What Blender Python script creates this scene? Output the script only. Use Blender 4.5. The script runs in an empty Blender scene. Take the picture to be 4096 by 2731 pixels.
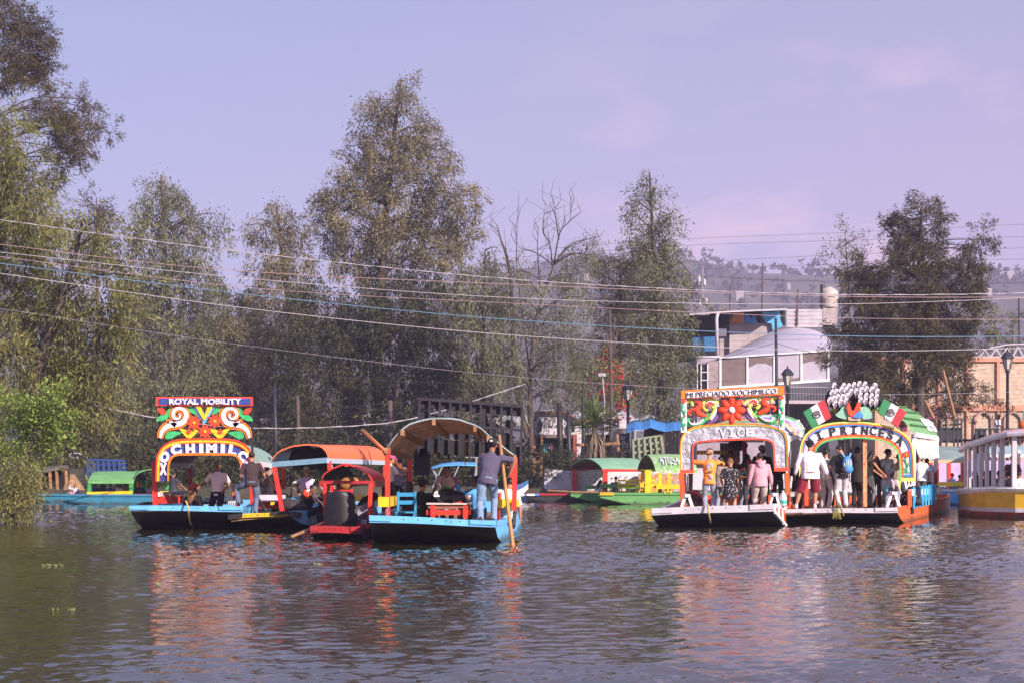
import bpy, math, random
import numpy as np
from mathutils import Vector as V, Matrix as Mx
random.seed(7); rng = np.random.default_rng(7)
SC = bpy.context.scene; COL = SC.collection
# ---------------------------------------------------------------- camera, sky, sun
F, HY, HC = 6400.0, 1770.0, 2.05          # focal length in photo pixels; horizon row and eye height of the first survey
HY2, HC2 = 1893.0, 1.4                    # corrected ones: the photographer sits low in a boat
cam = bpy.data.cameras.new('camera'); co = bpy.data.objects.new('camera', cam); COL.objects.link(co)
co.location = (0, 0, HC2); co.rotation_euler = (math.radians(90), 0, 0)
cam.sensor_width = 36; cam.lens = F / 4096 * 36; cam.shift_y = (HY2 - 1365.5) / 4096
cam.clip_end = 6000; cam.clip_start = .1
SC.camera = co
SUN_EL, SUN_AZ = math.radians(23), math.radians(140)      # azimuth clockwise from +Y: behind and to the right
W = bpy.data.worlds.new('World'); SC.world = W; W.use_nodes = True
nt = W.node_tree; N = nt.nodes; L = nt.links; N.clear()
out = N.new('ShaderNodeOutputWorld'); bg = N.new('ShaderNodeBackground'); bg.inputs[1].default_value = .1
sky = N.new('ShaderNodeTexSky'); sky.sky_type = 'NISHITA'; sky.sun_disc = False
sky.sun_elevation = SUN_EL; sky.sun_rotation = SUN_AZ; sky.air_density = 1.0; sky.dust_density = 1.6; sky.ozone_density = 2.2; sky.altitude = 2200
tc = N.new('ShaderNodeTexCoord')
tint = N.new('ShaderNodeMix'); tint.data_type = 'RGBA'; tint.blend_type = 'MULTIPLY'; tint.inputs[0].default_value = 1
tint.inputs[7].default_value = (.92, .72, .9, 1)
L.new(sky.outputs[0], tint.inputs[6])
sepz = N.new('ShaderNodeSeparateXYZ'); L.new(tc.outputs['Generated'], sepz.inputs[0])
# lavender evening veil: strongest low in the sky
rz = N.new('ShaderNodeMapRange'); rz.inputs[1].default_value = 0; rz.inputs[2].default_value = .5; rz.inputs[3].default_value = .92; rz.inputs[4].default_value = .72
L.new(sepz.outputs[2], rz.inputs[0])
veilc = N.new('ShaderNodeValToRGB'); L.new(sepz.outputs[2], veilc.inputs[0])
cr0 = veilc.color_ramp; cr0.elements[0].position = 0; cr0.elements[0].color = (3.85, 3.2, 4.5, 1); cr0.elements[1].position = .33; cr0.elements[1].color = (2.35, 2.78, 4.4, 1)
e = cr0.elements.new(.85); e.color = (5.2, 4.9, 7.2, 1); e = cr0.elements.new(.48); e.color = (3.7, 3.7, 5.6, 1); e = cr0.elements.new(.14); e.color = (3.35, 3.25, 4.65, 1)  # brighter stops high overhead, out of view, added as fill light
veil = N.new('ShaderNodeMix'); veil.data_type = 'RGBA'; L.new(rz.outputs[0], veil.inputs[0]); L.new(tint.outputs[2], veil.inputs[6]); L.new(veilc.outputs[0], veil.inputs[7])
# soft pinkish clouds low on the right
mp = N.new('ShaderNodeMapping'); mp.inputs['Scale'].default_value = (3.2, 3.2, 7.5); mp.inputs['Location'].default_value = (1.2, .4, .35); L.new(tc.outputs['Generated'], mp.inputs[0])
cn = N.new('ShaderNodeTexNoise'); cn.inputs['Scale'].default_value = 2.6; cn.inputs['Detail'].default_value = 7; cn.inputs['Roughness'].default_value = .55; L.new(mp.outputs[0], cn.inputs[0])
cr = N.new('ShaderNodeMapRange'); cr.inputs[1].default_value = .5; cr.inputs[2].default_value = .64; cr.inputs[3].default_value = 0; cr.inputs[4].default_value = .8; L.new(cn.outputs[0], cr.inputs[0])
cx = N.new('ShaderNodeMapRange'); cx.inputs[1].default_value = -.02; cx.inputs[2].default_value = .14; L.new(sepz.outputs[0], cx.inputs[0])
cm = N.new('ShaderNodeMath'); cm.operation = 'MULTIPLY'; L.new(cr.outputs[0], cm.inputs[0]); L.new(cx.outputs[0], cm.inputs[1])
cz = N.new('ShaderNodeMapRange'); cz.inputs[1].default_value = .3; cz.inputs[2].default_value = .16; L.new(sepz.outputs[2], cz.inputs[0])
cm2 = N.new('ShaderNodeMath'); cm2.operation = 'MULTIPLY'; L.new(cm.outputs[0], cm2.inputs[0]); L.new(cz.outputs[0], cm2.inputs[1])
cl = N.new('ShaderNodeMix'); cl.data_type = 'RGBA'; cl.inputs[7].default_value = (5.9, 4.1, 5.2, 1)
gx = N.new('ShaderNodeMapRange'); gx.inputs[1].default_value = -.3; gx.inputs[2].default_value = .3; L.new(sepz.outputs[0], gx.inputs[0])
gc = N.new('ShaderNodeMix'); gc.data_type = 'RGBA'; gc.inputs[6].default_value = (.90, 1.0, 1.03, 1); gc.inputs[7].default_value = (1.08, .97, .97, 1); L.new(gx.outputs[0], gc.inputs[0])
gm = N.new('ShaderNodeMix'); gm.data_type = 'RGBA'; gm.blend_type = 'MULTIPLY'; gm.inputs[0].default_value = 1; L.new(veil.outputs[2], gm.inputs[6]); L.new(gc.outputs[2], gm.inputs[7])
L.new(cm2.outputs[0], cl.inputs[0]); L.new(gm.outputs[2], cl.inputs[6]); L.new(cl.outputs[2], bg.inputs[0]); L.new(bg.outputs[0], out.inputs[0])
sl = bpy.data.lights.new('sun', 'SUN'); sl.energy = 5.0; sl.angle = math.radians(.5); sl.color = (1, .84, .74)
so = bpy.data.objects.new('sun', sl); COL.objects.link(so)
sd = V((math.sin(SUN_AZ) * math.cos(SUN_EL), math.cos(SUN_AZ) * math.cos(SUN_EL), math.sin(SUN_EL)))
so.rotation_euler = sd.to_track_quat('Z', 'Y').to_euler(); so.location = sd * 60
SC.view_settings.view_transform = 'Standard'; SC.view_settings.look = 'None'; SC.view_settings.exposure = .72; SC.view_settings.gamma = 1
SC.render.engine = 'CYCLES'; SC.cycles.max_bounces = 6; SC.cycles.volume_bounces = 0; SC.cycles.diffuse_bounces = 3; SC.cycles.glossy_bounces = 3
SC.cycles.transparent_max_bounces = 6; SC.cycles.use_denoising = True; SC.cycles.sample_clamp_indirect = 4
# ---------------------------------------------------------------- helpers
def at(px, py, Y): return V(((px - 2048) / F * Y, Y, HC - (py - HY) / F * Y))
def X(px, Y): return (px - 2048) / F * Y
def Z(py, Y): return HC - (py - HY) / F * Y
def G(Y):
    Y = np.asarray(Y, float)
    return np.where(Y < 57, HC2 * F / (HC * F / np.maximum(np.minimum(Y, 57), 4.) - (HY2 - HY)) - .683 * np.maximum(4. - Y, 0), 83.58 + (Y - 57) * 1.6)
def corr(P):
    """first-survey coordinates -> metres in the corrected survey"""
    P = np.asarray(P, float).reshape(-1, 3); y = np.maximum(P[:, 1], 4.); g = G(P[:, 1]); k = G(y) / y
    return np.stack([P[:, 0] * k, g, HC2 - (HC - P[:, 2]) * k + (HY2 - HY) * G(y) / F], 1)
def cv(p): return V(corr(p)[0])
def rad(d): return math.radians(d)
def crom(pts, n=6, closed=False):
    P = [np.array(p, float) for p in pts]; m = len(P); o = []
    for i in range(m if closed else m - 1):
        g = (lambda k: P[k % m]) if closed else (lambda k: P[min(max(k, 0), m - 1)])
        a, b, c, d = g(i - 1), g(i), g(i + 1), g(i + 2)
        for j in range(n):
            t = j / n
            o.append(.5 * ((2 * b) + (c - a) * t + (2 * a - 5 * b + 4 * c - d) * t * t + (3 * b - a - 3 * c + d) * t ** 3))
    if not closed: o.append(P[-1])
    return [tuple(q) for q in o]
def wloc(o):
    l = V((0, 0, 0))
    while o: l += V(o.location); o = o.parent
    return l
class MB:
    def __init__(s): s.v = []; s.f = []; s.m = []
    def add(s, vs, fs, mi=0):
        o = len(s.v); s.v += [tuple(p) for p in vs]; s.f += [[i + o for i in q] for q in fs]; s.m += [mi] * len(fs); return s
    def box(s, c, d, R=None, mi=0):
        c = V(c); q = [V((x * d[0] / 2, y * d[1] / 2, z * d[2] / 2)) for x in (-1, 1) for y in (-1, 1) for z in (-1, 1)]
        if R is not None: q = [R @ p for p in q]
        return s.add([c + p for p in q], [(0, 1, 3, 2), (4, 6, 7, 5), (0, 4, 5, 1), (2, 3, 7, 6), (0, 2, 6, 4), (1, 5, 7, 3)], mi)
    def beam(s, a, b, w, h, mi=0, up=(0, 0, 1)):
        a, b = V(a), V(b); d = (b - a); ln = d.length; d.normalize(); u = V(up)
        if abs(d.dot(u)) > .95: u = V((0, 1, 0))
        r = d.cross(u).normalized(); u = r.cross(d)
        R = Mx((r, d, u)).transposed()
        return s.box((a + b) / 2, (w, ln, h), R, mi)
    def tube(s, pts, r, n=8, mi=0, sq=None, ref=None):
        pts = [V(p) for p in pts]; m = len(pts); rr = r if isinstance(r, (list, tuple)) else [r] * m
        vs, fs = [], []; pr = None
        for i, p in enumerate(pts):
            d = (pts[min(i + 1, m - 1)] - pts[max(i - 1, 0)])
            d = d.normalized() if d.length > 1e-9 else V((0, 0, 1))
            if pr is None:
                a = V(ref) if ref else (V((1, 0, 0)) if abs(d.x) < .8 else V((0, 1, 0)))
                u = (a - d * a.dot(d)).normalized()
            else:
                u = (pr - d * pr.dot(d)); u = u.normalized() if u.length > 1e-6 else V((1, 0, 0))
            pr = u; w = d.cross(u); q = sq or 1
            for k in range(n):
                t = 2 * math.pi * k / n; vs.append(p + (u * math.cos(t) + w * math.sin(t) * q) * rr[i])
        for i in range(m - 1):
            for k in range(n): fs.append((i * n + k, i * n + (k + 1) % n, (i + 1) * n + (k + 1) % n, (i + 1) * n + k))
        fs.append(tuple(range(n - 1, -1, -1))); fs.append(tuple((m - 1) * n + k for k in range(n)))
        return s.add(vs, fs, mi)
    def ell(s, c, r, R=None, nu=12, nv=8, mi=0):
        c = V(c); r = (r, r, r) if isinstance(r, (int, float)) else r; vs = [V((0, 0, r[2]))]; fs = []
        for j in range(1, nv):
            a = math.pi * j / nv
            for i in range(nu):
                b = 2 * math.pi * i / nu; vs.append(V((r[0] * math.sin(a) * math.cos(b), r[1] * math.sin(a) * math.sin(b), r[2] * math.cos(a))))
        vs.append(V((0, 0, -r[2]))); e = len(vs) - 1
        for i in range(nu):
            fs.append((0, 1 + i, 1 + (i + 1) % nu)); fs.append((e, e - nu + (i + 1) % nu, e - nu + i))
        for j in range(nv - 2):
            for i in range(nu): fs.append((1 + j * nu + i, 1 + (j + 1) * nu + i, 1 + (j + 1) * nu + (i + 1) % nu, 1 + j * nu + (i + 1) % nu))
        if R is not None: vs = [R @ p for p in vs]
        return s.add([c + p for p in vs], fs, mi)
    def rings(s, rs, mi=0, cap=True):
        n = len(rs[0]); vs = [p for r in rs for p in r]; fs = []
        for i in range(len(rs) - 1):
            for k in range(n): fs.append((i * n + k, i * n + (k + 1) % n, (i + 1) * n + (k + 1) % n, (i + 1) * n + k))
        if cap: fs.append(tuple(range(n - 1, -1, -1))); fs.append(tuple((len(rs) - 1) * n + k for k in range(n)))
        return s.add(vs, fs, mi)
    def lathe(s, c, prof, n=16, mi=0, R=None):
        c = V(c); rs = []
        for r, z in prof:
            q = [V((r * math.cos(2 * math.pi * k / n), r * math.sin(2 * math.pi * k / n), z)) for k in range(n)]
            rs.append([c + (R @ p if R is not None else p) for p in q])
        return s.rings(rs, mi)
    def prism(s, poly, dv, mi=0, side=None):
        n = len(poly); a = [V(p) for p in poly]; b = [p + V(dv) for p in a]
        s.add(a + b, [tuple(range(n)), tuple(range(2 * n - 1, n - 1, -1))], mi)
        return s.add(a + b, [(i, n + i, n + (i + 1) % n, (i + 1) % n) for i in range(n)], mi if side is None else side)
    def sheet(s, rows, th=(0, 0, -.03), mi=0, mi2=None):
        n, m = len(rows), len(rows[0]); th = V(th); A = [V(p) for r in rows for p in r]
        q = [(i * m + j, i * m + j + 1, (i + 1) * m + j + 1, (i + 1) * m + j) for i in range(n - 1) for j in range(m - 1)]
        s.add(A, q, mi); s.add([p + th for p in A], [x[::-1] for x in q], mi if mi2 is None else mi2)
        ed = [j for j in range(m)] + [i * m + m - 1 for i in range(1, n)] + [(n - 1) * m + j for j in range(m - 2, -1, -1)] + [i * m for i in range(n - 2, 0, -1)]
        P = [A[k] for k in ed]; k = len(P)
        return s.add(P + [p + th for p in P], [(i, (i + 1) % k, k + (i + 1) % k, k + i) for i in range(k)], mi)
    def build(s, name, mats, parent=None, smooth=False, local=False):
        me = bpy.data.meshes.new(name); o = bpy.data.objects.new(name, me)
        off = V((0, 0, 0)) if (parent is None or local) else wloc(parent); P = np.array([tuple(p) for p in s.v]) if local else corr(s.v) - np.array(off)
        me.from_pydata(P.tolist(), [], s.f)
        for m in (mats if isinstance(mats, (list, tuple)) else [mats]): me.materials.append(m)
        if any(s.m): me.polygons.foreach_set('material_index', s.m)
        if smooth: me.polygons.foreach_set('use_smooth', [True] * len(s.f))
        COL.objects.link(o)
        if parent: o.parent = parent
        return o
def tag(o, label=None, cat=None, group=None, kind=None):
    if label: o['label'] = label
    if cat: o['category'] = cat
    if group: o['group'] = group
    if kind: o['kind'] = kind
    return o
def thing(name, label, cat, loc, group=None, rz=0, raw=False):
    o = bpy.data.objects.new(name, None); COL.objects.link(o); o.location = loc if raw else cv(loc); o.rotation_euler = (0, 0, rz); o.empty_display_size = .2
    return tag(o, label, cat, group)
def solo(mb, name, m, label, cat, group=None, smooth=False, raw=False):      # a thing that is one mesh, origin at its base
    vs = np.array([tuple(p) for p in mb.v]); vs = vs if raw else corr(vs); c = V(((vs[:, 0].min() + vs[:, 0].max()) / 2, (vs[:, 1].min() + vs[:, 1].max()) / 2, vs[:, 2].min()))
    mb.v = [(p[0] - c.x, p[1] - c.y, p[2] - c.z) for p in vs]
    o = mb.build(name, m, None, smooth, True); o.location = c
    return tag(o, label, cat, group)
def copy_thing(o, loc=None, label=None, parent=None):
    c = o.copy(); COL.objects.link(c); c.parent = parent
    if loc is not None: c.location = cv(loc)
    if label: c['label'] = label
    for ch in list(o.children): copy_thing(ch, None, None, c)
    return c
MATS = {}
def mat(name, col, rough=.6, var=.18, sc=5., bump=0., bsc=30., metal=0., spec=.4, chip=None, chip_amt=.36, sheen=0, st=(1, 1, 1), bd=.02, stain=0):
    if name in MATS: return MATS[name]
    m = bpy.data.materials.new(name); m.use_nodes = True; n = m.node_tree.nodes; l = m.node_tree.links
    b = n['Principled BSDF']; b.inputs['Roughness'].default_value = rough; b.inputs['Metallic'].default_value = metal; b.inputs['Specular IOR Level'].default_value = spec
    t = n.new('ShaderNodeTexCoord'); mpn = n.new('ShaderNodeMapping'); mpn.inputs['Scale'].default_value = st; l.new(t.outputs['Object'], mpn.inputs[0])
    nz = n.new('ShaderNodeTexNoise'); nz.inputs['Scale'].default_value = sc; nz.inputs['Detail'].default_value = 5; l.new(mpn.outputs[0], nz.inputs[0])
    mr = n.new('ShaderNodeMapRange'); mr.inputs[1].default_value = .3; mr.inputs[2].default_value = .7; l.new(nz.outputs[0], mr.inputs[0])
    mx = n.new('ShaderNodeMix'); mx.data_type = 'RGBA'; l.new(mr.outputs[0], mx.inputs[0])
    mx.inputs[6].default_value = tuple(c * (1 - var) for c in col) + (1,); mx.inputs[7].default_value = tuple(min(1, c * (1 + var)) for c in col) + (1,)
    o = mx.outputs[2]
    if chip:
        n2 = n.new('ShaderNodeTexNoise'); n2.inputs['Scale'].default_value = sc * 2.6; n2.inputs['Detail'].default_value = 8; n2.inputs['Roughness'].default_value = .7; l.new(mpn.outputs[0], n2.inputs[0])
        m2 = n.new('ShaderNodeMapRange'); m2.inputs[1].default_value = chip_amt; m2.inputs[2].default_value = chip_amt - .06; l.new(n2.outputs[0], m2.inputs[0])
        x2 = n.new('ShaderNodeMix'); x2.data_type = 'RGBA'; l.new(m2.outputs[0], x2.inputs[0]); l.new(o, x2.inputs[6]); x2.inputs[7].default_value = tuple(chip) + (1,); o = x2.outputs[2]
    if stain:      # algae and grime along the waterline
        sz = n.new('ShaderNodeSeparateXYZ'); l.new(t.outputs['Object'], sz.inputs[0]); n3 = n.new('ShaderNodeTexNoise'); n3.inputs['Scale'].default_value = 4; n3.inputs['Detail'].default_value = 7; l.new(t.outputs['Object'], n3.inputs[0])
        ma = n.new('ShaderNodeMath'); ma.operation = 'MULTIPLY_ADD'; ma.inputs[1].default_value = -.42; l.new(n3.outputs[0], ma.inputs[0]); l.new(sz.outputs[2], ma.inputs[2])
        m3 = n.new('ShaderNodeMapRange'); m3.inputs[1].default_value = -.06; m3.inputs[2].default_value = -.16; m3.inputs[4].default_value = .8; l.new(ma.outputs[0], m3.inputs[0])
        x3 = n.new('ShaderNodeMix'); x3.data_type = 'RGBA'; l.new(m3.outputs[0], x3.inputs[0]); l.new(o, x3.inputs[6]); x3.inputs[7].default_value = (.045, .05, .03, 1); o = x3.outputs[2]
    l.new(o, b.inputs['Base Color'])
    if bump:
        bn = n.new('ShaderNodeTexNoise'); bn.inputs['Scale'].default_value = bsc; bn.inputs['Detail'].default_value = 4; l.new(mpn.outputs[0], bn.inputs[0])
        bp = n.new('ShaderNodeBump'); bp.inputs['Strength'].default_value = bump; bp.inputs['Distance'].default_value = bd; l.new(bn.outputs[0], bp.inputs['Height']); l.new(bp.outputs[0], b.inputs['Normal'])
    if sheen: b.inputs['Sheen Weight'].default_value = sheen
    MATS[name] = m; return m
def cloth(col, k=None):
    key = 'cloth_%02d_%02d_%02d' % tuple(int(c * 99) for c in col)
    return mat(key, col, .9, .12, 4, .55, 14, spec=.15)
def paint(name, col, **k): return mat(name, col, k.pop('rough', .5), k.pop('var', .14), k.pop('sc', 3.), k.pop('bump', .12), 25, chip=k.pop('chip', (.18, .12, .08)), chip_amt=k.pop('amt', .33), **k)
WOOD = mat('bare_wood', (.28, .15, .07), .75, .35, 6, .3, 40, st=(1, .25, 1))
DWOOD = mat('dark_shaded_wood', (.016, .013, .012), .55, .6, 3, .3, 20, chip=(.07, .045, .025), chip_amt=.33, st=(1, .3, 1))  # near-black tone carries the shade under the raked bows
BLACKP = mat('black_paint', (.018, .018, .022), .6, .3, 4)
RED = paint('red_paint', (.62, .035, .02)); ORANGE = paint('orange_paint', (.85, .16, .015)); YEL = paint('yellow_paint', (.75, .48, .01)); BLUE = paint('sky_blue_paint', (.13, .42, .72), stain=1, amt=.38); WHITE = paint('white_paint', (.72, .70, .74)); GREEN = paint('green_paint', (.10, .29, .09), stain=1, amt=.38); TEAL = paint('teal_paint', (.03, .18, .30), stain=1)
STEEL = mat('galvanised_steel', (.55, .55, .6), .4, .15, 5, metal=.7); DARKM = mat('dark_metal', (.02, .022, .03), .5, .2, 5)
# ---------------------------------------------------------------- ground, water, hills
def heightfield(name, xs, ys, fn, m, smooth=True):
    xx, yy = np.meshgrid(xs, ys); zz = fn(xx, yy); nx, ny = len(xs), len(ys)
    co_ = corr(np.stack([xx, yy, zz], -1).reshape(-1, 3))
    return gridmesh(name, co_, nx, ny, m, smooth)
def quads(name, co_, fa, m, smooth=False):
    me = bpy.data.meshes.new(name); me.vertices.add(len(co_)); me.vertices.foreach_set('co', np.ascontiguousarray(co_, np.float32).ravel())
    me.loops.add(fa.size); me.loops.foreach_set('vertex_index', np.ascontiguousarray(fa, np.int32).ravel())
    me.polygons.add(len(fa)); me.polygons.foreach_set('loop_start', np.arange(0, fa.size, fa.shape[1], dtype=np.int32))
    me.update(calc_edges=True)
    if smooth: me.polygons.foreach_set('use_smooth', np.ones(len(fa), bool))
    me.materials.append(m); return me
def gridmesh(name, co_, nx, ny, m, smooth=True, extra=None):
    i = np.arange(nx - 1)[None, :] + nx * np.arange(ny - 1)[:, None]
    fa = np.stack([i, i + 1, i + nx + 1, i + nx], -1).reshape(-1, 4)
    o = bpy.data.objects.new(name, quads(name, co_, fa, m, smooth)); COL.objects.link(o); return o
def nz2(x, y, seed, oct=4, f=1.):
    r = np.random.default_rng(seed); z = 0 * x; a = 1.
    for k in range(oct):
        for j in range(4):
            t = r.uniform(0, 6.28); z = z + a * .5 * np.sin((x * math.cos(t) + y * math.sin(t)) * f + r.uniform(0, 6.28))
        f *= 2.1; a *= .5
    return z
def sstep(a, b, x): t = np.clip((x - a) / (b - a), 0, 1); return t * t * (3 - 2 * t)
def gz(x, y):
    far = sstep(56.3, 57.0, y); left = sstep(0, -1.2, x + 13.2 + (y - 42) * .2 - .5 * np.sin(y * .35)) * sstep(28, 31, y)
    right = sstep(42, 44, x)
    land = np.maximum(np.maximum(far, left), right)
    h = .42 + .5 * sstep(59, 66, y) + .06 * nz2(x, y, 3, 3, .5)
    return -1.2 + land * (1.2 + h)
GROUND = mat('earth_and_grass', (.055, .05, .03), .95, .4, .8, .4, 8, chip=(.04, .06, .02), chip_amt=.45)
xs = np.unique(np.concatenate([np.linspace(-1500, -60, 14), np.linspace(-60, 60, 241), np.linspace(60, 1500, 14)])); ys = np.unique(np.concatenate([np.linspace(-200, 25, 10), np.linspace(25, 90, 171), np.linspace(90, 1600, 20)]))
tag(heightfield('ground', xs, ys, gz, GROUND), kind='structure')
# water: wavelets modelled as a mesh that fans out from the viewer's side of the canal
wm = bpy.data.materials.new('canal_water'); wm.use_nodes = True; n = wm.node_tree.nodes; l = wm.node_tree.links; b = n['Principled BSDF']
b.inputs['Base Color'].default_value = (.022, .018, .007, 1); b.inputs['Roughness'].default_value = .03; b.inputs['IOR'].default_value = 2.3; b.inputs['Specular IOR Level'].default_value = .6
t = n.new('ShaderNodeTexCoord'); nz = n.new('ShaderNodeTexNoise'); nz.inputs['Scale'].default_value = 9; nz.inputs['Detail'].default_value = 3; l.new(t.outputs['Object'], nz.inputs[0])
bp = n.new('ShaderNodeBump'); bp.inputs['Strength'].default_value = .16; bp.inputs['Distance'].default_value = .03; l.new(nz.outputs[0], bp.inputs['Height']); l.new(bp.outputs[0], b.inputs['Normal'])
nr, nc = 900, 560
dd = np.geomspace(8.2, 92, nr); aa = np.linspace(-.46, .46, nc)
D, A = np.meshgrid(dd, aa, indexing='ij'); wx, wy = D * A, D
zz = np.zeros_like(wx); slope = 0
r = np.random.default_rng(11)
for k in range(64):
    lam = .085 * (.62 / .085) ** (r.random() ** 1.1); th = r.normal(0, .75) + math.pi / 2 + .12; kk = 2 * math.pi / lam
    st = .033 * (lam / .4) ** -.1
    zz += st / kk * np.sin(kk * (wx * math.cos(th) + wy * math.sin(th)) + r.uniform(0, 6.28) + .6 * np.sin(wx * r.uniform(.3, .8) + wy * .3 + k))
calm = .62 + .38 * np.tanh(1.3 * nz2(wx * .28, wy * .75, 5, 3, .55)); calm *= .58 + .72 * sstep(-9, 2, wx * 20 / wy)
zz *= calm
co_ = np.stack([wx, wy, zz], -1).reshape(-1, 3)
i = np.arange(nc - 1)[None, :] + nc * np.arange(nr - 1)[:, None]; fa = np.stack([i, i + 1, i + nc + 1, i + nc], -1).reshape(-1, 4)
ex = np.array([(-150, -100, -.06), (150, -100, -.06), (150, 92, -.06), (-150, 92, -.06)]); fa = np.concatenate([fa, [[len(co_), len(co_) + 1, len(co_) + 2, len(co_) + 3]]]); co_ = np.concatenate([co_, ex])
wo = bpy.data.objects.new('water', quads('water', co_, fa, wm, True)); COL.objects.link(wo); tag(wo, kind='structure')
# hills
HILL = mat('hill_scrub', (.075, .07, .045), .95, .5, .02, 0, chip=(.12, .09, .06), chip_amt=.42)
def hz(x, y):
    ridge = 76 + 9 * np.sin(x * .006 + 1.2) + 7 * np.sin(x * .017 + .5) - 14 * sstep(60, -120, x) + 14 * sstep(110, 230, x)
    return sstep(360, 800, y) * (ridge + 5 * nz2(x, y, 8, 4, .02)) - 2
tag(heightfield('hills', np.linspace(-620, 620, 180), np.linspace(350, 830, 60), hz, HILL), kind='structure')
# scrub and trees on the far ridge, one mass
def leafmat(name, c0, c1, c2, trans=.25, rough=.55):
    m = bpy.data.materials.new(name); m.use_nodes = True; n = m.node_tree.nodes; l = m.node_tree.links; b = n['Principled BSDF']; b.inputs['Roughness'].default_value = rough; b.inputs['Specular IOR Level'].default_value = .25
    g = n.new('ShaderNodeNewGeometry'); t = n.new('ShaderNodeTexCoord'); z = n.new('ShaderNodeTexNoise'); z.inputs['Scale'].default_value = .55; z.inputs['Detail'].default_value = 3; l.new(t.outputs['Object'], z.inputs[0])
    ad = n.new('ShaderNodeMath'); ad.operation = 'MULTIPLY_ADD'; ad.inputs[1].default_value = .55; l.new(g.outputs['Random Per Island'], ad.inputs[0]); l.new(z.outputs[0], ad.inputs[2])
    r = n.new('ShaderNodeValToRGB'); l.new(ad.outputs[0], r.inputs[0]); e = r.color_ramp.elements
    e[0].position = .4; e[0].color = tuple(c0) + (1,); e[1].position = .98; e[1].color = tuple(c2) + (1,); q = e.new(.7); q.color = tuple(c1) + (1,)
    l.new(r.outputs[0], b.inputs['Base Color'])
    tr = n.new('ShaderNodeBsdfTranslucent'); l.new(r.outputs[0], tr.inputs[0]); mx = n.new('ShaderNodeMixShader'); mx.inputs[0].default_value = trans
    l.new(b.outputs[0], mx.inputs[1]); l.new(tr.outputs[0], mx.inputs[2]); l.new(mx.outputs[0], n['Material Output'].inputs[0]); return m
BARK = mat('grey_brown_bark', (.075, .056, .05), .95, .4, 3, .8, 10, st=(1, 1, .25))
def leaves(c, r, n, ln, wd, droop, clump, rg, twl=.5, spread=.14):
    """n leaf faces round twigs inside an ellipsoid (centre c, radii r); droop 0 = any way, 1 = hanging"""
    nt_ = max(4, n // clump)
    u = rg.normal(size=(nt_, 3)); u /= np.linalg.norm(u, axis=1)[:, None]; rr = rg.random(nt_) ** .42
    tp = c + u * rr[:, None] * r
    td = u * (1 - droop) + np.array([0, 0, -1.]) * droop + rg.normal(size=(nt_, 3)) * .25; td /= np.linalg.norm(td, axis=1)[:, None]
    k = rg.integers(0, nt_, n); f = rg.random(n); tl = twl * (.5 + rg.random(nt_))
    p = tp[k] + td[k] * (f * tl[k])[:, None] + rg.normal(size=(n, 3)) * (spread * (1.15 - .6 * f))[:, None]
    d = td[k] + rg.normal(size=(n, 3)) * .45; d[:, 2] -= droop * .5; d /= np.linalg.norm(d, axis=1)[:, None]
    s = rg.normal(size=(n, 3)); s -= d * (s * d).sum(1)[:, None]; s /= np.linalg.norm(s, axis=1)[:, None]
    L_ = ln * (.6 + .8 * rg.random(n))[:, None]; W_ = wd * (.6 + .8 * rg.random(n))[:, None]
    return np.stack([p, p + d * L_ * .5 + s * W_ * .5, p + d * L_, p + d * L_ * .5 - s * W_ * .5], 1)
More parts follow.
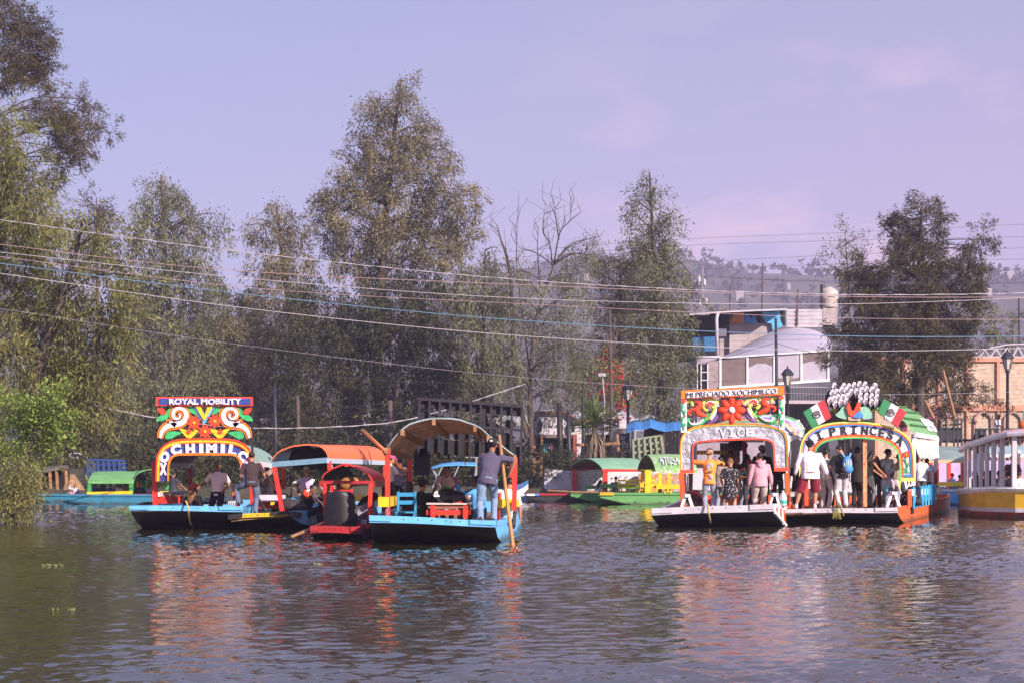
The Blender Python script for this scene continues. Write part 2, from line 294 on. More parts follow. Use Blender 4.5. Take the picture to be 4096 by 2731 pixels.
def tree(name, label, cat, Y, blobs, trunk, lm, leaf=(.16, .06), dens=1.0, droop=.3, clump=26, depth=1.0, group=None, zb=.6, seed=0, twl=.6, bark=None, tr=.22, spread=.14, limbs=True, bare=None, stretch=1.0, rs=.80):
    """blobs: (px, py, radius px); trunk: pixel polyline from the ground up"""
    leaf = (leaf[0] * .84, leaf[1] * .84); clump = int(clump * 2.2); spread *= 1.2; rg = np.random.default_rng(seed + int(abs(blobs[0][0]) * 3 + blobs[0][1])); Q = []; sc = Y / F
    base = V((X(trunk[0][0], Y), Y, zb)); root = thing(name, label, cat, base, group)
    tp = [base + V((0, 0, -.3))] + [at(px, py, Y) for px, py in trunk[1:]]
    mb = MB(); k = len(tp); mb.tube(crom(tp, 5), [tr * (1.1 - 1.0 * (i / (5 * (k - 1))) ** .6 + .03) for i in range(5 * (k - 1) + 1)], 8)
    pts = [V(p) for p in crom(tp, 5)]; lb = MB()
    hw = max(b_[0] + b_[2] for b_ in blobs) - min(b_[0] - b_[2] for b_ in blobs)
    for px, py, rp in blobs:
        R_ = rp * sc * rs; dy = rg.uniform(-.5, .5) * (hw * sc * .62) * depth
        c = at(px, py, Y); c.y += dy
        nl = int(dens * 2000 * (R_ ** 2) / (leaf[0] * leaf[1]) * .012)
        Q.append(leaves(np.array(c), np.array([R_, R_ * 1.05, R_ * stretch]), max(60, nl), leaf[0], leaf[1], droop, clump, rg, twl, spread))
        if limbs:
            lo = [p for p in pts if p.z < c.z - .25 * R_] or pts[:1]; s_ = min(lo, key=lambda p: (p - c).length)
            mid = (s_ + c) / 2 + V((rg.normal() * .15, rg.normal() * .15, .12 * (c - s_).length))
            q = crom([s_, mid, c, c + V((rg.normal() * R_ * .4, rg.normal() * R_ * .4, R_ * .7))], 4); w = min(tr * .22, .03 + .014 * R_)
            lb.tube(q, [w * (1 - .9 * i / (len(q) - 1)) for i in range(len(q))], 5)
    for bi, q in enumerate(bare or []):
        bw = .12 if bi == 0 else .035
        q = crom([at(x_, y_, Y + rg.uniform(-.5, .5)) for x_, y_ in q], 4); lb.tube(q, [bw * (1.05 - i / (len(q) - 1)) for i in range(len(q))], 5)
        for i in range(3, len(q) - 1):
            a = V(q[i]); lb.tube([a, a + V((rg.normal() * .25, rg.normal() * .3, .35)), a + V((rg.normal() * .4, rg.normal() * .4, .9))], [.014, .009, .004], 4)
    mb.build('trunk', bark or BARK, root, True)
    if lb.v: lb.build('limbs', bark or BARK, root, True)
    Q = np.concatenate(Q); Q = corr(Q.reshape(-1, 3)) - np.array(wloc(root))
    me = quads('crown', Q, np.arange(len(Q)).reshape(-1, 4), lm); o = bpy.data.objects.new('crown', me); COL.objects.link(o); o.parent = root
    return root
LM_DARK = leafmat('casuarina_leaf', (0.033, 0.029, 0.022), (0.066, 0.055, 0.029), (0.132, 0.099, 0.039))
LM_OLIVE = leafmat('olive_leaf', (.06, .062, .02), (.14, .142, .04), (.28, .265, .09), .3)
LM_WILLOW = leafmat('willow_leaf', (.045, .052, .028), (.115, .122, .062), (.25, .25, .135), .3)
LM_EUC = leafmat('eucalyptus_leaf', (.065, .06, .042), (.155, .138, .08), (.30, .25, .13), .3)
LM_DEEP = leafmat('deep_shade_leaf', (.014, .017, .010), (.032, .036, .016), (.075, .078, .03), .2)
LM_GREEN = leafmat('bright_green_leaf', (.06, .10, .02), (.16, .24, .04), (.33, .40, .10), .35)
LM_YELL = leafmat('yellow_green_leaf', (0.120, 0.120, 0.030), (0.180, 0.170, 0.040), (0.250, 0.220, 0.060), .3)
LM_RED = leafmat('bougainvillea_bract', (0.350, 0.010, 0.020), (0.500, 0.020, 0.030), (0.600, 0.040, 0.050), .3)
rg = np.random.default_rng(3); Q = []
for i in range(900):
    x = rg.uniform(-420, 420); y = rg.choice([rg.uniform(690, 810), rg.uniform(470, 700)], p=[.45, .55]); z = float(hz(np.array(x), np.array(y)))
    s = rg.uniform(2., 4.5) * (1.4 if rg.random() < .12 else 1); Q.append(leaves(np.array([x, y, z + s * .6]), np.array([s, s, s * .9]), 46, 2.0, 1.3, .0, 12, rg, 1.0, .6))
Q = np.concatenate(Q); o = bpy.data.objects.new('hill_trees', quads('hill_trees', corr(Q.reshape(-1, 3)), np.arange(len(Q) * 4).reshape(-1, 4), LM_DEEP)); COL.objects.link(o)
tag(o, 'scrub and small trees covering the hazy far hills', 'woodland', kind='stuff')
# ---------------------------------------------------------------- trees
tree('casuarina_tree', 'tall dark feathery tree at the left edge, its upper branches reaching out over the sky', 'tree', 58,
     [(40, 40, 95), (110, 120, 85), (170, 130, 45), (40, 180, 110), (170, 210, 50), (110, 260, 80), (30, 320, 100), (150, 320, 45), (190, 320, 30), (170, 440, 60), (230, 440, 60), (300, 380, 40), (260, 500, 70), (330, 480, 50), (370, 440, 30), (420, 515, 32), (300, 570, 70), (360, 620, 40), (210, 580, 50), (240, 640, 40), (310, 650, 40), (180, 690, 40), (100, 430, 40)],
     [(-120, 2000), (-110, 1200), (-60, 600), (-20, 100), (10, -40)], LM_DARK, (.16, .035), 1.5, .3, 30, .7, rs=.72, tr=.42, twl=.5, spread=.1, zb=.5)
tree('feathery_tree', 'olive brown feathery tree filling the upper left edge under the dark branches', 'tree', 52,
     [(20, 520, 120), (90, 600, 100), (40, 700, 160), (130, 760, 80), (60, 860, 180), (150, 920, 100), (100, 1000, 130), (20, 1040, 130), (200, 980, 60), (60, 1180, 150), (160, 1130, 80)],
     [(-60, 2000), (-40, 1300), (20, 800), (30, 480)], LM_OLIVE, (.24, .035), .95, .55, 34, .7, tr=.3, zb=.5, twl=1.0)
tree('willow_tree', 'pale sunlit willow behind the bright shrub on the left bank', 'tree', 50,
     [(260, 900, 55), (330, 870, 50), (420, 900, 55), (480, 960, 60), (330, 980, 90), (440, 1050, 90), (540, 1100, 60), (240, 1080, 80), (130, 1230, 140), (300, 1200, 120), (440, 1210, 110), (540, 1230, 60), (60, 1330, 120), (200, 1370, 140), (360, 1380, 120), (470, 1330, 80), (100, 1480, 150), (260, 1500, 130), (400, 1500, 80), (60, 1600, 110), (330, 1620, 100), (410, 1640, 60), (280, 1720, 90)],
     [(90, 1990), (150, 1500), (280, 1100), (330, 880)], LM_OLIVE, (.2, .05), .95, .6, 30, .6, tr=.25, zb=.45, twl=.9)
tree('dark_topped_tree', 'small dark pointed treetop showing above the pale willow', 'tree', 84, [(370, 800, 30), (400, 830, 38), (350, 850, 30), (390, 890, 60), (380, 990, 80)], [(390, 1900), (390, 1200), (385, 790)], LM_DARK, (.2, .05), 1, .2, 24, .6, tr=.2)
tree('leafy_shrub', 'bright green leafy bush overhanging the water at the left edge', 'shrub', 42,
     [(235, 1570, 45), (180, 1590, 55), (250, 1640, 45), (200, 1660, 70), (110, 1640, 60), (40, 1640, 70), (120, 1720, 80), (200, 1750, 65), (240, 1780, 35), (40, 1730, 70), (150, 1820, 60), (60, 1830, 50), (220, 1690, 60)],
     [(60, 2060), (80, 1900), (150, 1700), (210, 1590)], LM_GREEN, (.10, .065), 1.0, .12, 16, .6, zb=.3, tr=.07, twl=.3, spread=.1)
tree('willow_shrub', 'grey green willow bush trailing into the water below the bright leafy bush', 'shrub', 40.6,
     [(30, 1870, 65), (110, 1890, 55), (60, 1940, 70), (120, 1960, 45), (30, 1990, 60), (90, 2010, 50), (140, 1930, 25), (30, 2060, 40), (150, 1990, 22)],
     [(40, 2090), (70, 1950), (90, 1860)], LM_OLIVE, (.13, .03), 1.1, .5, 18, .5, zb=.2, tr=.05, twl=.4)
tree('tall_willow', 'tall willow with a dark crown tip, left of the big middle tree', 'tree', 72,
     [(640, 720, 45), (680, 740, 45), (600, 770, 40), (640, 800, 65), (720, 790, 50), (560, 860, 45), (620, 890, 80), (720, 880, 70), (760, 830, 40), (860, 850, 40), (880, 900, 35), (830, 910, 40), (790, 980, 60), (560, 980, 65), (640, 1020, 100), (730, 1060, 90), (820, 1060, 60), (560, 1130, 90), (650, 1190, 110), (760, 1200, 100), (860, 1160, 40), (530, 1300, 110), (650, 1350, 130), (780, 1360, 120), (560, 1480, 130), (700, 1520, 130), (830, 1520, 110), (480, 1600, 110), (600, 1660, 110), (760, 1680, 110), (500, 1740, 80)],
     [(690, 1930), (690, 1500), (660, 1000), (645, 700)], LM_WILLOW, (.2, .055), .9, .7, 30, .5, tr=.25, twl=1.1)
tree('leaning_willow', 'airy tree with sparse top between the tall willow and the big middle tree', 'tree', 74,
     [(1100, 830, 50), (1140, 870, 45), (1030, 880, 45), (990, 900, 25), (1190, 900, 35), (1080, 930, 55), (1170, 970, 65), (1030, 970, 30), (1100, 1030, 85), (1200, 1050, 70), (1040, 1090, 60), (1150, 1140, 110), (1040, 1200, 80), (930, 1300, 90), (1030, 1330, 110), (1150, 1300, 110), (960, 1450, 110), (1090, 1470, 120), (920, 1580, 100), (1020, 1620, 110), (1160, 1610, 100)],
     [(1180, 1930), (1180, 1500), (1130, 1050), (1105, 810)], LM_EUC, (.2, .055), .8, .6, 28, .5, tr=.22, twl=.8)
tree('eucalyptus_tree', 'tallest tree, a broad sunlit brownish crown in the middle of the bank', 'tree', 74,
     [(1605, 320, 30), (1630, 350, 25), (1590, 370, 40), (1520, 400, 40), (1470, 440, 35), (1610, 430, 50), (1540, 460, 55), (1440, 500, 35), (1490, 530, 60), (1590, 530, 65), (1680, 500, 45), (1720, 480, 30), (1700, 560, 60), (1760, 590, 45), (1390, 570, 25), (1430, 620, 60), (1530, 620, 75), (1640, 630, 80), (1750, 660, 60), (1800, 630, 35), (1400, 690, 55), (1480, 710, 75), (1590, 730, 80), (1700, 740, 75), (1790, 740, 45), (1290, 760, 40), (1340, 770, 60), (1420, 790, 65), (1310, 840, 60), (1400, 880, 70), (1510, 820, 85), (1630, 840, 90), (1740, 840, 75), (1840, 790, 55), (1890, 770, 35), (1900, 860, 35), (1850, 880, 55), (1780, 930, 75), (1680, 950, 85), (1560, 930, 90), (1450, 960, 80), (1340, 950, 60), (1900, 940, 25), (1840, 990, 55), (1740, 1040, 80), (1600, 1050, 90), (1480, 1060, 90), (1380, 1050, 70), (1250, 900, 35)],
     [(1500, 1930), (1510, 1450), (1540, 900), (1570, 600), (1605, 320)], LM_EUC, (.2, .055), 1.15, .5, 26, .5, tr=.34, twl=.75)
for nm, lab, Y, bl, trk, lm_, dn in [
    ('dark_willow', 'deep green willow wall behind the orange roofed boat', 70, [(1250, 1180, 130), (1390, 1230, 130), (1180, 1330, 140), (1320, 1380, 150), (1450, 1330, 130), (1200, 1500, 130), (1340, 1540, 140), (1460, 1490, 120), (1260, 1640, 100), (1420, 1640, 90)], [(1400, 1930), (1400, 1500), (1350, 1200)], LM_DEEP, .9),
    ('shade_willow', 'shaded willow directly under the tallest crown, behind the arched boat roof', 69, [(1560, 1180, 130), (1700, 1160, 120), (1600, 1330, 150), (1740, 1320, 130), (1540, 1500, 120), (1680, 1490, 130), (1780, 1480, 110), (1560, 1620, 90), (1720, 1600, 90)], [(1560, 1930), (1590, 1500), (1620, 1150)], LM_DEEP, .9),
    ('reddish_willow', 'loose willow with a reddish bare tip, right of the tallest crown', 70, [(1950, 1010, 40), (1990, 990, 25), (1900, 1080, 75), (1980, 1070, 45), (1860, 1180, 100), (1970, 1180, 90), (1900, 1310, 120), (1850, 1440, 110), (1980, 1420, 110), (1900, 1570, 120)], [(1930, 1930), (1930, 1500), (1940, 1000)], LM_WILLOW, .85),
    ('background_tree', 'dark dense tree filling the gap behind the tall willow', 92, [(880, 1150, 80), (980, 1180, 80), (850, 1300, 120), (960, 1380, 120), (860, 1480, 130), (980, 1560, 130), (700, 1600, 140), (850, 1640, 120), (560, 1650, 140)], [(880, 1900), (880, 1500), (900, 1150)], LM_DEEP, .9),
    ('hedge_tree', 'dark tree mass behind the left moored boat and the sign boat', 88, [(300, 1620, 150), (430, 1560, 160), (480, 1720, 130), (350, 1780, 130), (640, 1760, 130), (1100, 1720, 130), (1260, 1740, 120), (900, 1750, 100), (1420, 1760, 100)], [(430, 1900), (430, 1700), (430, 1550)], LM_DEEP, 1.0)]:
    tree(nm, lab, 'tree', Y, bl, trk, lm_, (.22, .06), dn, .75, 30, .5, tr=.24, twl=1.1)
tree('half_bare_willow', 'willow with two thick trunks and bare dead branch tops beside the white building', 'tree', 62,
     [(2340, 960, 50), (2390, 950, 30), (2300, 1010, 50), (2370, 1010, 35), (2080, 1000, 25), (2060, 1080, 60), (2120, 1130, 55), (2240, 1110, 60), (2320, 1090, 55), (2010, 1190, 70), (2120, 1230, 80), (2230, 1220, 75), (2330, 1190, 60), (2040, 1330, 100), (2170, 1340, 90), (2290, 1330, 85), (2010, 1470, 100), (2140, 1470, 90), (2270, 1450, 90), (2350, 1400, 60), (2060, 1580, 70), (2220, 1560, 60), (2330, 1540, 50)],
     [(2120, 1990), (2125, 1750), (2120, 1600), (2140, 1300), (2215, 1060)], LM_WILLOW, (.17, .035), .55, .85, 22, .6, tr=.2, twl=1.0, zb=.6,
     bare=[[(2110, 1750), (2060, 1500), (2040, 1100), (2000, 950), (1990, 900)], [(2120, 1500), (2070, 1100), (2068, 950), (2072, 830)], [(2210, 1080), (2200, 980), (2170, 920), (2188, 800)], [(2215, 1060), (2240, 930), (2280, 880), (2285, 790)], [(2235, 960), (2225, 880), (2215, 800)], [(2170, 1300), (2300, 1080), (2370, 960)], [(2160, 1150), (2150, 1000), (2155, 900)], [(2140, 1680), (2210, 1520), (2320, 1420)]])
tree('round_dark_tree', 'dark rounded tree just left of the tall slender tree', 'tree', 85,
     [(2430, 1040, 45), (2490, 1030, 45), (2540, 1050, 50), (2400, 1080, 35), (2460, 1120, 80), (2550, 1140, 80), (2430, 1220, 80), (2530, 1250, 100), (2450, 1350, 90), (2560, 1380, 90), (2420, 1470, 80), (2520, 1500, 90), (2700, 1230, 40), (2740, 1200, 40)],
     [(2480, 1900), (2480, 1500), (2480, 1050)], LM_DARK, (.2, .06), .9, .2, 26, .6, tr=.25)
tree('slender_tree', 'tall slender ragged tree right of the white building, in front of the grey house', 'tree', 63,
     [(2597, 700, 22), (2570, 740, 30), (2625, 760, 30), (2520, 800, 18), (2580, 800, 45), (2650, 830, 35), (2545, 850, 30), (2690, 850, 28), (2610, 880, 55), (2530, 910, 35), (2670, 920, 50), (2580, 960, 60), (2540, 1010, 50), (2640, 1000, 60), (2710, 990, 30), (2690, 1060, 55), (2590, 1070, 70), (2660, 1130, 75), (2730, 1090, 25), (2580, 1170, 70), (2700, 1200, 60), (2630, 1250, 90), (2560, 1300, 60), (2710, 1310, 70), (2640, 1380, 95), (2740, 1400, 50), (2570, 1440, 60), (2690, 1480, 90), (2760, 1500, 40), (2600, 1540, 80), (2700, 1600, 85), (2620, 1640, 70), (2680, 1700, 60)],
     [(2640, 1800), (2640, 1500), (2615, 1000), (2598, 690)], LM_WILLOW, (.16, .045), .85, .5, 24, .7, tr=.22, twl=.5, zb=1.0)
tree('conifer_tree', 'broad dark drooping evergreen towering over the right boats', 'tree', 66,
     [(3680, 820, 40), (3740, 830, 40), (3620, 850, 40), (3660, 890, 60), (3740, 900, 50), (3590, 890, 35), (3640, 960, 75), (3730, 970, 55), (3610, 1040, 70), (3700, 1050, 80), (3540, 1080, 55), (3470, 1070, 65), (3410, 1080, 55), (3790, 1070, 50), (3910, 970, 40), (3870, 990, 35), (3840, 1010, 35), (3900, 1040, 40), (3860, 1080, 45), (3920, 1110, 40), (3880, 1160, 60), (3930, 1190, 45), (3800, 1150, 80), (3680, 1160, 100), (3560, 1170, 90), (3440, 1180, 80), (3620, 1280, 120), (3480, 1290, 90), (3750, 1280, 110), (3380, 1300, 50), (3860, 1270, 70), (3680, 1400, 120), (3540, 1400, 100), (3420, 1410, 80), (3800, 1390, 90), (3880, 1360, 50), (3350, 1420, 40), (3620, 1510, 90), (3480, 1510, 90), (3740, 1500, 80), (3840, 1480, 60), (3400, 1530, 60), (3900, 1560, 40), (3950, 1590, 30), (3990, 1615, 22), (3840, 1570, 45), (3860, 1640, 30), (3560, 1590, 60), (3660, 1600, 50), (3760, 1600, 40), (3780, 1660, 25), (3600, 1660, 40)],
     [(3690, 1930), (3680, 1600), (3670, 1200), (3690, 810)], LM_DARK, (.22, .04), 1.7, .4, 30, .45, tr=.34, twl=.5, spread=.1, zb=1.0, rs=.74)
tree('sparse_sapling', 'thin sparse sapling top poking out left of the dark evergreen', 'tree', 72, [(3360, 920, 30), (3400, 950, 25), (3340, 1000, 35), (3300, 1050, 30), (3380, 1010, 40), (3450, 950, 20), (3440, 1000, 25)], [(3400, 1800), (3400, 1300), (3380, 930)], LM_WILLOW, (.14, .05), .45, .2, 14, .6, tr=.1, twl=.4)
for k, (lab, bl, x0) in enumerate([('yellow green poplar behind the salmon building, nearest the evergreen', [(3980, 1260, 25), (3970, 1310, 35), (4000, 1350, 35)], 3980), ('yellow green poplar nearer the right edge behind the salmon building', [(4050, 1290, 25), (4045, 1330, 30), (4050, 1370, 30)], 4050), ('yellowish bush showing above the dark shed roof', [(2850, 1235, 16), (2862, 1245, 14)], 2850)]):
    tree('poplar_tree' if k < 2 else 'yellow_bush', lab, 'tree' if k < 2 else 'shrub', 105, bl, [(x0, 1700), (x0, 1500), bl[0][:2]], LM_YELL, (.25, .1), .9, .1, 20, .5, tr=.15)
bv = tree('bougainvillea', 'bougainvillea with red bracts behind the street lamp and yucca', 'shrub', 68, [(2330, 1520, 60), (2400, 1480, 60), (2470, 1520, 60), (2520, 1590, 60), (2420, 1590, 70), (2340, 1600, 50), (2460, 1420, 40)], [(2420, 1800), (2420, 1650), (2430, 1450)], LM_OLIVE, (.15, .07), .8, .2, 20, .6, tr=.08)
Q = []; rg = np.random.default_rng(9)
for px, py, rp in [(2440, 1510, 40), (2470, 1550, 35), (2420, 1560, 30), (2490, 1500, 22), (2310, 1580, 14), (2400, 1610, 22), (2505, 1600, 25), (2395, 1465, 12), (2335, 1565, 10), (2470, 1470, 16), (2450, 1630, 20)]: Q.append(leaves(np.array(at(px, py, 67)), np.full(3, rp * 1.5 * 67 / F), 34, .12, .1, .1, 8, rg, .5, .12))
Q = corr(np.concatenate(Q).reshape(-1, 3)) - np.array(wloc(bv)); o = bpy.data.objects.new('bracts', quads('bracts', Q, np.arange(len(Q)).reshape(-1, 4), LM_RED)); COL.objects.link(o); o.parent = bv; o['kind'] = 'stuff'
for k, (lab, px, py, rp, Y, lm_, sd_) in enumerate([
    ('dark shrub spilling over the left end of the white canal wall', 0, 0, 0, 57.4, LM_DEEP, 0), ('trailing dry bush in the middle of the white canal wall', 0, 0, 0, 57.6, LM_OLIVE, 1), ('low dark shrub on the bank behind the blue rowing boat', 0, 0, 0, 58, LM_DEEP, 2), ('yellowish shrub in sun behind the man in the white shirt', 0, 0, 0, 61, LM_YELL, 3), ('leafy bush between the dark bar sign and the white wall', 0, 0, 0, 60, LM_DEEP, 4), ('low green bank growth under the trees behind the sign boat', 0, 0, 0, 60, LM_GREEN, 5)]):
    bl = [[(2230, 1800, 50), (2280, 1840, 55), (2200, 1840, 40), (2240, 1890, 45), (2300, 1880, 30), (2180, 1880, 30)], [(2440, 1885, 35), (2500, 1895, 35), (2370, 1900, 40), (2390, 1940, 25)], [(2100, 1910, 45), (2150, 1940, 40), (2060, 1930, 40), (2140, 1880, 40)], [(820, 1870, 30), (850, 1890, 30), (730, 1890, 20), (800, 1900, 25)], [(2400, 1820, 40), (2470, 1810, 45), (2520, 1800, 40), (2330, 1830, 40), (2450, 1850, 35)], [(760, 1940, 30), (850, 1945, 30), (930, 1940, 30), (1180, 1930, 30), (1010, 1940, 30), (640, 1940, 30)]][sd_]
    tree('bank_shrub', lab, 'shrub', Y, bl, [(bl[0][0], bl[0][1] + 90), (bl[0][0], bl[0][1] + 40), bl[0][:2]], lm_, (.12, .05), .7, .4, 18, .4, tr=.04, zb=.4, twl=.35)
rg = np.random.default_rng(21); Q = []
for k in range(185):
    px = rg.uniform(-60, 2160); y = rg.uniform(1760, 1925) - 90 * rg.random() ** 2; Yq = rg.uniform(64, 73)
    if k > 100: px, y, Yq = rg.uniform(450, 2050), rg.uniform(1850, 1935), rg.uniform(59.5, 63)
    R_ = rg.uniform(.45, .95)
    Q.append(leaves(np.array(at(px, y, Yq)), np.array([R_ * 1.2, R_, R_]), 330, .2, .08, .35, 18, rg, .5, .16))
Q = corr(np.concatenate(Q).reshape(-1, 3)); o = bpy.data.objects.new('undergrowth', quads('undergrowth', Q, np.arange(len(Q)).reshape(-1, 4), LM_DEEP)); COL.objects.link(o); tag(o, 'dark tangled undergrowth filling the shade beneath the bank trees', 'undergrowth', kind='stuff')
# yucca: stem, rosette of stiff blades and a skirt of dead ones
root = thing('yucca_plant', 'big spiky yucca in front of the white building', 'plant', (X(2380, 58.5), 58.5, .9)); c = at(2378, 1690, 58.5)
MB().tube([(c.x, c.y, .7), (c.x + .03, c.y, 1.8), c], [.13, .11, .1], 8).build('stem', BARK, root, True)
a = MB(); d_ = MB(); rg = random.Random(4)
for k in range(150):
    th = rg.uniform(0, 6.28); el = rg.uniform(-.25, 1.45); ln = rg.uniform(.75, 1.25); dr = V((math.cos(th) * math.cos(el), math.sin(th) * math.cos(el), math.sin(el))); p = c + V((0, 0, rg.uniform(-.35, .25))); s = dr.cross(V((0, 0, 1))).normalized() * .035
    a.add([p - s * .6, p + dr * ln * .5 + s - V((0, 0, .02)), p + dr * ln - V((0, 0, .1)), p + dr * ln * .5 - s - V((0, 0, .02))], [(0, 1, 2, 3)])
for k in range(80):
    th = rg.uniform(0, 6.28); ln = rg.uniform(.6, 1.2); p = c + V((0, 0, rg.uniform(-.7, -.2))); q = p + V((math.cos(th) * .45, math.sin(th) * .45, -ln)); s = V((-math.sin(th), math.cos(th), 0)) * .035
    d_.add([p - s * .5, (p + q) / 2 + s + V((math.cos(th), math.sin(th), 0)) * .15, q, (p + q) / 2 - s + V((math.cos(th), math.sin(th), 0)) * .15], [(0, 1, 2, 3)])
a.build('blades', mat('yucca_green', (.08, .11, .03), .5, .4, 3), root); d_.build('dead_blades', mat('yucca_straw', (.17, .13, .09), .8, .3, 3), root)
# ---------------------------------------------------------------- lettering
GL = {}
def glyph(s, bold=.0, th=.1):
    k = (s, bold, th)
    if k in GL: return GL[k]
    c = bpy.data.curves.new('t', 'FONT'); c.body = s; c.extrude = th / 2; c.offset = bold; c.resolution_u = 3
    o = bpy.data.objects.new('t', c); me = bpy.data.meshes.new_from_object(o)
    v = np.array([tuple(x.co) for x in me.vertices]); f = [tuple(p.vertices) for p in me.polygons]
    bpy.data.objects.remove(o); bpy.data.curves.remove(c); bpy.data.meshes.remove(me)
    lo, hi = v.min(0), v.max(0); v = (v - lo) / np.maximum(hi - lo, 1e-6); GL[k] = (v, f); return GL[k]
def text(mb, s, x0, y0, x1, y1, Y, th=.03, bold=.0, slope=0., wav=0., mi=0, fn=None):
    v, f = glyph(s, bold); vs = []
    for a, b, c in v:
        px = x0 + a * (x1 - x0); py = y1 + b * (y0 - y1) + slope * (a - .5) + wav * math.sin(a * 25)
        vs.append(at(px, py, Y - c * th) if fn is None else fn(a, b, c))
    return mb.add(vs, f, mi)
def letter(mb, s, cx, cy, w, h, rot, Y, th=.03, bold=.03, mi=0):
    v, f = glyph(s, bold); ca, sa = math.cos(rad(rot)), math.sin(rad(rot)); vs = []
    for a, b, c in v:
        x, y = (a - .5) * w, (.5 - b) * h; vs.append(at(cx + x * ca - y * sa, cy + x * sa + y * ca, Y - c * th))
    return mb.add(vs, f, mi)
def flat(mb, pts, Y, th=.04, mi=0): return mb.prism([at(x, y, Y) for x, y in pts], (0, -th, 0), mi)
def ribbon(pts, w, n=6):
    """outline (pixels) of a brush stroke along pts with widths w"""
    q = crom(pts, n); m = len(q); ws = np.interp(np.linspace(0, 1, m), np.linspace(0, 1, len(w)), w); a, b = [], []
    for i, p in enumerate(q):
        d = np.array(q[min(i + 1, m - 1)]) - np.array(q[max(i - 1, 0)]); d = d / (np.linalg.norm(d) + 1e-9); nn = np.array([-d[1], d[0]]) * ws[i] / 2
        a.append(tuple(np.array(p) + nn)); b.append(tuple(np.array(p) - nn))
    return a, b
def stroke(mb, pts, w, Y, th=.04, mi=0, n=6):
    a, b = ribbon(pts, w, n)
    for i in range(len(a) - 1):
        q = [a[i], a[i + 1], b[i + 1], b[i]]; mb.prism([at(x, y, Y) for x, y in q], (0, -th, 0), mi)
    return mb
def rect(x0, y0, x1, y1): return [(x0, y0), (x1, y0), (x1, y1), (x0, y1)]
def pbox(mb, x0, y0, x1, y1, Y, dp, mi=0):            # upright box: pixel face at depth Y, going dp back
    a, b = at(x0, y1, Y), at(x1, y0, Y); return mb.box(((a.x + b.x) / 2, Y + dp / 2, (a.z + b.z) / 2), (b.x - a.x, dp, b.z - a.z), None, mi)
# ---------------------------------------------------------------- bank structures
CONC = mat('stained_concrete', (.36, .31, .32), .9, .22, 1.2, .2, 20); LAV = mat('lavender_plaster', (.33, .29, .35), .9, .15, 1., .1, 20); WPL = mat('white_plaster', (.52, .49, .54), .85, .12, 1.5, .15, 12, chip=(.38, .34, .36), chip_amt=.38)
SALM = mat('salmon_paint', (.60, .27, .18), .85, .14, 1.5, .1, 12); MAROON = mat('maroon_print', (.17, .03, .06), .6, .25, 3); BRED = mat('brick_red_paint', (.26, .06, .05), .8, .2, 2)
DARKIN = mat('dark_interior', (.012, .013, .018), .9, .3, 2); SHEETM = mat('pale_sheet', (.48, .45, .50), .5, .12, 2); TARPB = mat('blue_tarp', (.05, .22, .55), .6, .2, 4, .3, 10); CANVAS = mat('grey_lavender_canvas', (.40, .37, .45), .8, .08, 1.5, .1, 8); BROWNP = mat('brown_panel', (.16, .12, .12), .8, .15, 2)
def brick(name, c1, c2, mo, sx, sz):
    m = bpy.data.materials.new(name); m.use_nodes = True; n = m.node_tree.nodes; l = m.node_tree.links; b = n['Principled BSDF']; b.inputs['Roughness'].default_value = .9
    t = n.new('ShaderNodeTexCoord'); s = n.new('ShaderNodeSeparateXYZ'); c = n.new('ShaderNodeCombineXYZ'); l.new(t.outputs['Object'], s.inputs[0]); l.new(s.outputs[0], c.inputs[0]); l.new(s.outputs[2], c.inputs[1])
    k = n.new('ShaderNodeTexBrick'); l.new(c.outputs[0], k.inputs[0]); k.inputs['Color1'].default_value = c1 + (1,); k.inputs['Color2'].default_value = c2 + (1,); k.inputs['Mortar'].default_value = mo + (1,)
    k.inputs['Scale'].default_value = 1; k.inputs['Brick Width'].default_value = sx; k.inputs['Row Height'].default_value = sz; k.inputs['Mortar Size'].default_value = .014
    z = n.new('ShaderNodeTexNoise'); z.inputs['Scale'].default_value = 2.5; z.inputs['Detail'].default_value = 6; l.new(t.outputs['Object'], z.inputs[0]); mx = n.new('ShaderNodeMix'); mx.data_type = 'RGBA'; mx.blend_type = 'OVERLAY'; mx.inputs[0].default_value = .45; l.new(k.outputs[0], mx.inputs[6]); l.new(z.outputs[0], mx.inputs[7]); l.new(mx.outputs[2], b.inputs['Base Color']); return m
STONE = brick('cream_stone_blocks', (.56, .44, .33), (.48, .36, .28), (.30, .22, .18), .52, .30); GBRICK = brick('grey_brick', (.36, .29, .30), (.28, .22, .24), (.2, .17, .18), .34, .15)
# canal wall
mb = MB(); xw = np.linspace(X(2178, 57), 14.5, 30); rows = [[V((x, 57 + .08 * math.sin(x * 1.3), -.6)) for x in xw], [V((x, 57.05 + .08 * math.sin(x * 1.3 + 1), 1.1 + .05 * math.sin(x * 2.1))) for x in xw]]
mb.sheet(rows, (0, .5, 0)); solo(mb, 'canal_wall', WPL, 'whitewashed low canal wall with shrubs hanging over it', 'wall')
m_ = bpy.data.materials.new('mural_paint'); m_.use_nodes = True; n = m_.node_tree.nodes; l = m_.node_tree.links; t = n.new('ShaderNodeTexCoord'); v_ = n.new('ShaderNodeTexNoise'); v_.inputs['Scale'].default_value = 2.2; l.new(t.outputs['Object'], v_.inputs[0]); r_ = n.new('ShaderNodeValToRGB'); l.new(v_.outputs[0], r_.inputs[0]); el = r_.color_ramp.elements
el[0].color = (.25, .2, .22, 1); el[0].position = .38; el[1].color = (.12, .2, .3, 1); el[1].position = .7
for p_, c_ in ((.45, (.45, .3, .05, 1)), (.5, (.55, .06, .05, 1)), (.56, (.5, .42, .45, 1)), (.62, (.3, .2, .3, 1))): q = el.new(p_); q.color = c_
l.new(r_.outputs[0], n['Principled BSDF'].inputs['Base Color'])
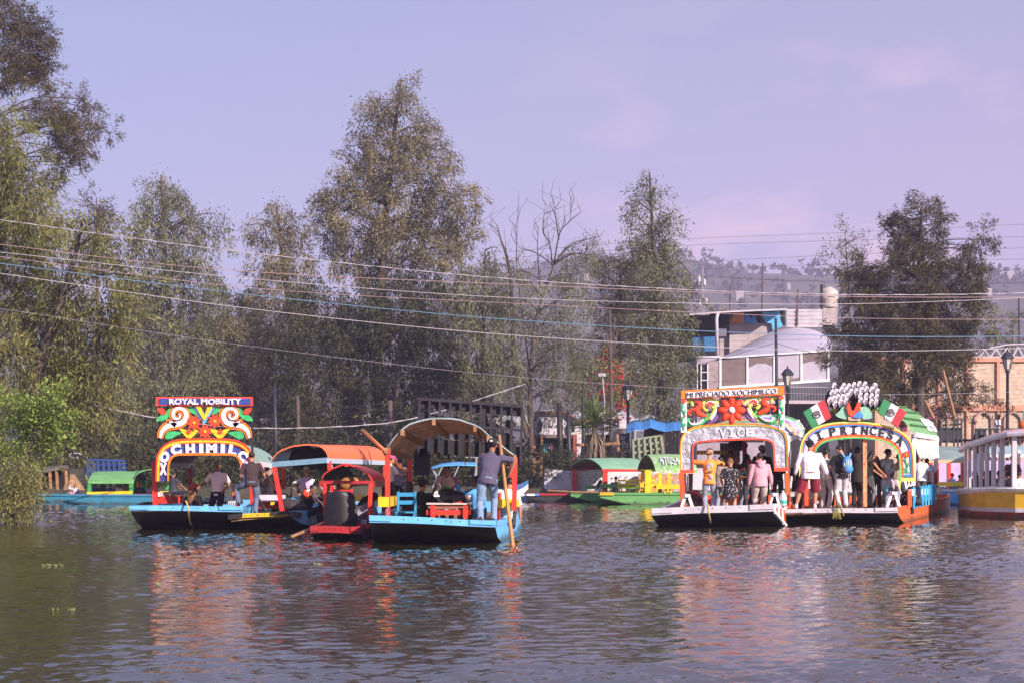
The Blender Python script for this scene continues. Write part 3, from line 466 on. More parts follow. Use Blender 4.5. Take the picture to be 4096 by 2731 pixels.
mb = MB(); pbox(mb, 2555, 1893, 2745, 1990, 56.75, .2); solo(mb, 'mural_wall', m_, 'low wall painted with a red and yellow mural behind the green roofed boats', 'wall')
mb = MB(); pbox(mb, 3700, 1840, 4250, 1985, 58.2, .4); solo(mb, 'quay_wall', mat('lilac_plaster', (.45, .34, .55), .85, .2, 2, .2, 10, chip=(.5, .45, .55), chip_amt=.42), 'lilac painted quay wall behind the boats at the right', 'wall')
# white building with the arched gable
Yb = 64; root = thing('white_building', 'white building with stepped gable, brown roof edge and black wall letters', 'building', at(2300, 1860, Yb))
mb = MB(); mb.prism([at(*p, Yb) for p in [(2136, 1736), (2136, 1656), (2150, 1648), (2275, 1650), (2290, 1668), (2306, 1686), (2476, 1680), (2476, 1736)]], (0, 7, 0)); pbox(mb, 2308, 1736, 2340, 1840, Yb, .4); pbox(mb, 2448, 1736, 2476, 1850, Yb, .4); mb.build('wall', WPL, root)
mb = MB(); pbox(mb, 2136, 1738, 2480, 1870, Yb + 3, .3); mb.build('inner_wall', DARKIN, root)
mb = MB(); stroke(mb, [(2132, 1652), (2150, 1646), (2272, 1647), (2290, 1666), (2306, 1683), (2478, 1677)], [7, 7], Yb - .02, .25, 0, 1); mb.build('roof_edge', BRED, root)
for x0, x1 in ((2132, 2146), (2292, 2308)): mb = MB(); pbox(mb, x0, 1737, x1, 1860, Yb - .1, .45); mb.build('pillar', BRED, root)
mb = MB(); pbox(mb, 2146, 1737, 2292, 1750, Yb - .05, .35); mb.build('lintel', BROWNP, root)
mb = MB()
for x in range(2150, 2292, 7): pbox(mb, x, 1760, x + 1.6, 1850, Yb + .6, .03)
pbox(mb, 2148, 1757, 2292, 1760, Yb + .6, .04); mb.build('window_bars', DARKM, root)
mb = MB(); text(mb, 'ZACAPA', 2176, 1698, 2257, 1709, Yb - .02, .02, -.01)
for s, x, y, r in (('L', 2174, 1689, -50), ('A', 2186, 1672, -32), ('N', 2206, 1663, -14), ('U', 2222, 1660, 0), ('E', 2238, 1665, 20), ('V', 2250, 1676, 38), ('A', 2261, 1692, 55)): letter(mb, s, x, y, 7, 9, r, Yb - .02, .02, 0)
mb.build('lettering', DARKM, root)
for x in (2160, 2292):
    mb = MB(); c = at(x, 1705, Yb - .25); mb.lathe(c, [(.03, -.22), (.07, -.18), (.09, .05), (.12, .08), (.05, .2), (.01, .3)], 8); mb.tube([c + V((-.16, .24, -.02)), c + V((-.1, .1, -.25)), c + V((0, 0, -.2))], .02, 5); mb.build('wall_lantern', DARKM, root)
tn = thing('marquee_tent', 'white peaked marquee roofs behind the white building', 'tent', at(2420, 1850, 72))
for x0, xm, x1, yt, yb in ((2270, 2310, 2360, 1640, 1682), (2340, 2385, 2440, 1625, 1678), (2430, 2490, 2560, 1638, 1680), (2120, 2200, 2290, 1634, 1650), (2540, 2600, 2660, 1650, 1690)):
    a, b, c = at(x0, yb, 70), at(x1, yb, 70), at(xm, yt, 72.5); mb = MB(); d, e_ = a + V((0, 5, 0)), b + V((0, 5, 0)); mb.add([a, b, c, d, e_], [(0, 1, 2), (1, 4, 2), (4, 3, 2), (3, 0, 2)]); mb.add([a, b, b - V((0, 0, .35)), a - V((0, 0, .35))], [(0, 1, 2, 3)]); mb.build('canopy', SHEETM, tn); mb = MB(); mb.tube([a - V((0, 0, 3)), a], .05, 6); mb.build('pole', STEEL, tn)
for k, (x0, x1, y0, y1, lab) in enumerate([(1045, 1112, 1672, 1790, 'pale tent wall seen between the trunks right of the sign boat'), (1198, 1246, 1668, 1800, 'narrow pale tent wall behind the bare trunks'), (1434, 1512, 1655, 1768, 'pale tent wall behind the orange boat roof by the leaning pole'), (1985, 2130, 1660, 1700, 'white awning glimpsed behind the thick willow trunks')]):
    mb = MB(); Yt = 79; rows = [[at(x, y, Yt + d) for x in np.linspace(x0 - d * 8, x1 + d * 4, 4)] for y, d in ((y1, 0), (y0 + 18, 0), (y0, 1.2), (y0 + 4, 4))]; mb.sheet(rows, (0, .04, 0)); solo(mb, 'tent_wall', SHEETM, lab, 'tent', 'pale tents among the trees')
for lab, x0, x1, y1, m, nm in (('cyan towel on the fence of the white building', 2160, 2188, 1808, mat('cyan_towel', (.05, .45, .62), .9, .15, 6, .4, 10), 'towel'), ('pink towel next to the cyan one on the fence', 2189, 2209, 1797, mat('pink_towel', (.62, .28, .55), .9, .15, 6, .4, 10), 'towel')):
    mb = MB(); rows = [[at(x, y, Yb + .5 + .05 * math.sin(x * .6)) for x in np.linspace(x0, x1, 9)] for y in np.linspace(1770, y1, 5)]; mb.sheet(rows, (0, .03, 0)); solo(mb, nm, m, lab, 'towel')
# wooden rail fence
root = thing('plank_fence', 'rough plank and pole fence in front of the white building', 'fence', at(2200, 1860, 60))
for x0, y0, x1, y1 in ((2168, 1740, 2165, 1900), (2470, 1735, 2478, 1860), (2138, 1780, 2136, 1900)): mb = MB(); mb.beam(at(x0, y0, 60), at(x1, y1, 60), .09, .09); mb.build('post', WOOD, root)
for x0, y0, x1, y1 in ((2131, 1815, 2200, 1812), (2133, 1846, 2165, 1845), (2300, 1778, 2480, 1772), (2128, 1815, 2158, 1818)): mb = MB(); mb.beam(at(x0, y0, 59.9), at(x1, y1, 59.9), .04, .11); mb.build('plank', WOOD, root)
mb = MB(); flat(mb, rect(2476, 1732, 2516, 1800), 61.5, .06); t_ = MB(); text(t_, 'Bar', 2483, 1740, 2503, 1756, 61.42, .02, .0, -6); text(t_, 'Pe', 2490, 1760, 2512, 1790, 61.42, .02, .0, -4)
o = solo(mb, 'bar_sign', mat('dark_teal_board', (.015, .05, .09), .6, .2, 3), 'dark teal board with white handwritten words Bar Pe', 'sign'); t_.build('lettering', WHITE, o)
mb = MB(); rows = [[at(x, y, 60 + d) for x in np.linspace(2508, 2725, 8)] for y, d in ((1716, 0), (1690, 1.5), (1678, 4))]
for r in rows: r[0].z -= .1; r[3].z += .1; r[5].z -= .06
mb.sheet(rows, (0, 0, -.03)); o = solo(mb, 'blue_awning', TARPB, 'blue tarpaulin awning behind the slender tree', 'awning'); 
for x in (2530, 2715): mb = MB(); mb.tube([at(x, 1712, 60.1), at(x, 1850, 60.1)], .04, 6); mb.build('pole', DARKM, o)
mb = MB(); pbox(mb, 2600, 1690, 2775, 1850, 63, 3); solo(mb, 'dark_shed', DARKIN, 'dark open doorway of a shed behind the slender tree', 'shed')
# sign racks standing on the bank
def rack(name, lab, quad, Y, nv, nh, m, bw=.08, extra=None, cat='sign frame'):
    root = thing(name, lab, cat, at((quad[0][0] + quad[1][0]) / 2, max(q[1] for q in quad), Y)); TL, TR, BR, BL = [np.array(q, float) for q in quad]
    for k in range(nv):
        t = k / (nv - 1); mb = MB(); mb.beam(at(*(TL + (TR - TL) * t), Y), at(*(BL + (BR - BL) * t), Y), bw, .05, 0, (0, 1, 0)); mb.build('upright', m, root)
    for k in range(nh):
        t = k / (nh - 1); mb = MB(); mb.beam(at(*(TL + (BL - TL) * t), Y + .06), at(*(TR + (BR - TR) * t), Y + .06), .05, bw); mb.build('cross_bar', m, root)
    return root
GRN = mat('grey_green_paint', (.22, .25, .17), .8, .2, 3)
r_ = rack('sign_rack', 'grey green slatted sign frame leaning on the bank, seen from behind', [(2533, 1757), (2645, 1741), (2655, 1815), (2535, 1838)], 59, 6, 4, GRN)
mb = MB(); flat(mb, [(2536, 1762), (2643, 1746), (2652, 1775), (2630, 1790), (2600, 1782), (2575, 1800), (2538, 1800)], 59.15, .03); flat(mb, [(2536, 1805), (2575, 1805), (2590, 1822), (2620, 1800), (2652, 1800), (2654, 1814), (2536, 1837)], 59.15, .03); mb.build('backing', GRN, r_)
BLF = paint('blue_frame_paint', (.02, .06, .2)); r_ = rack('sign_rack', 'blue slatted sign frame with white and brown panels behind the moored green roofed boat', [(350, 1836), (497, 1841), (500, 1895), (352, 1905)], 58, 8, 4, BLF)
mb = MB(); flat(mb, rect(356, 1850, 494, 1884), 58.2, .03); mb.build('white_panel', WHITE, r_)
mb = MB(); flat(mb, rect(356, 1838, 494, 1848), 58.2, .03)
for x in (398, 424, 446, 470): flat(mb, crom([(x - 9, 1880), (x - 6, 1858), (x, 1853), (x + 6, 1860), (x + 8, 1880)], 3), 58.14, .03)
mb.build('brown_shape', BROWNP, r_)
r_ = thing('arch_sign', 'black arch sign with pale letters under the trees at the left', 'sign', at(300, 1900, 60)); mb = MB()
flat(mb, rect(268, 1805, 344, 1834), 60, .08); flat(mb, rect(268, 1834, 276, 1900), 60, .08); flat(mb, rect(336, 1834, 346, 1900), 60, .08); mb.build('panel', BLACKP, r_); mb = MB(); text(mb, 'LYA', 291, 1824, 314, 1831, 59.9, .02); stroke(mb, [(278, 1822), (285, 1812), (315, 1811), (322, 1818)], [2, 2], 59.9, .02); mb.build('lettering', WHITE, r_)
r_ = thing('thatched_hut', 'small dark hut with sloping thatched roof at the left bank', 'hut', at(210, 1960, 57.6)); mb = MB(); rows = [[at(x, y, 57.6 + d) for x, y in l_] for l_, d in (([(150, 1882), (200, 1872), (275, 1862)], 0), ([(160, 1870), (205, 1862), (268, 1858)], 2.5))]; mb.sheet(rows, (0, 0, -.1)); mb.build('roof', mat('old_thatch', (.13, .11, .10), .95, .4, 5, .6, 20), r_)
for x, y in ((160, 1882), (198, 1874), (225, 1870), (262, 1866)): mb = MB(); mb.tube([at(x, y, 57.7), at(x + 6, 1985, 57.7)], .06, 6); mb.build('post', WOOD, r_)
mb = MB(); pbox(mb, 160, 1880, 262, 1985, 59.3, .1); mb.build('back_wall', DARKIN, r_)
mb = MB(); rg = np.random.default_rng(5); xs_ = np.linspace(220, 360, 15); rows = [[at(x, 1985 - (k * 9 + 6 * math.sin(x * .05)) * (1 if k < 3 else 2.2) * max(.1, math.sin((x - 220) / 140 * 3.14)), 56.2 + k * .5) + V((0, 0, rg.uniform(-.03, .03))) for x in xs_] for k in range(5)]; mb.sheet(rows, (0, .1, -.3)); solo(mb, 'straw_heap', mat('dry_straw', (.30, .19, .09), .95, .4, 8, .8, 25), 'heap of dry straw on the bank beside the moored boat', 'straw')
# two storey timber racks at the right
TIM = mat('black_timber', (.015, .016, .022), .6, .4, 4)
r_ = thing('timber_rack', 'black two storey timber rack with brown cross beams beside the green roof', 'rack', at(3770, 1900, 60))
for x in (3722, 3740, 3762, 3785, 3815, 3830, 3846): mb = MB(); mb.beam(at(x, 1672, 60), at(x + 2, 1905, 60), .06, .06); mb.build('post', TIM, r_)
for y in (1679, 1699): mb = MB(); mb.beam(at(3690, y + 3, 60.1), at(3846, y - 4, 60.1), .06, .07); mb.build('brown_beam', WOOD, r_)
for y in (1715, 1765, 1790): mb = MB(); mb.beam(at(3690, y, 60.08), at(3848, y, 60.08), .06, .07); mb.build('beam', TIM, r_)
mb = MB(); pbox(mb, 3700, 1708, 3846, 1762, 62.5, .1); mb.build('back_board', TIM, r_)
r_ = thing('timber_platform', 'black timber balcony platform where a man in a hat leans', 'platform', at(4000, 1860, 60)); mb = MB(); pbox(mb, 3903, 1711, 4200, 1717, 59.8, .1); pbox(mb, 3903, 1754, 4200, 1764, 59.8, 3); mb.build('deck', TIM, r_)
for x in (3905, 3940, 3961, 4050, 4110): mb = MB(); mb.beam(at(x, 1714, 59.9), at(x, 1900, 59.9), .09, .09); mb.build('post', TIM, r_)
mb = MB(); mb.lathe(at(3922, 1755, 60.5), [(.25, 0), (.28, .05), (.2, .3), (.05, .42)], 10); solo(mb, 'black_tub', BLACKP, 'rounded black tub on the timber platform beside the railing', 'tub')
# grey house with membrane dome
Yh = 82; root = thing('grey_house', 'grey two storey house with a membrane dome over canvas windows and a railed balcony', 'house', at(3050, 1880, Yh))
mb = MB(); pbox(mb, 2788, 1545, 3315, 1960, Yh + 2, 8); pbox(mb, 2788, 1432, 2878, 1545, Yh + .3, 8); mb.build('wall', LAV, root)
mb = MB(); pbox(mb, 2832, 1447, 2877, 1640, Yh - .05, .3); mb.build('brick_wall', GBRICK, root)
mb = MB(); pbox(mb, 2790, 1455, 2831, 1565, Yh - .06, .1); w_ = mb.build('window', DARKIN, root); mb = MB()
for x in (2788, 2803, 2829): pbox(mb, x, 1453, x + 3.5, 1568, Yh - .16, .1)
for y in (1486, 1518): pbox(mb, 2806, y, 2829, y + 3, Yh - .15, .08)
mb.build('window_frame', WHITE, w_)
dome = crom([(2878, 1432), (2960, 1390), (3050, 1345), (3130, 1318), (3200, 1311), (3260, 1322), (3310, 1348), (3330, 1380)], 4); mb = MB(); rows = [[at(px, py * (1 - s) + (1428 - (px - 2878) * .066) * s, Yh + 5 * (1 - s) ** 1.4) for px, py in dome] for s in (0, .3, .6, 1)]; mb.sheet(rows, (0, .05, 0)); mb.build('membrane_dome', CANVAS, root, True)
for k in range(4):
    a, b = 2880 + k * 108, 2986 + k * 108; y0, y1 = 1434 - k * 8, 1545 - k * 7; mb = MB(); flat(mb, rect(a, y0, b, y1), Yh, .04); pn = mb.build('canvas_window', BROWNP if k == 0 else CANVAS, root)
    if k: mb = MB(); flat(mb, [[(a + 4, y0 + 3), (b - 3, y0 + 3), (b - 3, y0 + 38), (a + 75, y0 + 26), (a + 40, y0 + 26), (a + 4, y0 + 46)], [(a + 4, y1 - 3), (a + 4, y1 - 22), (a + 60, y1 - 15), (b - 3, y1 - 24), (b - 3, y1 - 3)], [(a + 4, y0 + 3), (b - 3, y0 + 3), (b - 3, y0 + 40), (a + 45, y0 + 33), (a + 4, y0 + 44)]][k - 1], Yh - .045, .01); mb.build('torn_canvas', BROWNP, pn)
for k in range(5): mb = MB(); x = 2878 + k * 108; pbox(mb, x, 1434 - k * 8, x + 8, 1548 - k * 7, Yh - .1, .12); mb.build('window_post', WHITE, root)
mb = MB(); stroke(mb, [(2876, 1549), (3318, 1520)], [9, 9], Yh - .06, .12); stroke(mb, [(2876, 1431), (3318, 1402)], [5, 5], Yh - .06, .12); mb.build('window_rail', WHITE, root)
mb = MB(); pbox(mb, 2960, 1600, 3318, 1613, Yh - 1.2, 3.3); mb.build('balcony_slab', mat('pale_slab', (.45, .38, .42), .9, .15, 2), root); mb = MB()
for x in range(2962, 3318, 6): pbox(mb, x, 1548, x + 1.6, 1600, Yh - 1.15, .03)
pbox(mb, 2960, 1546, 3318, 1549, Yh - 1.16, .05); mb.build('railing', mat('pale_metal', (.3, .3, .36), .5, .1, 5, metal=.5), root)
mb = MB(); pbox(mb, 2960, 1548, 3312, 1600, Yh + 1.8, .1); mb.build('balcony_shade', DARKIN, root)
for x in (3160, 3205): 
    mb = MB(); pbox(mb, x, 1635, x + 36, 1668, Yh + 1.9, .08); w_ = mb.build('barred_window', DARKIN, root); mb = MB()
    for q in range(6): pbox(mb, x + q * 7, 1634, x + q * 7 + 1.6, 1669, Yh + 1.84, .03)
    mb.build('bars', WHITE, w_)
# rooftop
mb = MB(); pbox(mb, 2740, 1262, 2862, 1432, Yh + 6, 4); pbox(mb, 2860, 1245, 3140, 1300, Yh + 7, 3); mb.build('open_shed', DARKIN, root)
mb = MB(); rows = [[at(x, y, Yh + d) for x, y in ((2735, 1258), (2880, 1246), (2960, 1242), (3146, 1234))] for d in (3.6, 11)]; mb.sheet(rows, (0, 0, -.08)); mb.build('sheet_roof', SHEETM, root)
mb = MB()
for x in range(2771, 2866, 6): pbox(mb, x, 1350 - (x - 2771) * .05, x + 4.5, 1404, Yh + 3.8, .06)
mb.build('blue_fence', paint('blue_sheet_paint', (.03, .17, .38)), root)
mb = MB(); mb.tube([at(2872, 1252, Yh + 3), at(2866, 1275, Yh + 3), at(2870, 1425, Yh + 3)], .09, 8); mb.tube([at(2782, 1427, Yh + 2), at(2880, 1427, Yh + 2)], .06, 8); mb.build('drain_pipe', SHEETM, root, True)
mb = MB(); pbox(mb, 2918, 1293, 3092, 1420, Yh + 5.5, 1.2); pbox(mb, 2878, 1345, 2918, 1432, Yh + 5.8, 1.); mb.build('parapet', CONC, root)
mb = MB()
for y in range(1238, 1308, 8): pbox(mb, 3146, y, 3290, y + 6.5, Yh + 5 + (y % 16) * .006, .08)
mb.build('corrugated_screen', SHEETM, root)
for nm, lab, m, pts in (('hanging_cloth', 'orange cloth hanging under the roof of the grey house', mat('orange_cloth', (.55, .22, .09), .9, .12, 4, .3, 8), [(2936, 1248), (2975, 1246), (2976, 1294), (2920, 1293)]), ('hanging_cloth', 'blue cloth tied in two peaks on the rooftop beside the orange cloth', TARPB, [(2978, 1262), (2992, 1255), (3002, 1275), (3018, 1256), (3030, 1294), (2978, 1294)]), ('hanging_cloth', 'bright blue torn tarpaulin hanging over the rooftop parapet', mat('bright_blue_tarp', (.08, .38, .66), .7, .2, 5, .4, 8), [(3042, 1248), (3060, 1245), (3085, 1252), (3118, 1243), (3122, 1285), (3132, 1305), (3090, 1322), (3085, 1295), (3060, 1290)])):
    mb = MB(); flat(mb, pts, Yh + 5.3, .06); solo(mb, nm, m, lab, 'cloth', 'cloths on the rooftop')
r_ = thing('water_tank', 'cream plastic water tank on the roof beside the dark evergreen', 'water tank', at(3315, 1232, Yh + 6)); mb = MB(); mb.lathe(at(3315, 1232, Yh + 6), [(.5, 0), (.52, .1), (.52, .45), (.54, .48), (.52, .52), (.52, .85), (.42, 1.0), (.22, 1.08), (.2, 1.14), (.01, 1.15)], 20); mb.build('tank', mat('cream_plastic', (.45, .38, .35), .5, .08, 4), r_, True); mb = MB(); text(mb, 'Rotoplas', 3319, 1181, 3352, 1188, Yh + 5.42, .02); mb.build('lettering', DARKM, r_); mb = MB()
for x in (3283, 3289): mb.tube([at(x, 1300, Yh + 5.3), at(x, 1138, Yh + 5.3)], .045, 6)
mb.build('pipe', DARKM, r_)
mb = MB(); pbox(mb, 3275, 1232, 3350, 1300, Yh + 5.6, 2); mb.build('tank_base', CONC, root)
for x, y0, y1, lab in ((2922, 1140, 1290, 'thin rusty pole on the rooftop left of the orange cloth'), (3051, 1052, 1295, 'tall rusty antenna mast on the rooftop between the blue cloths'), (3192, 1158, 1304, 'thin grey pole in front of the corrugated screen')):
    mb = MB(); mb.tube([at(x - 4, y1, Yh + 5), at(x, y0, Yh + 5)], [.06, .04], 6); solo(mb, 'roof_pole', mat('rusty_iron', (.12, .07, .07), .9, .3, 5), lab, 'pole')
r_ = thing('radio_mast', 'slim lattice radio mast with white antennas far behind the slender tree', 'mast', at(2812, 1300, 300)); mb = MB()
for s in (-1, 1): mb.tube([at(2812 + s * 5, 1320, 300), at(2810 + s * 2, 1065, 300)], .1, 4)
for k in range(12): mb.tube([at(2807, 1310 - k * 20, 300), at(2816, 1300 - k * 20, 300)], .07, 4)
mb.build('lattice', mat('mast_grey', (.3, .25, .28), .7, .1, 1), r_)
for x, y in ((2819, 1130), (2797, 1115), (2800, 1207), (2826, 1205)): mb = MB(); mb.tube([at(x, y + 12, 300), at(x, y - 12, 300)], .2, 6); mb.build('antenna', WHITE, r_)
for k, (px, py, w, h, d) in enumerate([(2960, 1128, 30, 22, 640), (2790, 1108, 20, 8, 700), (3156, 1100, 12, 8, 690), (3880, 1110, 14, 12, 700), (3960, 1150, 18, 12, 640), (4040, 1130, 22, 14, 690), (2350, 1105, 26, 12, 690)]):
    z = float(hz(np.array(X(px, d)), np.array(d))); c = V((X(px, d), d, z)); sw, sh = w * d / F, h * d / F; r_ = thing('hillside_house', ['pale three storey house on the hill behind the antenna mast', 'small white house near the ridge by the radio mast', 'tiny pale house high on the ridge right of the antenna mast', 'small pinkish house high on the hill at the right edge', 'low pale house on the hillside behind the yellow green poplars', 'pale block house near the ridge at the right edge', 'white roofed house on the hill between the bare branches'][k], 'house', c, 'houses on the far hills')
    mb = MB(); mb.box(c + V((0, sw / 2, sh / 2)), (sw, sw, sh + 3)); mb.build('wall', CONC, r_); mb = MB(); mb.box(c + V((0, sw / 2, sh + 1.6)), (sw * 1.08, sw * 1.08, .3)); mb.build('roof', SHEETM, r_)
# salmon building
Ys = 79; root = thing('salmon_building', 'long building of cream stone blocks framed in salmon paint, with brick arches', 'building', at(3900, 1930, Ys))
mb = MB(); pbox(mb, 3500, 1436, 4330, 1960, Ys, 9); mb.build('wall', STONE, root); mb = MB()
for x in (3500, 3610, 3752, 3866, 3988, 4200): pbox(mb, x, 1446, x + 12, 1618, Ys - .12, .2); pbox(mb, x + (0 if x != 3988 else 2), 1642, x + (12 if x < 3700 else 8), 1960, Ys - .12, .2)
pbox(mb, 3490, 1428, 4330, 1446, Ys - .14, .4); pbox(mb, 3490, 1618, 4330, 1642, Ys - .14, .3); mb.build('salmon_frame', SALM, root)
AB = brick('arch_brick', (.35, .14, .12), (.28, .11, .1), (.45, .38, .34), .2, .09)
for cx, r0 in ((3932, 34), (4051, 34), (3720, 34)):
    mb = MB(); stroke(mb, [(cx - r0, 1790), (cx - r0, 1690), (cx - r0 * .8, 1663), (cx, 1646), (cx + r0 * .8, 1663), (cx + r0, 1690), (cx + r0, 1790)], [9, 9], Ys - .02, .1, 0, 4); mb.build('brick_arch', AB, root)
mb = MB(); rows = [[at(x, y, Ys + d) for x, y in ((3890, 1412), (3950, 1392), (4030, 1376), (4120, 1372), (4250, 1378))] for d in (1, 8)]; mb.sheet(rows, (0, 0, -.05)); mb.build('roof_sheet', SHEETM, root); mb = MB()
xs_ = list(range(3895, 4200, 22))
for k, x in enumerate(xs_[:-1]): mb.tube([at(x, 1428 if k % 2 else 1402 - k * 2, Ys + .9), at(xs_[k + 1], 1402 - k * 2 if k % 2 else 1428, Ys + .9)], .045, 5)
mb.tube([at(3890, 1428, Ys + .9), at(4200, 1428, Ys + .9)], .05, 5); mb.build('roof_truss', SHEETM, root)
for x in (3545, 3770): mb = MB(); pbox(mb, x, 1530, x + 60, 1600, Ys - .05, .08); w_ = mb.build('window', SHEETM, root); mb = MB(); [pbox(mb, x + q * 8, 1530, x + q * 8 + 2, 1600, Ys - .12, .04) for q in range(8)]; mb.build('bars', WHITE, w_)
mb = MB(); flat(mb, rect(3662, 1628, 3821, 1678), 70, .05); flat(mb, rect(3600, 1682, 3628, 1725), 70, .05); o = solo(mb, 'menu_banner', MAROON, 'maroon menu banner with rows of pale text above the timber rack', 'banner'); mb = MB(); rg = random.Random(2)
for cx_ in (3685, 3706, 3728, 3750):
    for y in range(1634, 1674, 5):
        if rg.random() < .8: flat(mb, rect(cx_, y, cx_ + rg.uniform(8, 17), y + 1.6), 69.94, .01)
flat(mb, crom([(3768, 1655), (3785, 1648), (3805, 1655), (3812, 1664), (3790, 1668), (3770, 1665)], 3, True), 69.94, .01); flat(mb, rect(3780, 1635, 3800, 1642), 69.94, .01); mb.build('printed_lines', mat('pale_print', (.5, .35, .36), .7, .2, 9), o)
for x0, y0, x1, y1, lab in ((3700, 1600, 3742, 1690, 'slanting bare pole leaning past the menu banner'), (3772, 1480, 3822, 1680, 'pale slanting pole hanging among the evergreen branches')):
    mb = MB(); mb.tube([at(x0, y0, 61), at(x1, y1, 61)], .06, 7); solo(mb, 'leaning_pole', WOOD, lab, 'pole')
mb = MB(); flat(mb, rect(4090, 1640, 4130, 1692), 64, .05); o = solo(mb, 'green_panel', paint('green_panel_paint', (.02, .25, .16)), 'green panel with an orange ball at the right edge above the platform', 'sign'); mb = MB(); mb.ell(at(4094, 1700, 63.9), .2); mb.build('orange_ball', ORANGE, o, True)
# ---------------------------------------------------------------- lamps, poles, wires
LG = mat('frosted_glass', (.5, .46, .42), .3, .1, 4)
def lamp(px, yt, Y, lab, yb=1900, s=1.):
    c = at(px, yt, Y); zb = Z(yb, Y); r_ = thing('street_lamp', lab, 'street lamp', (c.x, Y, zb), 'old style street lamps'); h = .55 * s
    mb = MB(); mb.lathe((c.x, Y, zb), [(.14, 0), (.14, .3), (.07, .45), (.055, c.z - zb - h * 1.6), (.11, c.z - zb - h * 1.5), (.06, c.z - zb - h * 1.35)], 8); mb.build('post', DARKM, r_, True)
    mb = MB(); mb.lathe(c - V((0, 0, h * 1.35)), [(.10 * s, 0), (.19 * s, h * .75)], 6); mb.build('glass', LG, r_)
    mb = MB(); mb.lathe(c - V((0, 0, h * .6)), [(.27 * s, 0), (.25 * s, .05), (.12 * s, h * .4), (.03, h * .48), (.035, h * .55), (.005, h * .7)], 6)
    for k in range(6): a = k * math.pi / 3; mb.tube([c + V((math.cos(a) * .11 * s, math.sin(a) * .11 * s, -h * 1.35)), c + V((math.cos(a) * .2 * s, math.sin(a) * .2 * s, -h * .6))], .015, 4)
    mb.build('cap', DARKM, r_)
lamp(3150, 1465, 64, 'old style street lamp in front of the grey house', 1850); lamp(4030, 1397, 60, 'old style street lamp at the right edge before the cream stone wall'); lamp(2512, 1522, 63, 'old style street lamp beside the slender tree', 1860)
for px, y0, Y, lab, w in ((3103, 1272, 74, 'tall utility pole in front of the membrane dome', .1), (2330, 1515, 62, 'dark steel pole in front of the white building', .11), (2236, 1610, 61, 'dark wooden post covering the letters on the white building', .16), (2272, 1640, 61.5, 'dark leaning post right of the wall letters', .12), (1098, 1540, 63, 'dark blue pole right of the sign boat', .1), (1190, 1580, 64, 'bare reddish trunk post behind the orange boat roof', .1), (2440, 1240, 61, 'bare thin dead trunk beside the bougainvillea', .08), (4075, 1190, 90, 'thin green lattice pole at the right edge', .07), (1560, 1600, 66, 'bare trunk rising behind the leaning orange pole', .16)):
    mb = MB(); a = at(px, y0, Y); mb.tube([(a.x - .02, Y, .5), (a.x + .05, Y, a.z * .5), a], [w, w * .85, w * .6], 7)
    if px == 2440:
        for dx, y in ((14, 1330), (-10, 1360), (20, 1390)): mb.tube([at(px, y + 70, Y), at(px + dx, y, Y), at(px + dx * 1.6, y - 70, Y)], [.05, .03, .01], 5)
    solo(mb, 'bare_post', BARK if px in (2440, 1190, 1560) else DWOOD if px == 2236 else DARKM, lab, 'post', smooth=True)
mb = MB(); mb.tube([at(2410, 1505, 62.5), at(2418, 1600, 62.5), at(2418, 1800, 62.5)], .03, 6); mb.box(at(2408, 1498, 62.5), (.3, .2, .12)); solo(mb, 'flood_lamp', STEEL, 'white flood lamp on a thin pole above the yucca', 'lamp')
WW = mat('white_cable', (.50, .46, .5), .5, .1, 3); WD = mat('dark_cable', (.05, .045, .055), .6, .1, 3); WB = mat('blue_cable', (.12, .24, .36), .5, .1, 3); WP = mat('pinkish_cable', (.42, .27, .28), .5, .1, 3)
def wire(lab, pts, m, r=.012, Y0=46, Y1=46, tw=False):
    r *= .62; q = crom(pts, 6); mb = MB(); k = len(q)
    mb.tube([at(x, y, Y0 + (Y1 - Y0) * i / (k - 1)) for i, (x, y) in enumerate(q)], r, 5)
    if tw:
        P = [at(x, y, Y0 + (Y1 - Y0) * i / (k - 1)) for i, (x, y) in enumerate(q)]; ln = np.concatenate([[0], np.cumsum([(P[i + 1] - P[i]).length for i in range(k - 1)])]); xs_ = np.arange(0, ln[-1], .18); A = np.array([tuple(p) for p in P])
        T = [V([np.interp(x, ln, A[:, j]) for j in range(3)]) + V((0, math.sin(x * 5.5) * .012, math.cos(x * 5.5) * .016)) for x in xs_]; mb.tube(T, r * .8, 4)
    solo(mb, 'overhead_wire', m, lab, 'wire', 'overhead wires across the canal')
wire('white twisted overhead wire, the highest bright one at the left edge', [(-200, 855), (0, 880), (900, 1000), (2100, 1121), (3300, 1178), (4296, 1169)], WW, .012, tw=True)
wire('pinkish overhead wire just below the twisted white one', [(-200, 955), (0, 978), (900, 1080), (2100, 1140), (3300, 1185), (4296, 1189)], WP, .013)
wire('pale overhead wire that climbs to the right edge across the dark evergreen', [(-200, 988), (0, 1009), (1000, 1115), (2100, 1194), (3300, 1217), (4296, 1183)], WW, .012)
wire('reddish overhead wire between the pale climbing wire and the blue one', [(-200, 1005), (0, 1027), (1000, 1152), (2100, 1216), (3300, 1270), (4296, 1278)], WP, .011)
wire('bright blue overhead wire', [(-200, 1033), (0, 1054), (1000, 1179), (2100, 1283), (3300, 1342), (4296, 1343)], WB, .018)
wire('lowest bright white overhead wire, below the blue one', [(-200, 1072), (0, 1094), (1000, 1235), (2100, 1344), (3300, 1402), (4296, 1387)], WW, .014)
wire('thin grey overhead wire running low over the trees to the orange topped sign', [(-200, 1205), (0, 1234), (1000, 1384), (2100, 1509), (3300, 1575), (4296, 1560)], mat('grey_cable', (.35, .31, .36), .5, .1, 3), .008)
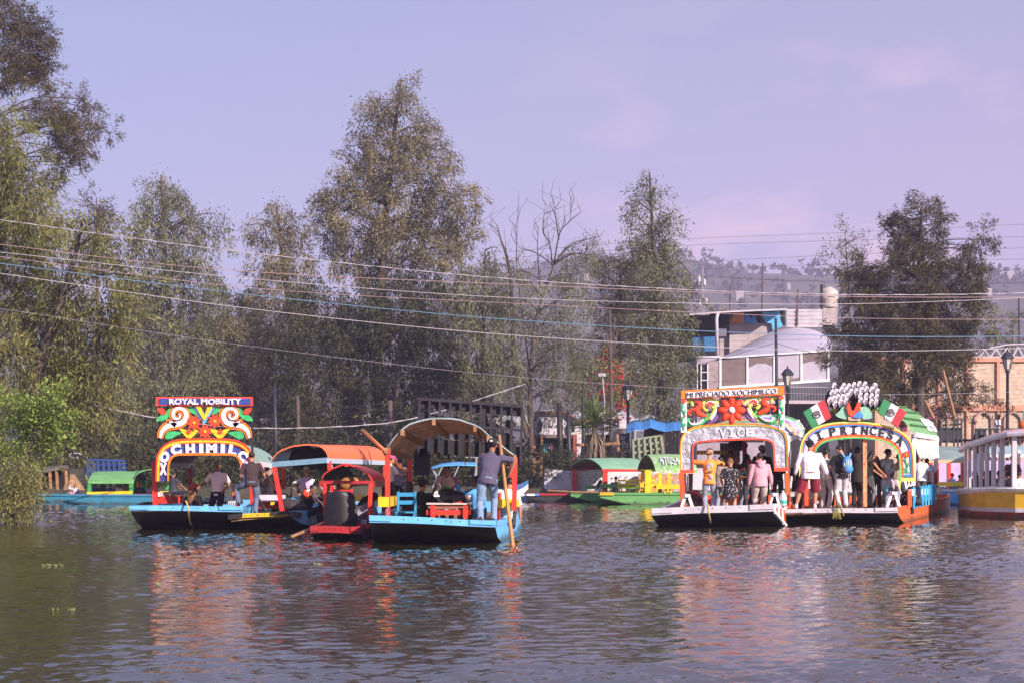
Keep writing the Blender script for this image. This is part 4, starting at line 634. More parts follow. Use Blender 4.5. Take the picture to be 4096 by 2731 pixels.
for lab, pts in (('thin dark wire leaving the left trees above the bright wires', [(150, 795), (1000, 930), (2100, 1050), (3300, 1130), (4296, 1131)]), ('thin dark wire under the white wire in the middle', [(400, 1180), (1000, 1315), (2100, 1378), (3300, 1357), (4296, 1372)]), ('thin dark wire crossing the dark trees below the white wire', [(0, 1320), (1000, 1478), (2100, 1540), (3000, 1520)]), ('highest thin wire in the sky at the right edge', [(2000, 1010), (2700, 959), (3400, 930), (4296, 888)]), ('second highest thin wire in the sky at the right edge', [(2000, 1035), (2700, 985), (3400, 962), (4296, 944)]), ('third thin wire in the sky at the right, above the hill ridge', [(2000, 1080), (2700, 1052), (3400, 1018), (4296, 985)]), ('thin sky wire lowest at the right edge, touching the hill ridge', [(2000, 1115), (2700, 1080), (3400, 1055), (4296, 1032)]), ('dark wire drooping over the lower part of the evergreen', [(3200, 1535), (3700, 1505), (4296, 1420)]), ('dark wire level across the hill behind the evergreen', [(2600, 1098), (3300, 1125), (4296, 1130)])):
    wire(lab, pts, WD, .008, 52, 52)
wire('black house cable drooping from the utility pole to the slender tree', [(2660, 1485), (2860, 1440), (3000, 1400), (3103, 1370)], WD, .02, 66, 74); wire('black house cable from the utility pole into the evergreen', [(3103, 1372), (3200, 1400), (3300, 1418), (3380, 1420)], WD, .02, 74, 70)
wire('low white twisted cable sagging behind the two left boats', [(380, 1620), (640, 1672), (1000, 1710), (1440, 1700), (1700, 1660), (2100, 1535)], WW, .016, 50, 56, tw=True); wire('thin pale cable low behind the sign boat', [(300, 1730), (640, 1728), (1000, 1668), (1600, 1608), (2100, 1580)], WD, .009, 52, 58)
# ---------------------------------------------------------------- boat building
def hull(root, st, mside, mrail=None, mdeck=None, under=None, fascia=None, seam=None, band=None):
    """st: (Y, pxL, zL, pxR, zR, zbL, zbR) from the bow back"""
    S = [(V((X(a[1], a[0]), a[0], a[2])), V((X(a[3], a[0]), a[0], a[4])), V((X(a[1], a[0]), a[0], a[5])), V((X(a[3], a[0]), a[0], a[6]))) for a in st]
    mb = MB()
    for i in range(len(S) - 1):
        p, q = S[i], S[i + 1]
        mb.add([p[0], q[0], q[2], p[2]], [(0, 1, 2, 3)]); mb.add([p[1], p[3], q[3], q[1]], [(0, 1, 2, 3)]); mb.add([p[2], q[2], q[3], p[3]], [(0, 1, 2, 3)], 1)
    mb.add([S[0][0], S[0][2], S[0][3], S[0][1]], [(0, 1, 2, 3)], 2); mb.add([S[-1][0], S[-1][1], S[-1][3], S[-1][2]], [(0, 1, 2, 3)])
    mb.build('hull', [mside, under or DWOOD, fascia or mside], root)  # underside shade is put into its near-black material
    mb = MB(); w = V((.06, 0, 0)); dz = V((0, 0, -.12))
    mb.sheet([[s[0] + w + dz * q_, (s[0] + s[1]) / 2 + dz * q_ + V((0, 0, .02)), s[1] - w + dz * q_] for s, q_ in zip(S, [.8, .8, 1.5] + [2.4] * 9)], (0, 0, -.04)); mb.build('deck', mdeck or WOOD, root)
    for k, sg in ((0, 1), (1, -1)):
        mb = MB()
        for i in range(len(S) - 1): a, b = S[i][k], S[i + 1][k]; o = V((sg * .03, 0, -.035)); mb.beam(a + o, b + o + (b - a).normalized() * .01, .085, .10)
        mb.build('gunwale', mrail or mside, root)
    if fascia:
        a, b, c, d = S[0]; mb = MB(); n = 10; up = .012
        rows = [[(a + (b - a) * (i / n)) * (1 - t) + (c + (d - c) * (i / n)) * t + V((0, -.05, (up if t == 0 else 0) + .012 * math.sin(i * .5))) for i in range(n + 1)] for t in (0, .5, 1)]
        mb.sheet(rows, (0, .05, 0)); f = mb.build('bow_board', fascia, root)
        for t0, t1 in ((.0, .17), (.8, 1.)):
            mb = MB(); p, q = a + (b - a) * t0, a + (b - a) * t1; r_, s_ = c + (d - c) * t1, c + (d - c) * t0; e = V((0, -.075, 0)); mb.prism([p + e + V((0, 0, .01)), q + e + V((0, 0, .01)), (q * .3 + r_ * .7) + e, (p * .3 + s_ * .7) + e], (0, .025, 0)); mb.build('patch_board', fascia, f)
        mb = MB()
        for i in range(9): p = (a + (b - a) * ((i + .5) / 9)) * .75 + (c + (d - c) * ((i + .5) / 9)) * .25; mb.ell(p + V((0, -.06, 0)), .011, None, 6, 4)
        mb.build('bolt', DARKM, f)
    return S
def resamp(pts, n, sm=6):
    q = np.array(crom(pts, sm)) if sm > 1 else np.array(pts, float); d = np.concatenate([[0], np.cumsum(np.linalg.norm(np.diff(q, axis=0), axis=1))]); t = np.linspace(0, d[-1], n)
    return np.stack([np.interp(t, d, q[:, 0]), np.interp(t, d, q[:, 1])], 1)
def roof(root, fp, Yf, rp, Yr, mo, mi_, th=.04, n=17, steps=6, sag=.0, eave=None, ribs=(), mrib=None, eh=.12, smooth=True):
    f, r_ = resamp(fp, n), resamp(rp, n); rows = []
    A = [at(x, y, Yf) for x, y in f]; B = [at(x, y, Yr) for x, y in r_]
    for k in range(steps): t = k / (steps - 1); rows.append([A[i] * (1 - t) + B[i] * t + V((0, 0, -sag * 4 * t * (1 - t) * math.sin(math.pi * i / (n - 1)) + .006 * math.sin(i * 2.1 + k * 1.7))) for i in range(n)])
    mb = MB(); mb.sheet(rows, (0, 0, -th), 0, 1); o = mb.build('roof', [mo, mi_], root, smooth)
    if eave:
        for i in (0, n - 1): mb = MB(); d = V((.0, 0, -eh * .45)); mb.beam(A[i] + d + V((0, -.08, 0)), B[i] + d + V((0, .05, 0)), .06, eh); mb.build('eave_beam', eave, root)
    for t in ribs:
        i = int(t * (n - 1)); mb = MB(); mb.beam(A[i] + V((0, -.06, -.09)), B[i] + V((0, 0, -.09)), .07, .12); mb.build('rafter', mrib or WOOD, o)
    return A, B
def roof_text(root, s, fp, Yf, rp, Yr, n, s0, s1, t0, t1, m, bold=.02):
    f, r_ = resamp(fp, n), resamp(rp, n); ix = np.arange(n); mb = MB(); v, fa = glyph(s, bold); vs = []
    for a, b, c in v:
        t = t0 + (t1 - t0) * a; i = s0 + (s1 - s0) * b; p = at(np.interp(i, ix, f[:, 0]), np.interp(i, ix, f[:, 1]), Yf) * (1 - t) + at(np.interp(i, ix, r_[:, 0]), np.interp(i, ix, r_[:, 1]), Yr) * t
        vs.append(p + V((.035 + .015 * c, -.0, .035 + .015 * c)))
    mb.add(vs, fa); return mb.build('roof_lettering', m, root)
def post(root, p0, p1, Y, m, w=.09, Y1=None, name='post'):
    mb = MB(); mb.beam(at(*p0, Y), at(*p1, Y1 or Y), w, w, 0, (0, 1, 0)); return mb.build(name, m, root)
def bar(root, p0, Y0, p1, Y1, m, w=.08, h=.1, name='rail'):
    mb = MB(); mb.beam(at(*p0, Y0), at(*p1, Y1), w, h); return mb.build(name, m, root)
def arch(root, outer, inner, bands, Y, n=56, th=.12, name='sign_arch'):
    O, I = resamp(outer, n), resamp(inner, n); top = None
    for k, (nm, t0, t1, m, pr) in enumerate(bands):
        rs = []
        for i in range(n):
            a, b = O[i] * (1 - t0) + I[i] * t0, O[i] * (1 - t1) + I[i] * t1
            rs.append([at(a[0], a[1], Y - pr), at(b[0], b[1], Y - pr), at(b[0], b[1], Y + th), at(a[0], a[1], Y + th)])
        mb = MB(); mb.rings(rs); o = mb.build(nm, m, top or root)
        if top is None: top = o
    return top
def chair_parts(root, m, h=.42, back=.42, w=.42, slats=2):
    for sx in (-1, 1):
        for sy in (-1, 1):
            mb = MB(); mb.box((sx * (w / 2 - .025), sy * (w / 2 - .025), (h + (back if sy < 0 else 0)) / 2), (.05, .05, h + (back if sy < 0 else 0))); mb.build('leg', m, root, local=True)
    mb = MB(); mb.box((0, 0, h - .015), (w + .02, w + .02, .035)); mb.build('seat', m, root, local=True)
    for k in range(slats): mb = MB(); mb.box((0, -w / 2 + .02, h + back - .06 - k * .17), (w - .05, .03, .085)); mb.build('back_slat', m, root, local=True)
    mb = MB(); mb.box((0, -w / 2 + .02, h * .45), (w - .05, .025, .05)); mb.build('stretcher', m, root, local=True)
def chair(loc, rz, m, label, group=None, **k):
    o = thing('wooden_chair', label, 'chair', loc, group, rad(rz)); chair_parts(o, m, **k); return o
def bottle(loc, m, label, s=1., capm=None):
    o = thing('bottle', label, 'bottle', loc); mb = MB(); mb.lathe((0, 0, 0), [(.036 * s, 0), (.038 * s, .02), (.038 * s, .15 * s), (.03 * s, .19 * s), (.014 * s, .24 * s), (.013 * s, .28 * s)], 10); mb.build('glass', m, o, True, True)
    mb = MB(); mb.lathe((0, 0, .28 * s), [(.016 * s, 0), (.016 * s, .025 * s)], 8); mb.build('cap', capm or RED, o, local=True); return o
SODA = mat('amber_drink', (.45, .13, .05), .15, .1, 6); COLA = mat('dark_drink', (.03, .012, .012), .1, .1, 6); CLEARP = mat('clear_plastic', (.5, .52, .55), .15, .1, 5)
NAVY = mat('navy_sign_paint', (.032, .055, .25), .7, .24, 9, .5, 20); FOIL = mat('crumpled_foil', (.34, .34, .40), .48, .2, 2.5, 1.0, 6, metal=.6, bd=.045); SORANGE = mat('orange_sign_paint', (.84, .17, .01), .7, .24, 9, .5, 20); SRED = mat('red_sign_paint', (.78, .06, .02), .7, .24, 9, .5, 20); SYEL = mat('yellow_sign_paint', (.66, .47, .015), .7, .24, 9, .5, 20); SWHITE = mat('white_sign_paint', (.62, .59, .66), .75, .24, 9, .5, 25); SGREEN = mat('green_sign_paint', (.04, .40, .13), .7, .24, 9, .5, 20); SBLUE = mat('blue_sign_paint', (.05, .2, .60), .7, .24, 9, .5, 20); SLIME = mat('lime_sign_paint', (.50, .62, .12), .7, .24, 9, .5, 20); SPURP = mat('purple_sign_paint', (.16, .08, .28), .7, .24, 9, .5, 20); SBLACK = mat('black_sign_paint', (.014, .016, .02), .7, .2, 4); LBLUE = mat('light_blue_sign_paint', (.12, .38, .72), .7, .24, 9, .5, 20)
ROPE = mat('pale_rope', (.45, .34, .17), .9, .2, 10, .5, 40)
# ================================================================ boat A: blue bow, arched bare roof, nearest
A_ = thing('trajinera', 'nearest flat boat with sky blue bow, red posts and a worn arched roof', 'boat', (X(1730, 32), 32, 0))
hull(A_, [(31.8, 1478, .60, 1980, .50, .47, .39), (32.5, 1487, .55, 1991, .46, .2, .14), (33.3, 1500, .5, 2012, .44, -.06, -.06), (36, 1520, .45, 2064, .42, -.2, -.2), (39.8, 1590, .42, 2085, .40, -.15, -.15), (41.8, 1640, .55, 2060, .52, .2, .2)], BLUE, BLUE, WOOD, DWOOD, BLUE)
rA = roof(A_, [(1546, 1790), (1588, 1732), (1640, 1692), (1700, 1674), (1780, 1668), (1850, 1678), (1915, 1703), (1960, 1740), (2010, 1780), (2060, 1818)], 33.3, [(1645, 1822), (1675, 1775), (1715, 1745), (1770, 1730), (1840, 1728), (1900, 1735), (1955, 1758), (2000, 1790), (2052, 1828)], 40.6, mat('faded_teal_tarp', (.24, .33, .35), .7, .3, 2, .3, 10, chip=(.5, .48, .46), chip_amt=.4), mat('worn_plank_ceiling', (.42, .27, .20), .8, .35, 5, .4, 12, st=(1, .15, 1)), .03, 19, 6, 0, WOOD, (.22, .44, .68, .82))
post(A_, (1550, 1797), (1551, 2068), 33.35, RED, .10); post(A_, (2061, 1828), (2056, 2040), 33.6, RED, .10); post(A_, (1640, 1828), (1641, 2005), 40.4, RED, .10); post(A_, (2050, 1836), (2048, 2010), 40.4, RED, .10); post(A_, (1996, 1970), (1994, 2075), 34.0, RED, .09)
bar(A_, (1534, 2006), 33.2, (1646, 1990), 40, YEL, .22, .2); bar(A_, (2020, 2012), 33.9, (2045, 1992), 40, YEL, .28, .19); bar(A_, (2068, 2011), 33.7, (2074, 1992), 40, YEL, .1, .15)
# rear sign of boat A, seen from its black back
Yk = 41.2; SB = mat('sign_back_black', (.022, .020, .027), .8, .3, 4, .2, 12); q = lambda u, v: (1672 + u * 420 - v * 6, 1587 + u * 31 + v * 240)
rs_ = MB(); flat(rs_, [q(0, 0), q(1, 0), q(1, .05), q(0, .05)], Yk, .08); flat(rs_, [q(0, .40), q(1, .40), q(1, .445), q(0, .445)], Yk, .08); sp = rs_.build('sign_frame', SB, A_)
for k in range(11): mb = MB(); u = .005 + k * .0975; flat(mb, [q(u, .05), q(u + .022, .05), q(u + .022, 1), q(u, 1)], Yk - .02, .05); mb.build('upright', SB, sp)
mb = MB(); flat(mb, [q(0, .05), q(1, .05), q(1, .2), q(0, .16)], Yk + .05, .04); mb.build('top_board', SB, sp); mb = MB(); flat(mb, [q(0, .66), q(1, .7), q(1, 1), q(.86, .98), q(.8, .92), q(.1, .92), q(0, 1)], Yk + .05, .04); flat(mb, [(1655, 1800), (1700, 1790), (1722, 1815), (1718, 1900), (1655, 1900)], Yk + .05, .04); mb.build('arch_back', SBLACK, sp)
mb = MB()
for u, v, ru, rv in ((.07, .33, .05, .1), (.2, .36, .06, .08), (.36, .36, .07, .09), (.5, .42, .06, .1), (.64, .3, .03, .12), (.72, .4, .07, .06), (.88, .33, .06, .07), (.12, .56, .07, .1), (.42, .58, .1, .08), (.85, .6, .07, .12), (.63, .62, .06, .08)): flat(mb, [q(u + ru * math.cos(t * .524) * (1 + .2 * math.sin(t * 2.)), v + rv * math.sin(t * .524)) for t in range(12)], Yk + .05, .04)
mb.build('scroll_back', SB, sp)
# table and its clutter
t = thing('party_table', 'red trestle table with a pale top on the nearest boat', 'table', (X(1800, 35.2), 35.2, .33)); zt = .76
mb = MB(); a = V((X(1706, 34.4), 34.4, 0)); b = V((X(1885, 34.4), 34.4, 0)); mb.box(((a.x + b.x) / 2, 36.4, zt - .015), (b.x - a.x, 4.1, .03)); mb.build('tabletop', mat('pale_oilcloth', (.6, .52, .52), .4, .15, 3), t)
mb = MB(); mb.box(((a.x + b.x) / 2, 36.4, zt - .08), (b.x - a.x - .06, 4.0, .10)); mb.build('apron', mat('brown_board', (.25, .10, .06), .6, .2, 4), t)
mb = MB(); mb.box(((a.x + b.x) / 2, 34.35, zt - .2), (b.x - a.x, .05, .11)); mb.build('trestle_bar', RED, t)
for px in (1732, 1862): mb = MB(); mb.beam(at(px, 2020, 34.3), at(px, 2072, 34.3), .1, .06, 0, (0, 1, 0)); mb.build('leg', RED, t)
for px in (1735, 1855): mb = MB(); mb.beam(V((X(px, 38), 38, zt - .1)), V((X(px, 38), 38, .33)), .1, .06, 0, (0, 1, 0)); mb.build('leg', RED, t)
c = chair((X(1625, 34.2), 34.2, .17), 180, mat('bright_blue_paint', (.03, .26, .50), .5, .15, 3, .1, 20, chip=(.1, .1, .1), chip_amt=.3), 'sky blue ladder back chair with letters C and R beside the red table', None, back=.42); mb = MB()
for s_, px in (('C', 1592), ('R', 1652)): text(mb, s_, px - 4, 2013, px + 4, 2027, 34.2, .0, .0, fn=None) 
q0 = cv((X(1625, 34.2), 34.2, .17)); mb.v = [(-(p[0] - q0.x), -.24, p[2] - q0.z) for p in corr(mb.v)]; mb.build('lettering', SWHITE, c, local=True)
BAGM = mat('black_leather', (.014, .014, .018), .35, .2, 5, .5, 10); cb = at(1812, 2004, 34.6)
o = thing('backpack', 'black leather backpack slumped on the front edge of the red table', 'bag', V((cb.x, 34.6, zt)))
mb = MB(); mb.ell((0, 0, .12), (.30, .2, .15)); mb.ell((-.14, .02, .22), (.2, .16, .1)); mb.ell((.2, 0, .03), (.16, .14, .09)); ob = mb.build('body', BAGM, o, True, True); ob.modifiers.new('r', 'REMESH').voxel_size = .025
mb = MB(); mb.tube(crom([(.25, -.1, .1), (.32, -.2, -.12), (.1, -.22, -.18), (-.05, -.2, -.02)], 5), .022, 6); mb.build('strap', BAGM, o, True, True); mb = MB(); mb.tube(crom([(-.2, -.19, .0), (0, -.23, -.03), (.2, -.2, .03)], 5), .02, 6); mb.build('red_trim', RED, o, local=True)
for px, Yq, m, s, lab, cp in ((1812, 35.6, COLA, 1.15, 'tall dark cola bottle on the red table beside the backpack', RED), (1829, 35.2, SODA, 1., 'small reddish soda bottle with red cap on the red table', RED), (1868, 35.3, SODA, .95, 'amber soda bottle with orange cap near the right end of the red table', ORANGE)): bottle((X(px, Yq), Yq, zt), m, lab, s, cp)
for k, px in enumerate((1858, 1840, 1772)): mb = MB(); mb.lathe((X(px, 35.0), 35.0 + k * .3, zt), [(.035, 0), (.045, .11)], 10); solo(mb, 'plastic_cup', CLEARP if k else SODA, ['cup of amber drink beside the amber bottle', 'clear cup between the bottles', 'clear cup by the hand at the left of the backpack'][k], 'cup')
mb = MB(); c = at(1790, 1975, 36.2)
mb.ell((c.x, 36.2, zt + .16), (.13, .12, .12)); mb.lathe((c.x, 36.2, zt), [(.09, 0), (.11, .12)], 10); o = solo(mb, 'flower_bowl', ORANGE, 'orange and green flower arrangement on the table behind the bottles', 'flowers', smooth=True); mb = MB()
for k in range(7): mb.ell((c.x + .13 * math.cos(k), 36.2 + .1 * math.sin(k), zt + .2 + .04 * (k % 3)), (.05, .05, .03), None, 6, 4)
mb.build('leaves', SGREEN, o)
r_ = thing('chair_stack', 'sky blue folded chairs stacked upright under the yellow rail of the nearest boat', 'chairs', (X(2024, 34.3), 34.3, .33))
for k in range(5): mb = MB(); mb.box((X(2003 + k * 10, 34.3) + .0, 34.3, .33 + .22), (.035, .4, .45)); mb.build('folded_chair', BLUE, r_)
for k, (px, y0, y1) in enumerate(((1732, 1775, 1860), (1860, 1730, 1860), (1872, 1755, 1800), (1888, 1780, 1830))): mb = MB(); mb.tube([at(px, y0, 36.5 + k), at(px + 3, (y0 + y1) / 2, 36.5 + k), at(px + 1, y1, 36.5 + k)], .012, 5); solo(mb, 'rope_end', ROPE, ['short cord hanging from the left rafter of the arched roof', 'long knotted cord hanging in the middle of the arched roof', 'looped cord hanging right of the long knotted cord', 'frayed cord end hanging nearest the standing poler'][k], 'rope', 'cords hanging from the arched roof')
mb = MB(); mb.tube([at(1550 + 6 * math.sin(k * 1.9), 1985 + k * 6, 33.24) for k in range(14)], .014, 5); solo(mb, 'chain', STEEL, 'chain wound down the left red post of the nearest boat', 'chain')
# ================================================================ boat B: small red vendor boat
B_ = thing('vendor_boat', 'small dark red canoe with a red arched canopy, between the two bigger boats', 'boat', (X(1345, 34), 34, 0)); DRED = paint('dark_red_paint', (.33, .018, .022)); 
hull(B_, [(33.6, 1242, .29, 1443, .29, .16, .16), (34.0, 1249, .27, 1455, .27, .06, .06), (34.6, 1258, .26, 1470, .26, -.05, -.05), (37, 1310, .26, 1545, .26, -.15, -.15), (39.3, 1365, .3, 1580, .3, .0, .0)], DRED, DRED, DRED, BLACKP, DRED)
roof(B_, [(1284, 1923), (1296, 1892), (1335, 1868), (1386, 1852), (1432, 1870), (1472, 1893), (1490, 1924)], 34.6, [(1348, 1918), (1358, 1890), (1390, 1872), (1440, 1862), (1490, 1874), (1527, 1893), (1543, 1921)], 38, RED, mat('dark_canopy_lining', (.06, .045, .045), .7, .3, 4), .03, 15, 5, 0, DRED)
mb = MB(); mb.box(at(1386, 1860, 34.55), (.07, .1, .05)); mb.build('ridge_block', RED, B_)
bar(B_, (1280, 1927), 34.55, (1494, 1927), 34.55, DRED, .05, .07, 'front_beam')
for p0, p1, Yq in (((1299, 1930), (1304, 2108), 34.55), ((1484, 1930), (1476, 2110), 34.55), ((1354, 1924), (1354, 2010), 37.8), ((1535, 1926), (1534, 2060), 37.8)): post(B_, p0, p1, Yq, RED if Yq < 35 else DRED, .085)
c = chair((X(1368, 34.35), 34.35, .17), 180, RED, 'red chair draped with a black puffer jacket on the red vendor boat', back=.48)
mb = MB(); rows = []; n_ = 17
for k in range(9):
    v = k / 8; w = .25 + .10 * math.sin(v * 2.6) + .03 * (k % 2); rows.append([V(((i / (n_ - 1) * 2 - 1) * w, .26 + .10 * math.cos((i / (n_ - 1) * 2 - 1) * 1.5) + .035 * (k % 2), .93 - v * .82 - .05 * abs(i / (n_ - 1) * 2 - 1) ** 3)) for i in range(n_)])
rows = [[V((p.x, -p.y + .02, p.z)) for p in r] for r in rows]
mb.sheet(rows, (0, .05, 0)); mb.v = [(p[0] + X(1368, 34.35), -(-p[1]) * 1 + 34.35, p[2] + .10) for p in mb.v]; solo(mb, 'puffer_jacket', mat('black_nylon', (.012, .012, .016), .45, .3, 6, .4, 12), 'black quilted puffer jacket hung over the red chair back', 'jacket', smooth=True)
mb = MB(); pbox(mb, 1441, 2074, 1472, 2096, 34.3, .35); o = solo(mb, 'plastic_crate', mat('black_plastic', (.02, .02, .022), .5, .2, 5), 'black plastic crate on the right side of the red vendor boat', 'crate'); mb = MB(); [flat(mb, rect(1444 + i * 8, 2077 + j * 6, 1450 + i * 8, 2081 + j * 6), 34.29, .01) for i in range(3) for j in range(3)]; mb.build('hand_slots', SWHITE, o)
mb = MB(); pbox(mb, 1436, 2096, 1474, 2112, 34.25, .4); solo(mb, 'red_box', RED, 'red wooden box under the black crate', 'box')
# ================================================================ boat C: mariachi boat with orange roof
C_ = thing('trajinera', 'light blue boat with bright orange sheet roof and yellow and black bow', 'boat', (X(1080, 38), 38, 0)); YB = paint('yellow_bow_paint', (.62, .42, .02), chip=(.03, .03, .03), amt=.4)
hull(C_, [(37.2, 915, .36, 1152, .45, .28, .37), (38.2, 935, .36, 1200, .42, .12, .14), (39.3, 965, .38, 1268, .40, -.05, -.05), (42, 1090, .40, 1420, .40, -.15, -.15), (46, 1270, .42, 1580, .42, -.1, -.1)], BLUE, BLUE, WOOD, DWOOD, YB)
mb = MB(); flat(mb, [(913, 2056), (970, 2052), (970, 2066), (915, 2074)], 37.14, .03); mb.build('black_plank', BLACKP, C_); mb = MB(); flat(mb, [(1085, 2046), (1154, 2040), (1154, 2054), (1085, 2058)], 37.14, .03); mb.build('black_plank', BLACKP, C_); mb = MB(); mb.beam(V((X(1154, 37.2), 37.16, .41)), V((X(1204, 38.2), 38.2, .33)), .05, .12); mb.build('worn_edge_plank', mat('chipped_black_paint', (.05, .045, .05), .8, .3, 4, .3, 20, chip=(.4, .38, .4), chip_amt=.42), C_)
roof(C_, [(1084, 1852), (1092, 1826), (1118, 1802), (1160, 1784), (1215, 1775), (1272, 1779), (1303, 1800), (1313, 1832)], 39, [(1245, 1845), (1260, 1815), (1290, 1795), (1370, 1783), (1440, 1780), (1500, 1787), (1530, 1805), (1544, 1842)], 45, mat('orange_sheet_roof', (.80, .16, .05), .45, .1, 2, .1, 8), mat('blue_grey_sheet', (.12, .2, .28), .3, .3, 4, .2, 10, metal=.4), .03, 17, 6, 0, mat('pale_blue_beam', (.42, .52, .62), .5, .1, 4))
bar(C_, (1080, 1857), 38.95, (1316, 1838), 38.95, mat('blue_grey_beam', (.14, .26, .36), .4, .2, 4), .05, .13, 'front_beam')
post(C_, (1096, 1860), (1131, 2046), 39, RED, .10, 38.4); post(C_, (1133, 1862), (1135, 1955), 41, RED, .10); post(C_, (1316, 1842), (1340, 2040), 39, RED, .10); post(C_, (1324, 1842), (1346, 2040), 39.4, mat('pale_blue_post', (.4, .52, .66), .5, .1, 4), .05); post(C_, (1540, 1848), (1540, 2010), 44.9, RED, .1)
bar(C_, (1334, 1988), 39, (1546, 1992), 44.5, YEL, .16, .17); bar(C_, (1130, 2000), 39.2, (1250, 1985), 45, BLUE, .12, .1)
for k, px in enumerate((1218, 1300)):
    mb = MB(); c_ = at(px, 1833, 40.4 + k * .8); mb.lathe(c_ + V((0, -.15, 0)), [(.1, -.14), (.33, -.1), (.37, .05), (.3, .14)], 8, 0, Mx.Rotation(rad(90), 3, 'X')); o = solo(mb, 'loudspeaker', mat('dark_brown_box', (.03, .018, .018), .6, .3, 4), ['dark loudspeaker hung under the left of the orange roof', 'dark loudspeaker hung under the orange roof nearest the right post'][k], 'loudspeaker', 'loudspeakers under the orange roof')
t = thing('side_table', 'pale topped table on red slatted chairs beside the man in the dark shirt', 'table', (X(1085, 39.8), 39.8, .3)); mb = MB(); mb.sheet([[at(x, y, Yq) for x in (1033, 1085, 1142)] for y, Yq in ((1998, 39.5), (1978, 39.6), (1975, 41))], (0, .02, -.03)); mb.build('tabletop', mat('lilac_oilcloth', (.55, .5, .6), .4, .1, 4), t)
for k in range(9): mb = MB(); pbox(mb, 1034 + k * 11, 1998, 1042 + k * 11, 2032, 39.7, .3); mb.build('leg', RED, t)
mb = MB(); pbox(mb, 1082, 2003, 1098, 2018, 39.55, .08); mb.build('yellow_block', YEL, t)
mb = MB(); mb.box(at(1122, 2020, 38.9), (.05, .3, .35)); solo(mb, 'blue_board', BLUE, 'light blue upright board beside the slanted red post', 'board')
mb = MB(); c = at(1165, 2022, 38.6); mb.ell(c, (.30, .22, .17)); mb.ell(c + V((.12, 0, -.03)), (.28, .2, .15)); mb.ell(c + V((-.1, 0, .06)), (.18, .15, .13)); o = solo(mb, 'duffel_bag', mat('dark_grey_canvas', (.035, .028, .032), .8, .25, 6, .5, 12), 'dark grey bag lying on the bow of the orange roofed boat', 'bag', smooth=True); o.modifiers.new('r', 'REMESH').voxel_size = .03
# ================================================================ boat D: tall XOCHIMILCO sign
D_ = thing('trajinera', 'big flat boat with light blue bow and tall floral sign at the left', 'boat', (X(745, 37.5), 37.5, 0))
hull(D_, [(37.2, 520, .58, 968, .57, .475, .46), (37.9, 545, .54, 978, .53, .2, .2), (38.8, 577, .48, 990, .48, -.06, -.06), (42, 640, .42, 1080, .42, -.2, -.2), (46, 730, .42, 1150, .42, -.1, -.1)], BLUE, BLUE, WOOD, DWOOD, BLUE)
roof(D_, [(637, 1845), (668, 1800), (720, 1768), (820, 1752), (900, 1755), (975, 1785), (1012, 1845)], 38.7, [(765, 1853), (790, 1818), (830, 1795), (920, 1780), (1010, 1785), (1070, 1808), (1110, 1852)], 44, mat('grey_green_tarp', (.20, .33, .29), .7, .2, 2, .3, 6), mat('brown_ceiling', (.22, .13, .08), .8, .3, 4), .03, 17, 6, .0, WHITE)
for p0, p1, Yq, m in (((617, 1846), (622, 2018), 38.4, RED), ((762, 1858), (762, 1965), 43.8, DRED), ((1011, 1850), (1010, 2015), 38.6, RED), ((1103, 1856), (1100, 2000), 43.8, DRED), ((940, 1940), (940, 2010), 41.5, ORANGE)): post(D_, p0, p1, Yq, m, .11)
mb = MB(); mb.box(at(940, 1936, 41.45), (.13, .13, .07)); mb.build('post_cap', WHITE, D_)
bar(D_, (630, 1976), 38.6, (770, 1965), 44, WHITE, .1, .1)
mb = MB()
for k in range(14): pbox(mb, 632 + k * 7.4, 1981, 637.5 + k * 7.4, 2012, 38.8 + k * .12, .05)
mb.build('side_slats', RED, D_)
t = thing('long_table', 'long table with light blue top on the tall sign boat', 'table', (X(890, 40.5), 40.5, .35)); mb = MB(); mb.sheet([[at(x0 + (x1 - x0) * i / 3, y, Yq) for i in range(4)] for x0, x1, y, Yq in ((800, 950, 1998, 39.3), (835, 955, 1984, 44))], (0, 0, -.05)); mb.build('tabletop', mat('pale_blue_top', (.32, .48, .68), .4, .1, 4), t)
mb = MB(); mb.beam(at(800, 2008, 39.35), at(935, 2008, 39.35), .05, .09); mb.build('apron', DRED, t)
for x in (806, 946): mb = MB(); mb.beam(at(x, 2002, 39.4), at(x, 2030, 39.4), .08, .08); mb.build('leg', RED, t)
mb = MB(); pbox(mb, 905, 2000, 960, 2016, 38.6, .4); [flat(mb, [(908 + k * 8, 2001), (912 + k * 8, 2001), (907 + k * 8, 2015), (903 + k * 8, 2015)], 38.6, .02, 1) for k in range(1, 7)]; solo(mb, 'crate', [mat('green_black_plastic', (.03, .05, .05), .6, .3, 5), WHITE], 'low dark striped crate beside the raised shoe', 'crate')
# sign artwork of boat D
Yd = 38.1
top = thing; mb = MB(); flat(mb, rect(627, 1587, 1012, 1622), Yd, .10); sg = mb.build('name_board', SRED, D_); mb = MB(); flat(mb, rect(636, 1592, 1004, 1617), Yd - .10, .015); mb.build('navy_field', NAVY, sg); mb = MB(); text(mb, 'ROYAL MOBILITY', 676, 1592.5, 966, 1616.5, Yd - .115, .03, .045, 0, 1.2); mb.build('lettering', SWHITE, sg)
for x in (633, 1004): mb = MB(); pbox(mb, x, 1620, x + 8, 1850, Yd + .05, .08); mb.build('sign_post', BLACKP, D_)
mb = MB()
for x in range(668, 1000, 34): pbox(mb, x, 1620, x + 2.5, 1756, Yd + .06, .03)
for y in (1655, 1700): pbox(mb, 636, y, 1006, y + 3, Yd + .05, .03)
pn = mb.build('sign_lattice', BLACKP, D_)
mir = lambda pts: [(1639 - x, y) for x, y in pts]
def both(nm, m, fn):
    for g in (lambda p: p, mir): mb = MB(); fn(mb, g); mb.build(nm, m, pn)
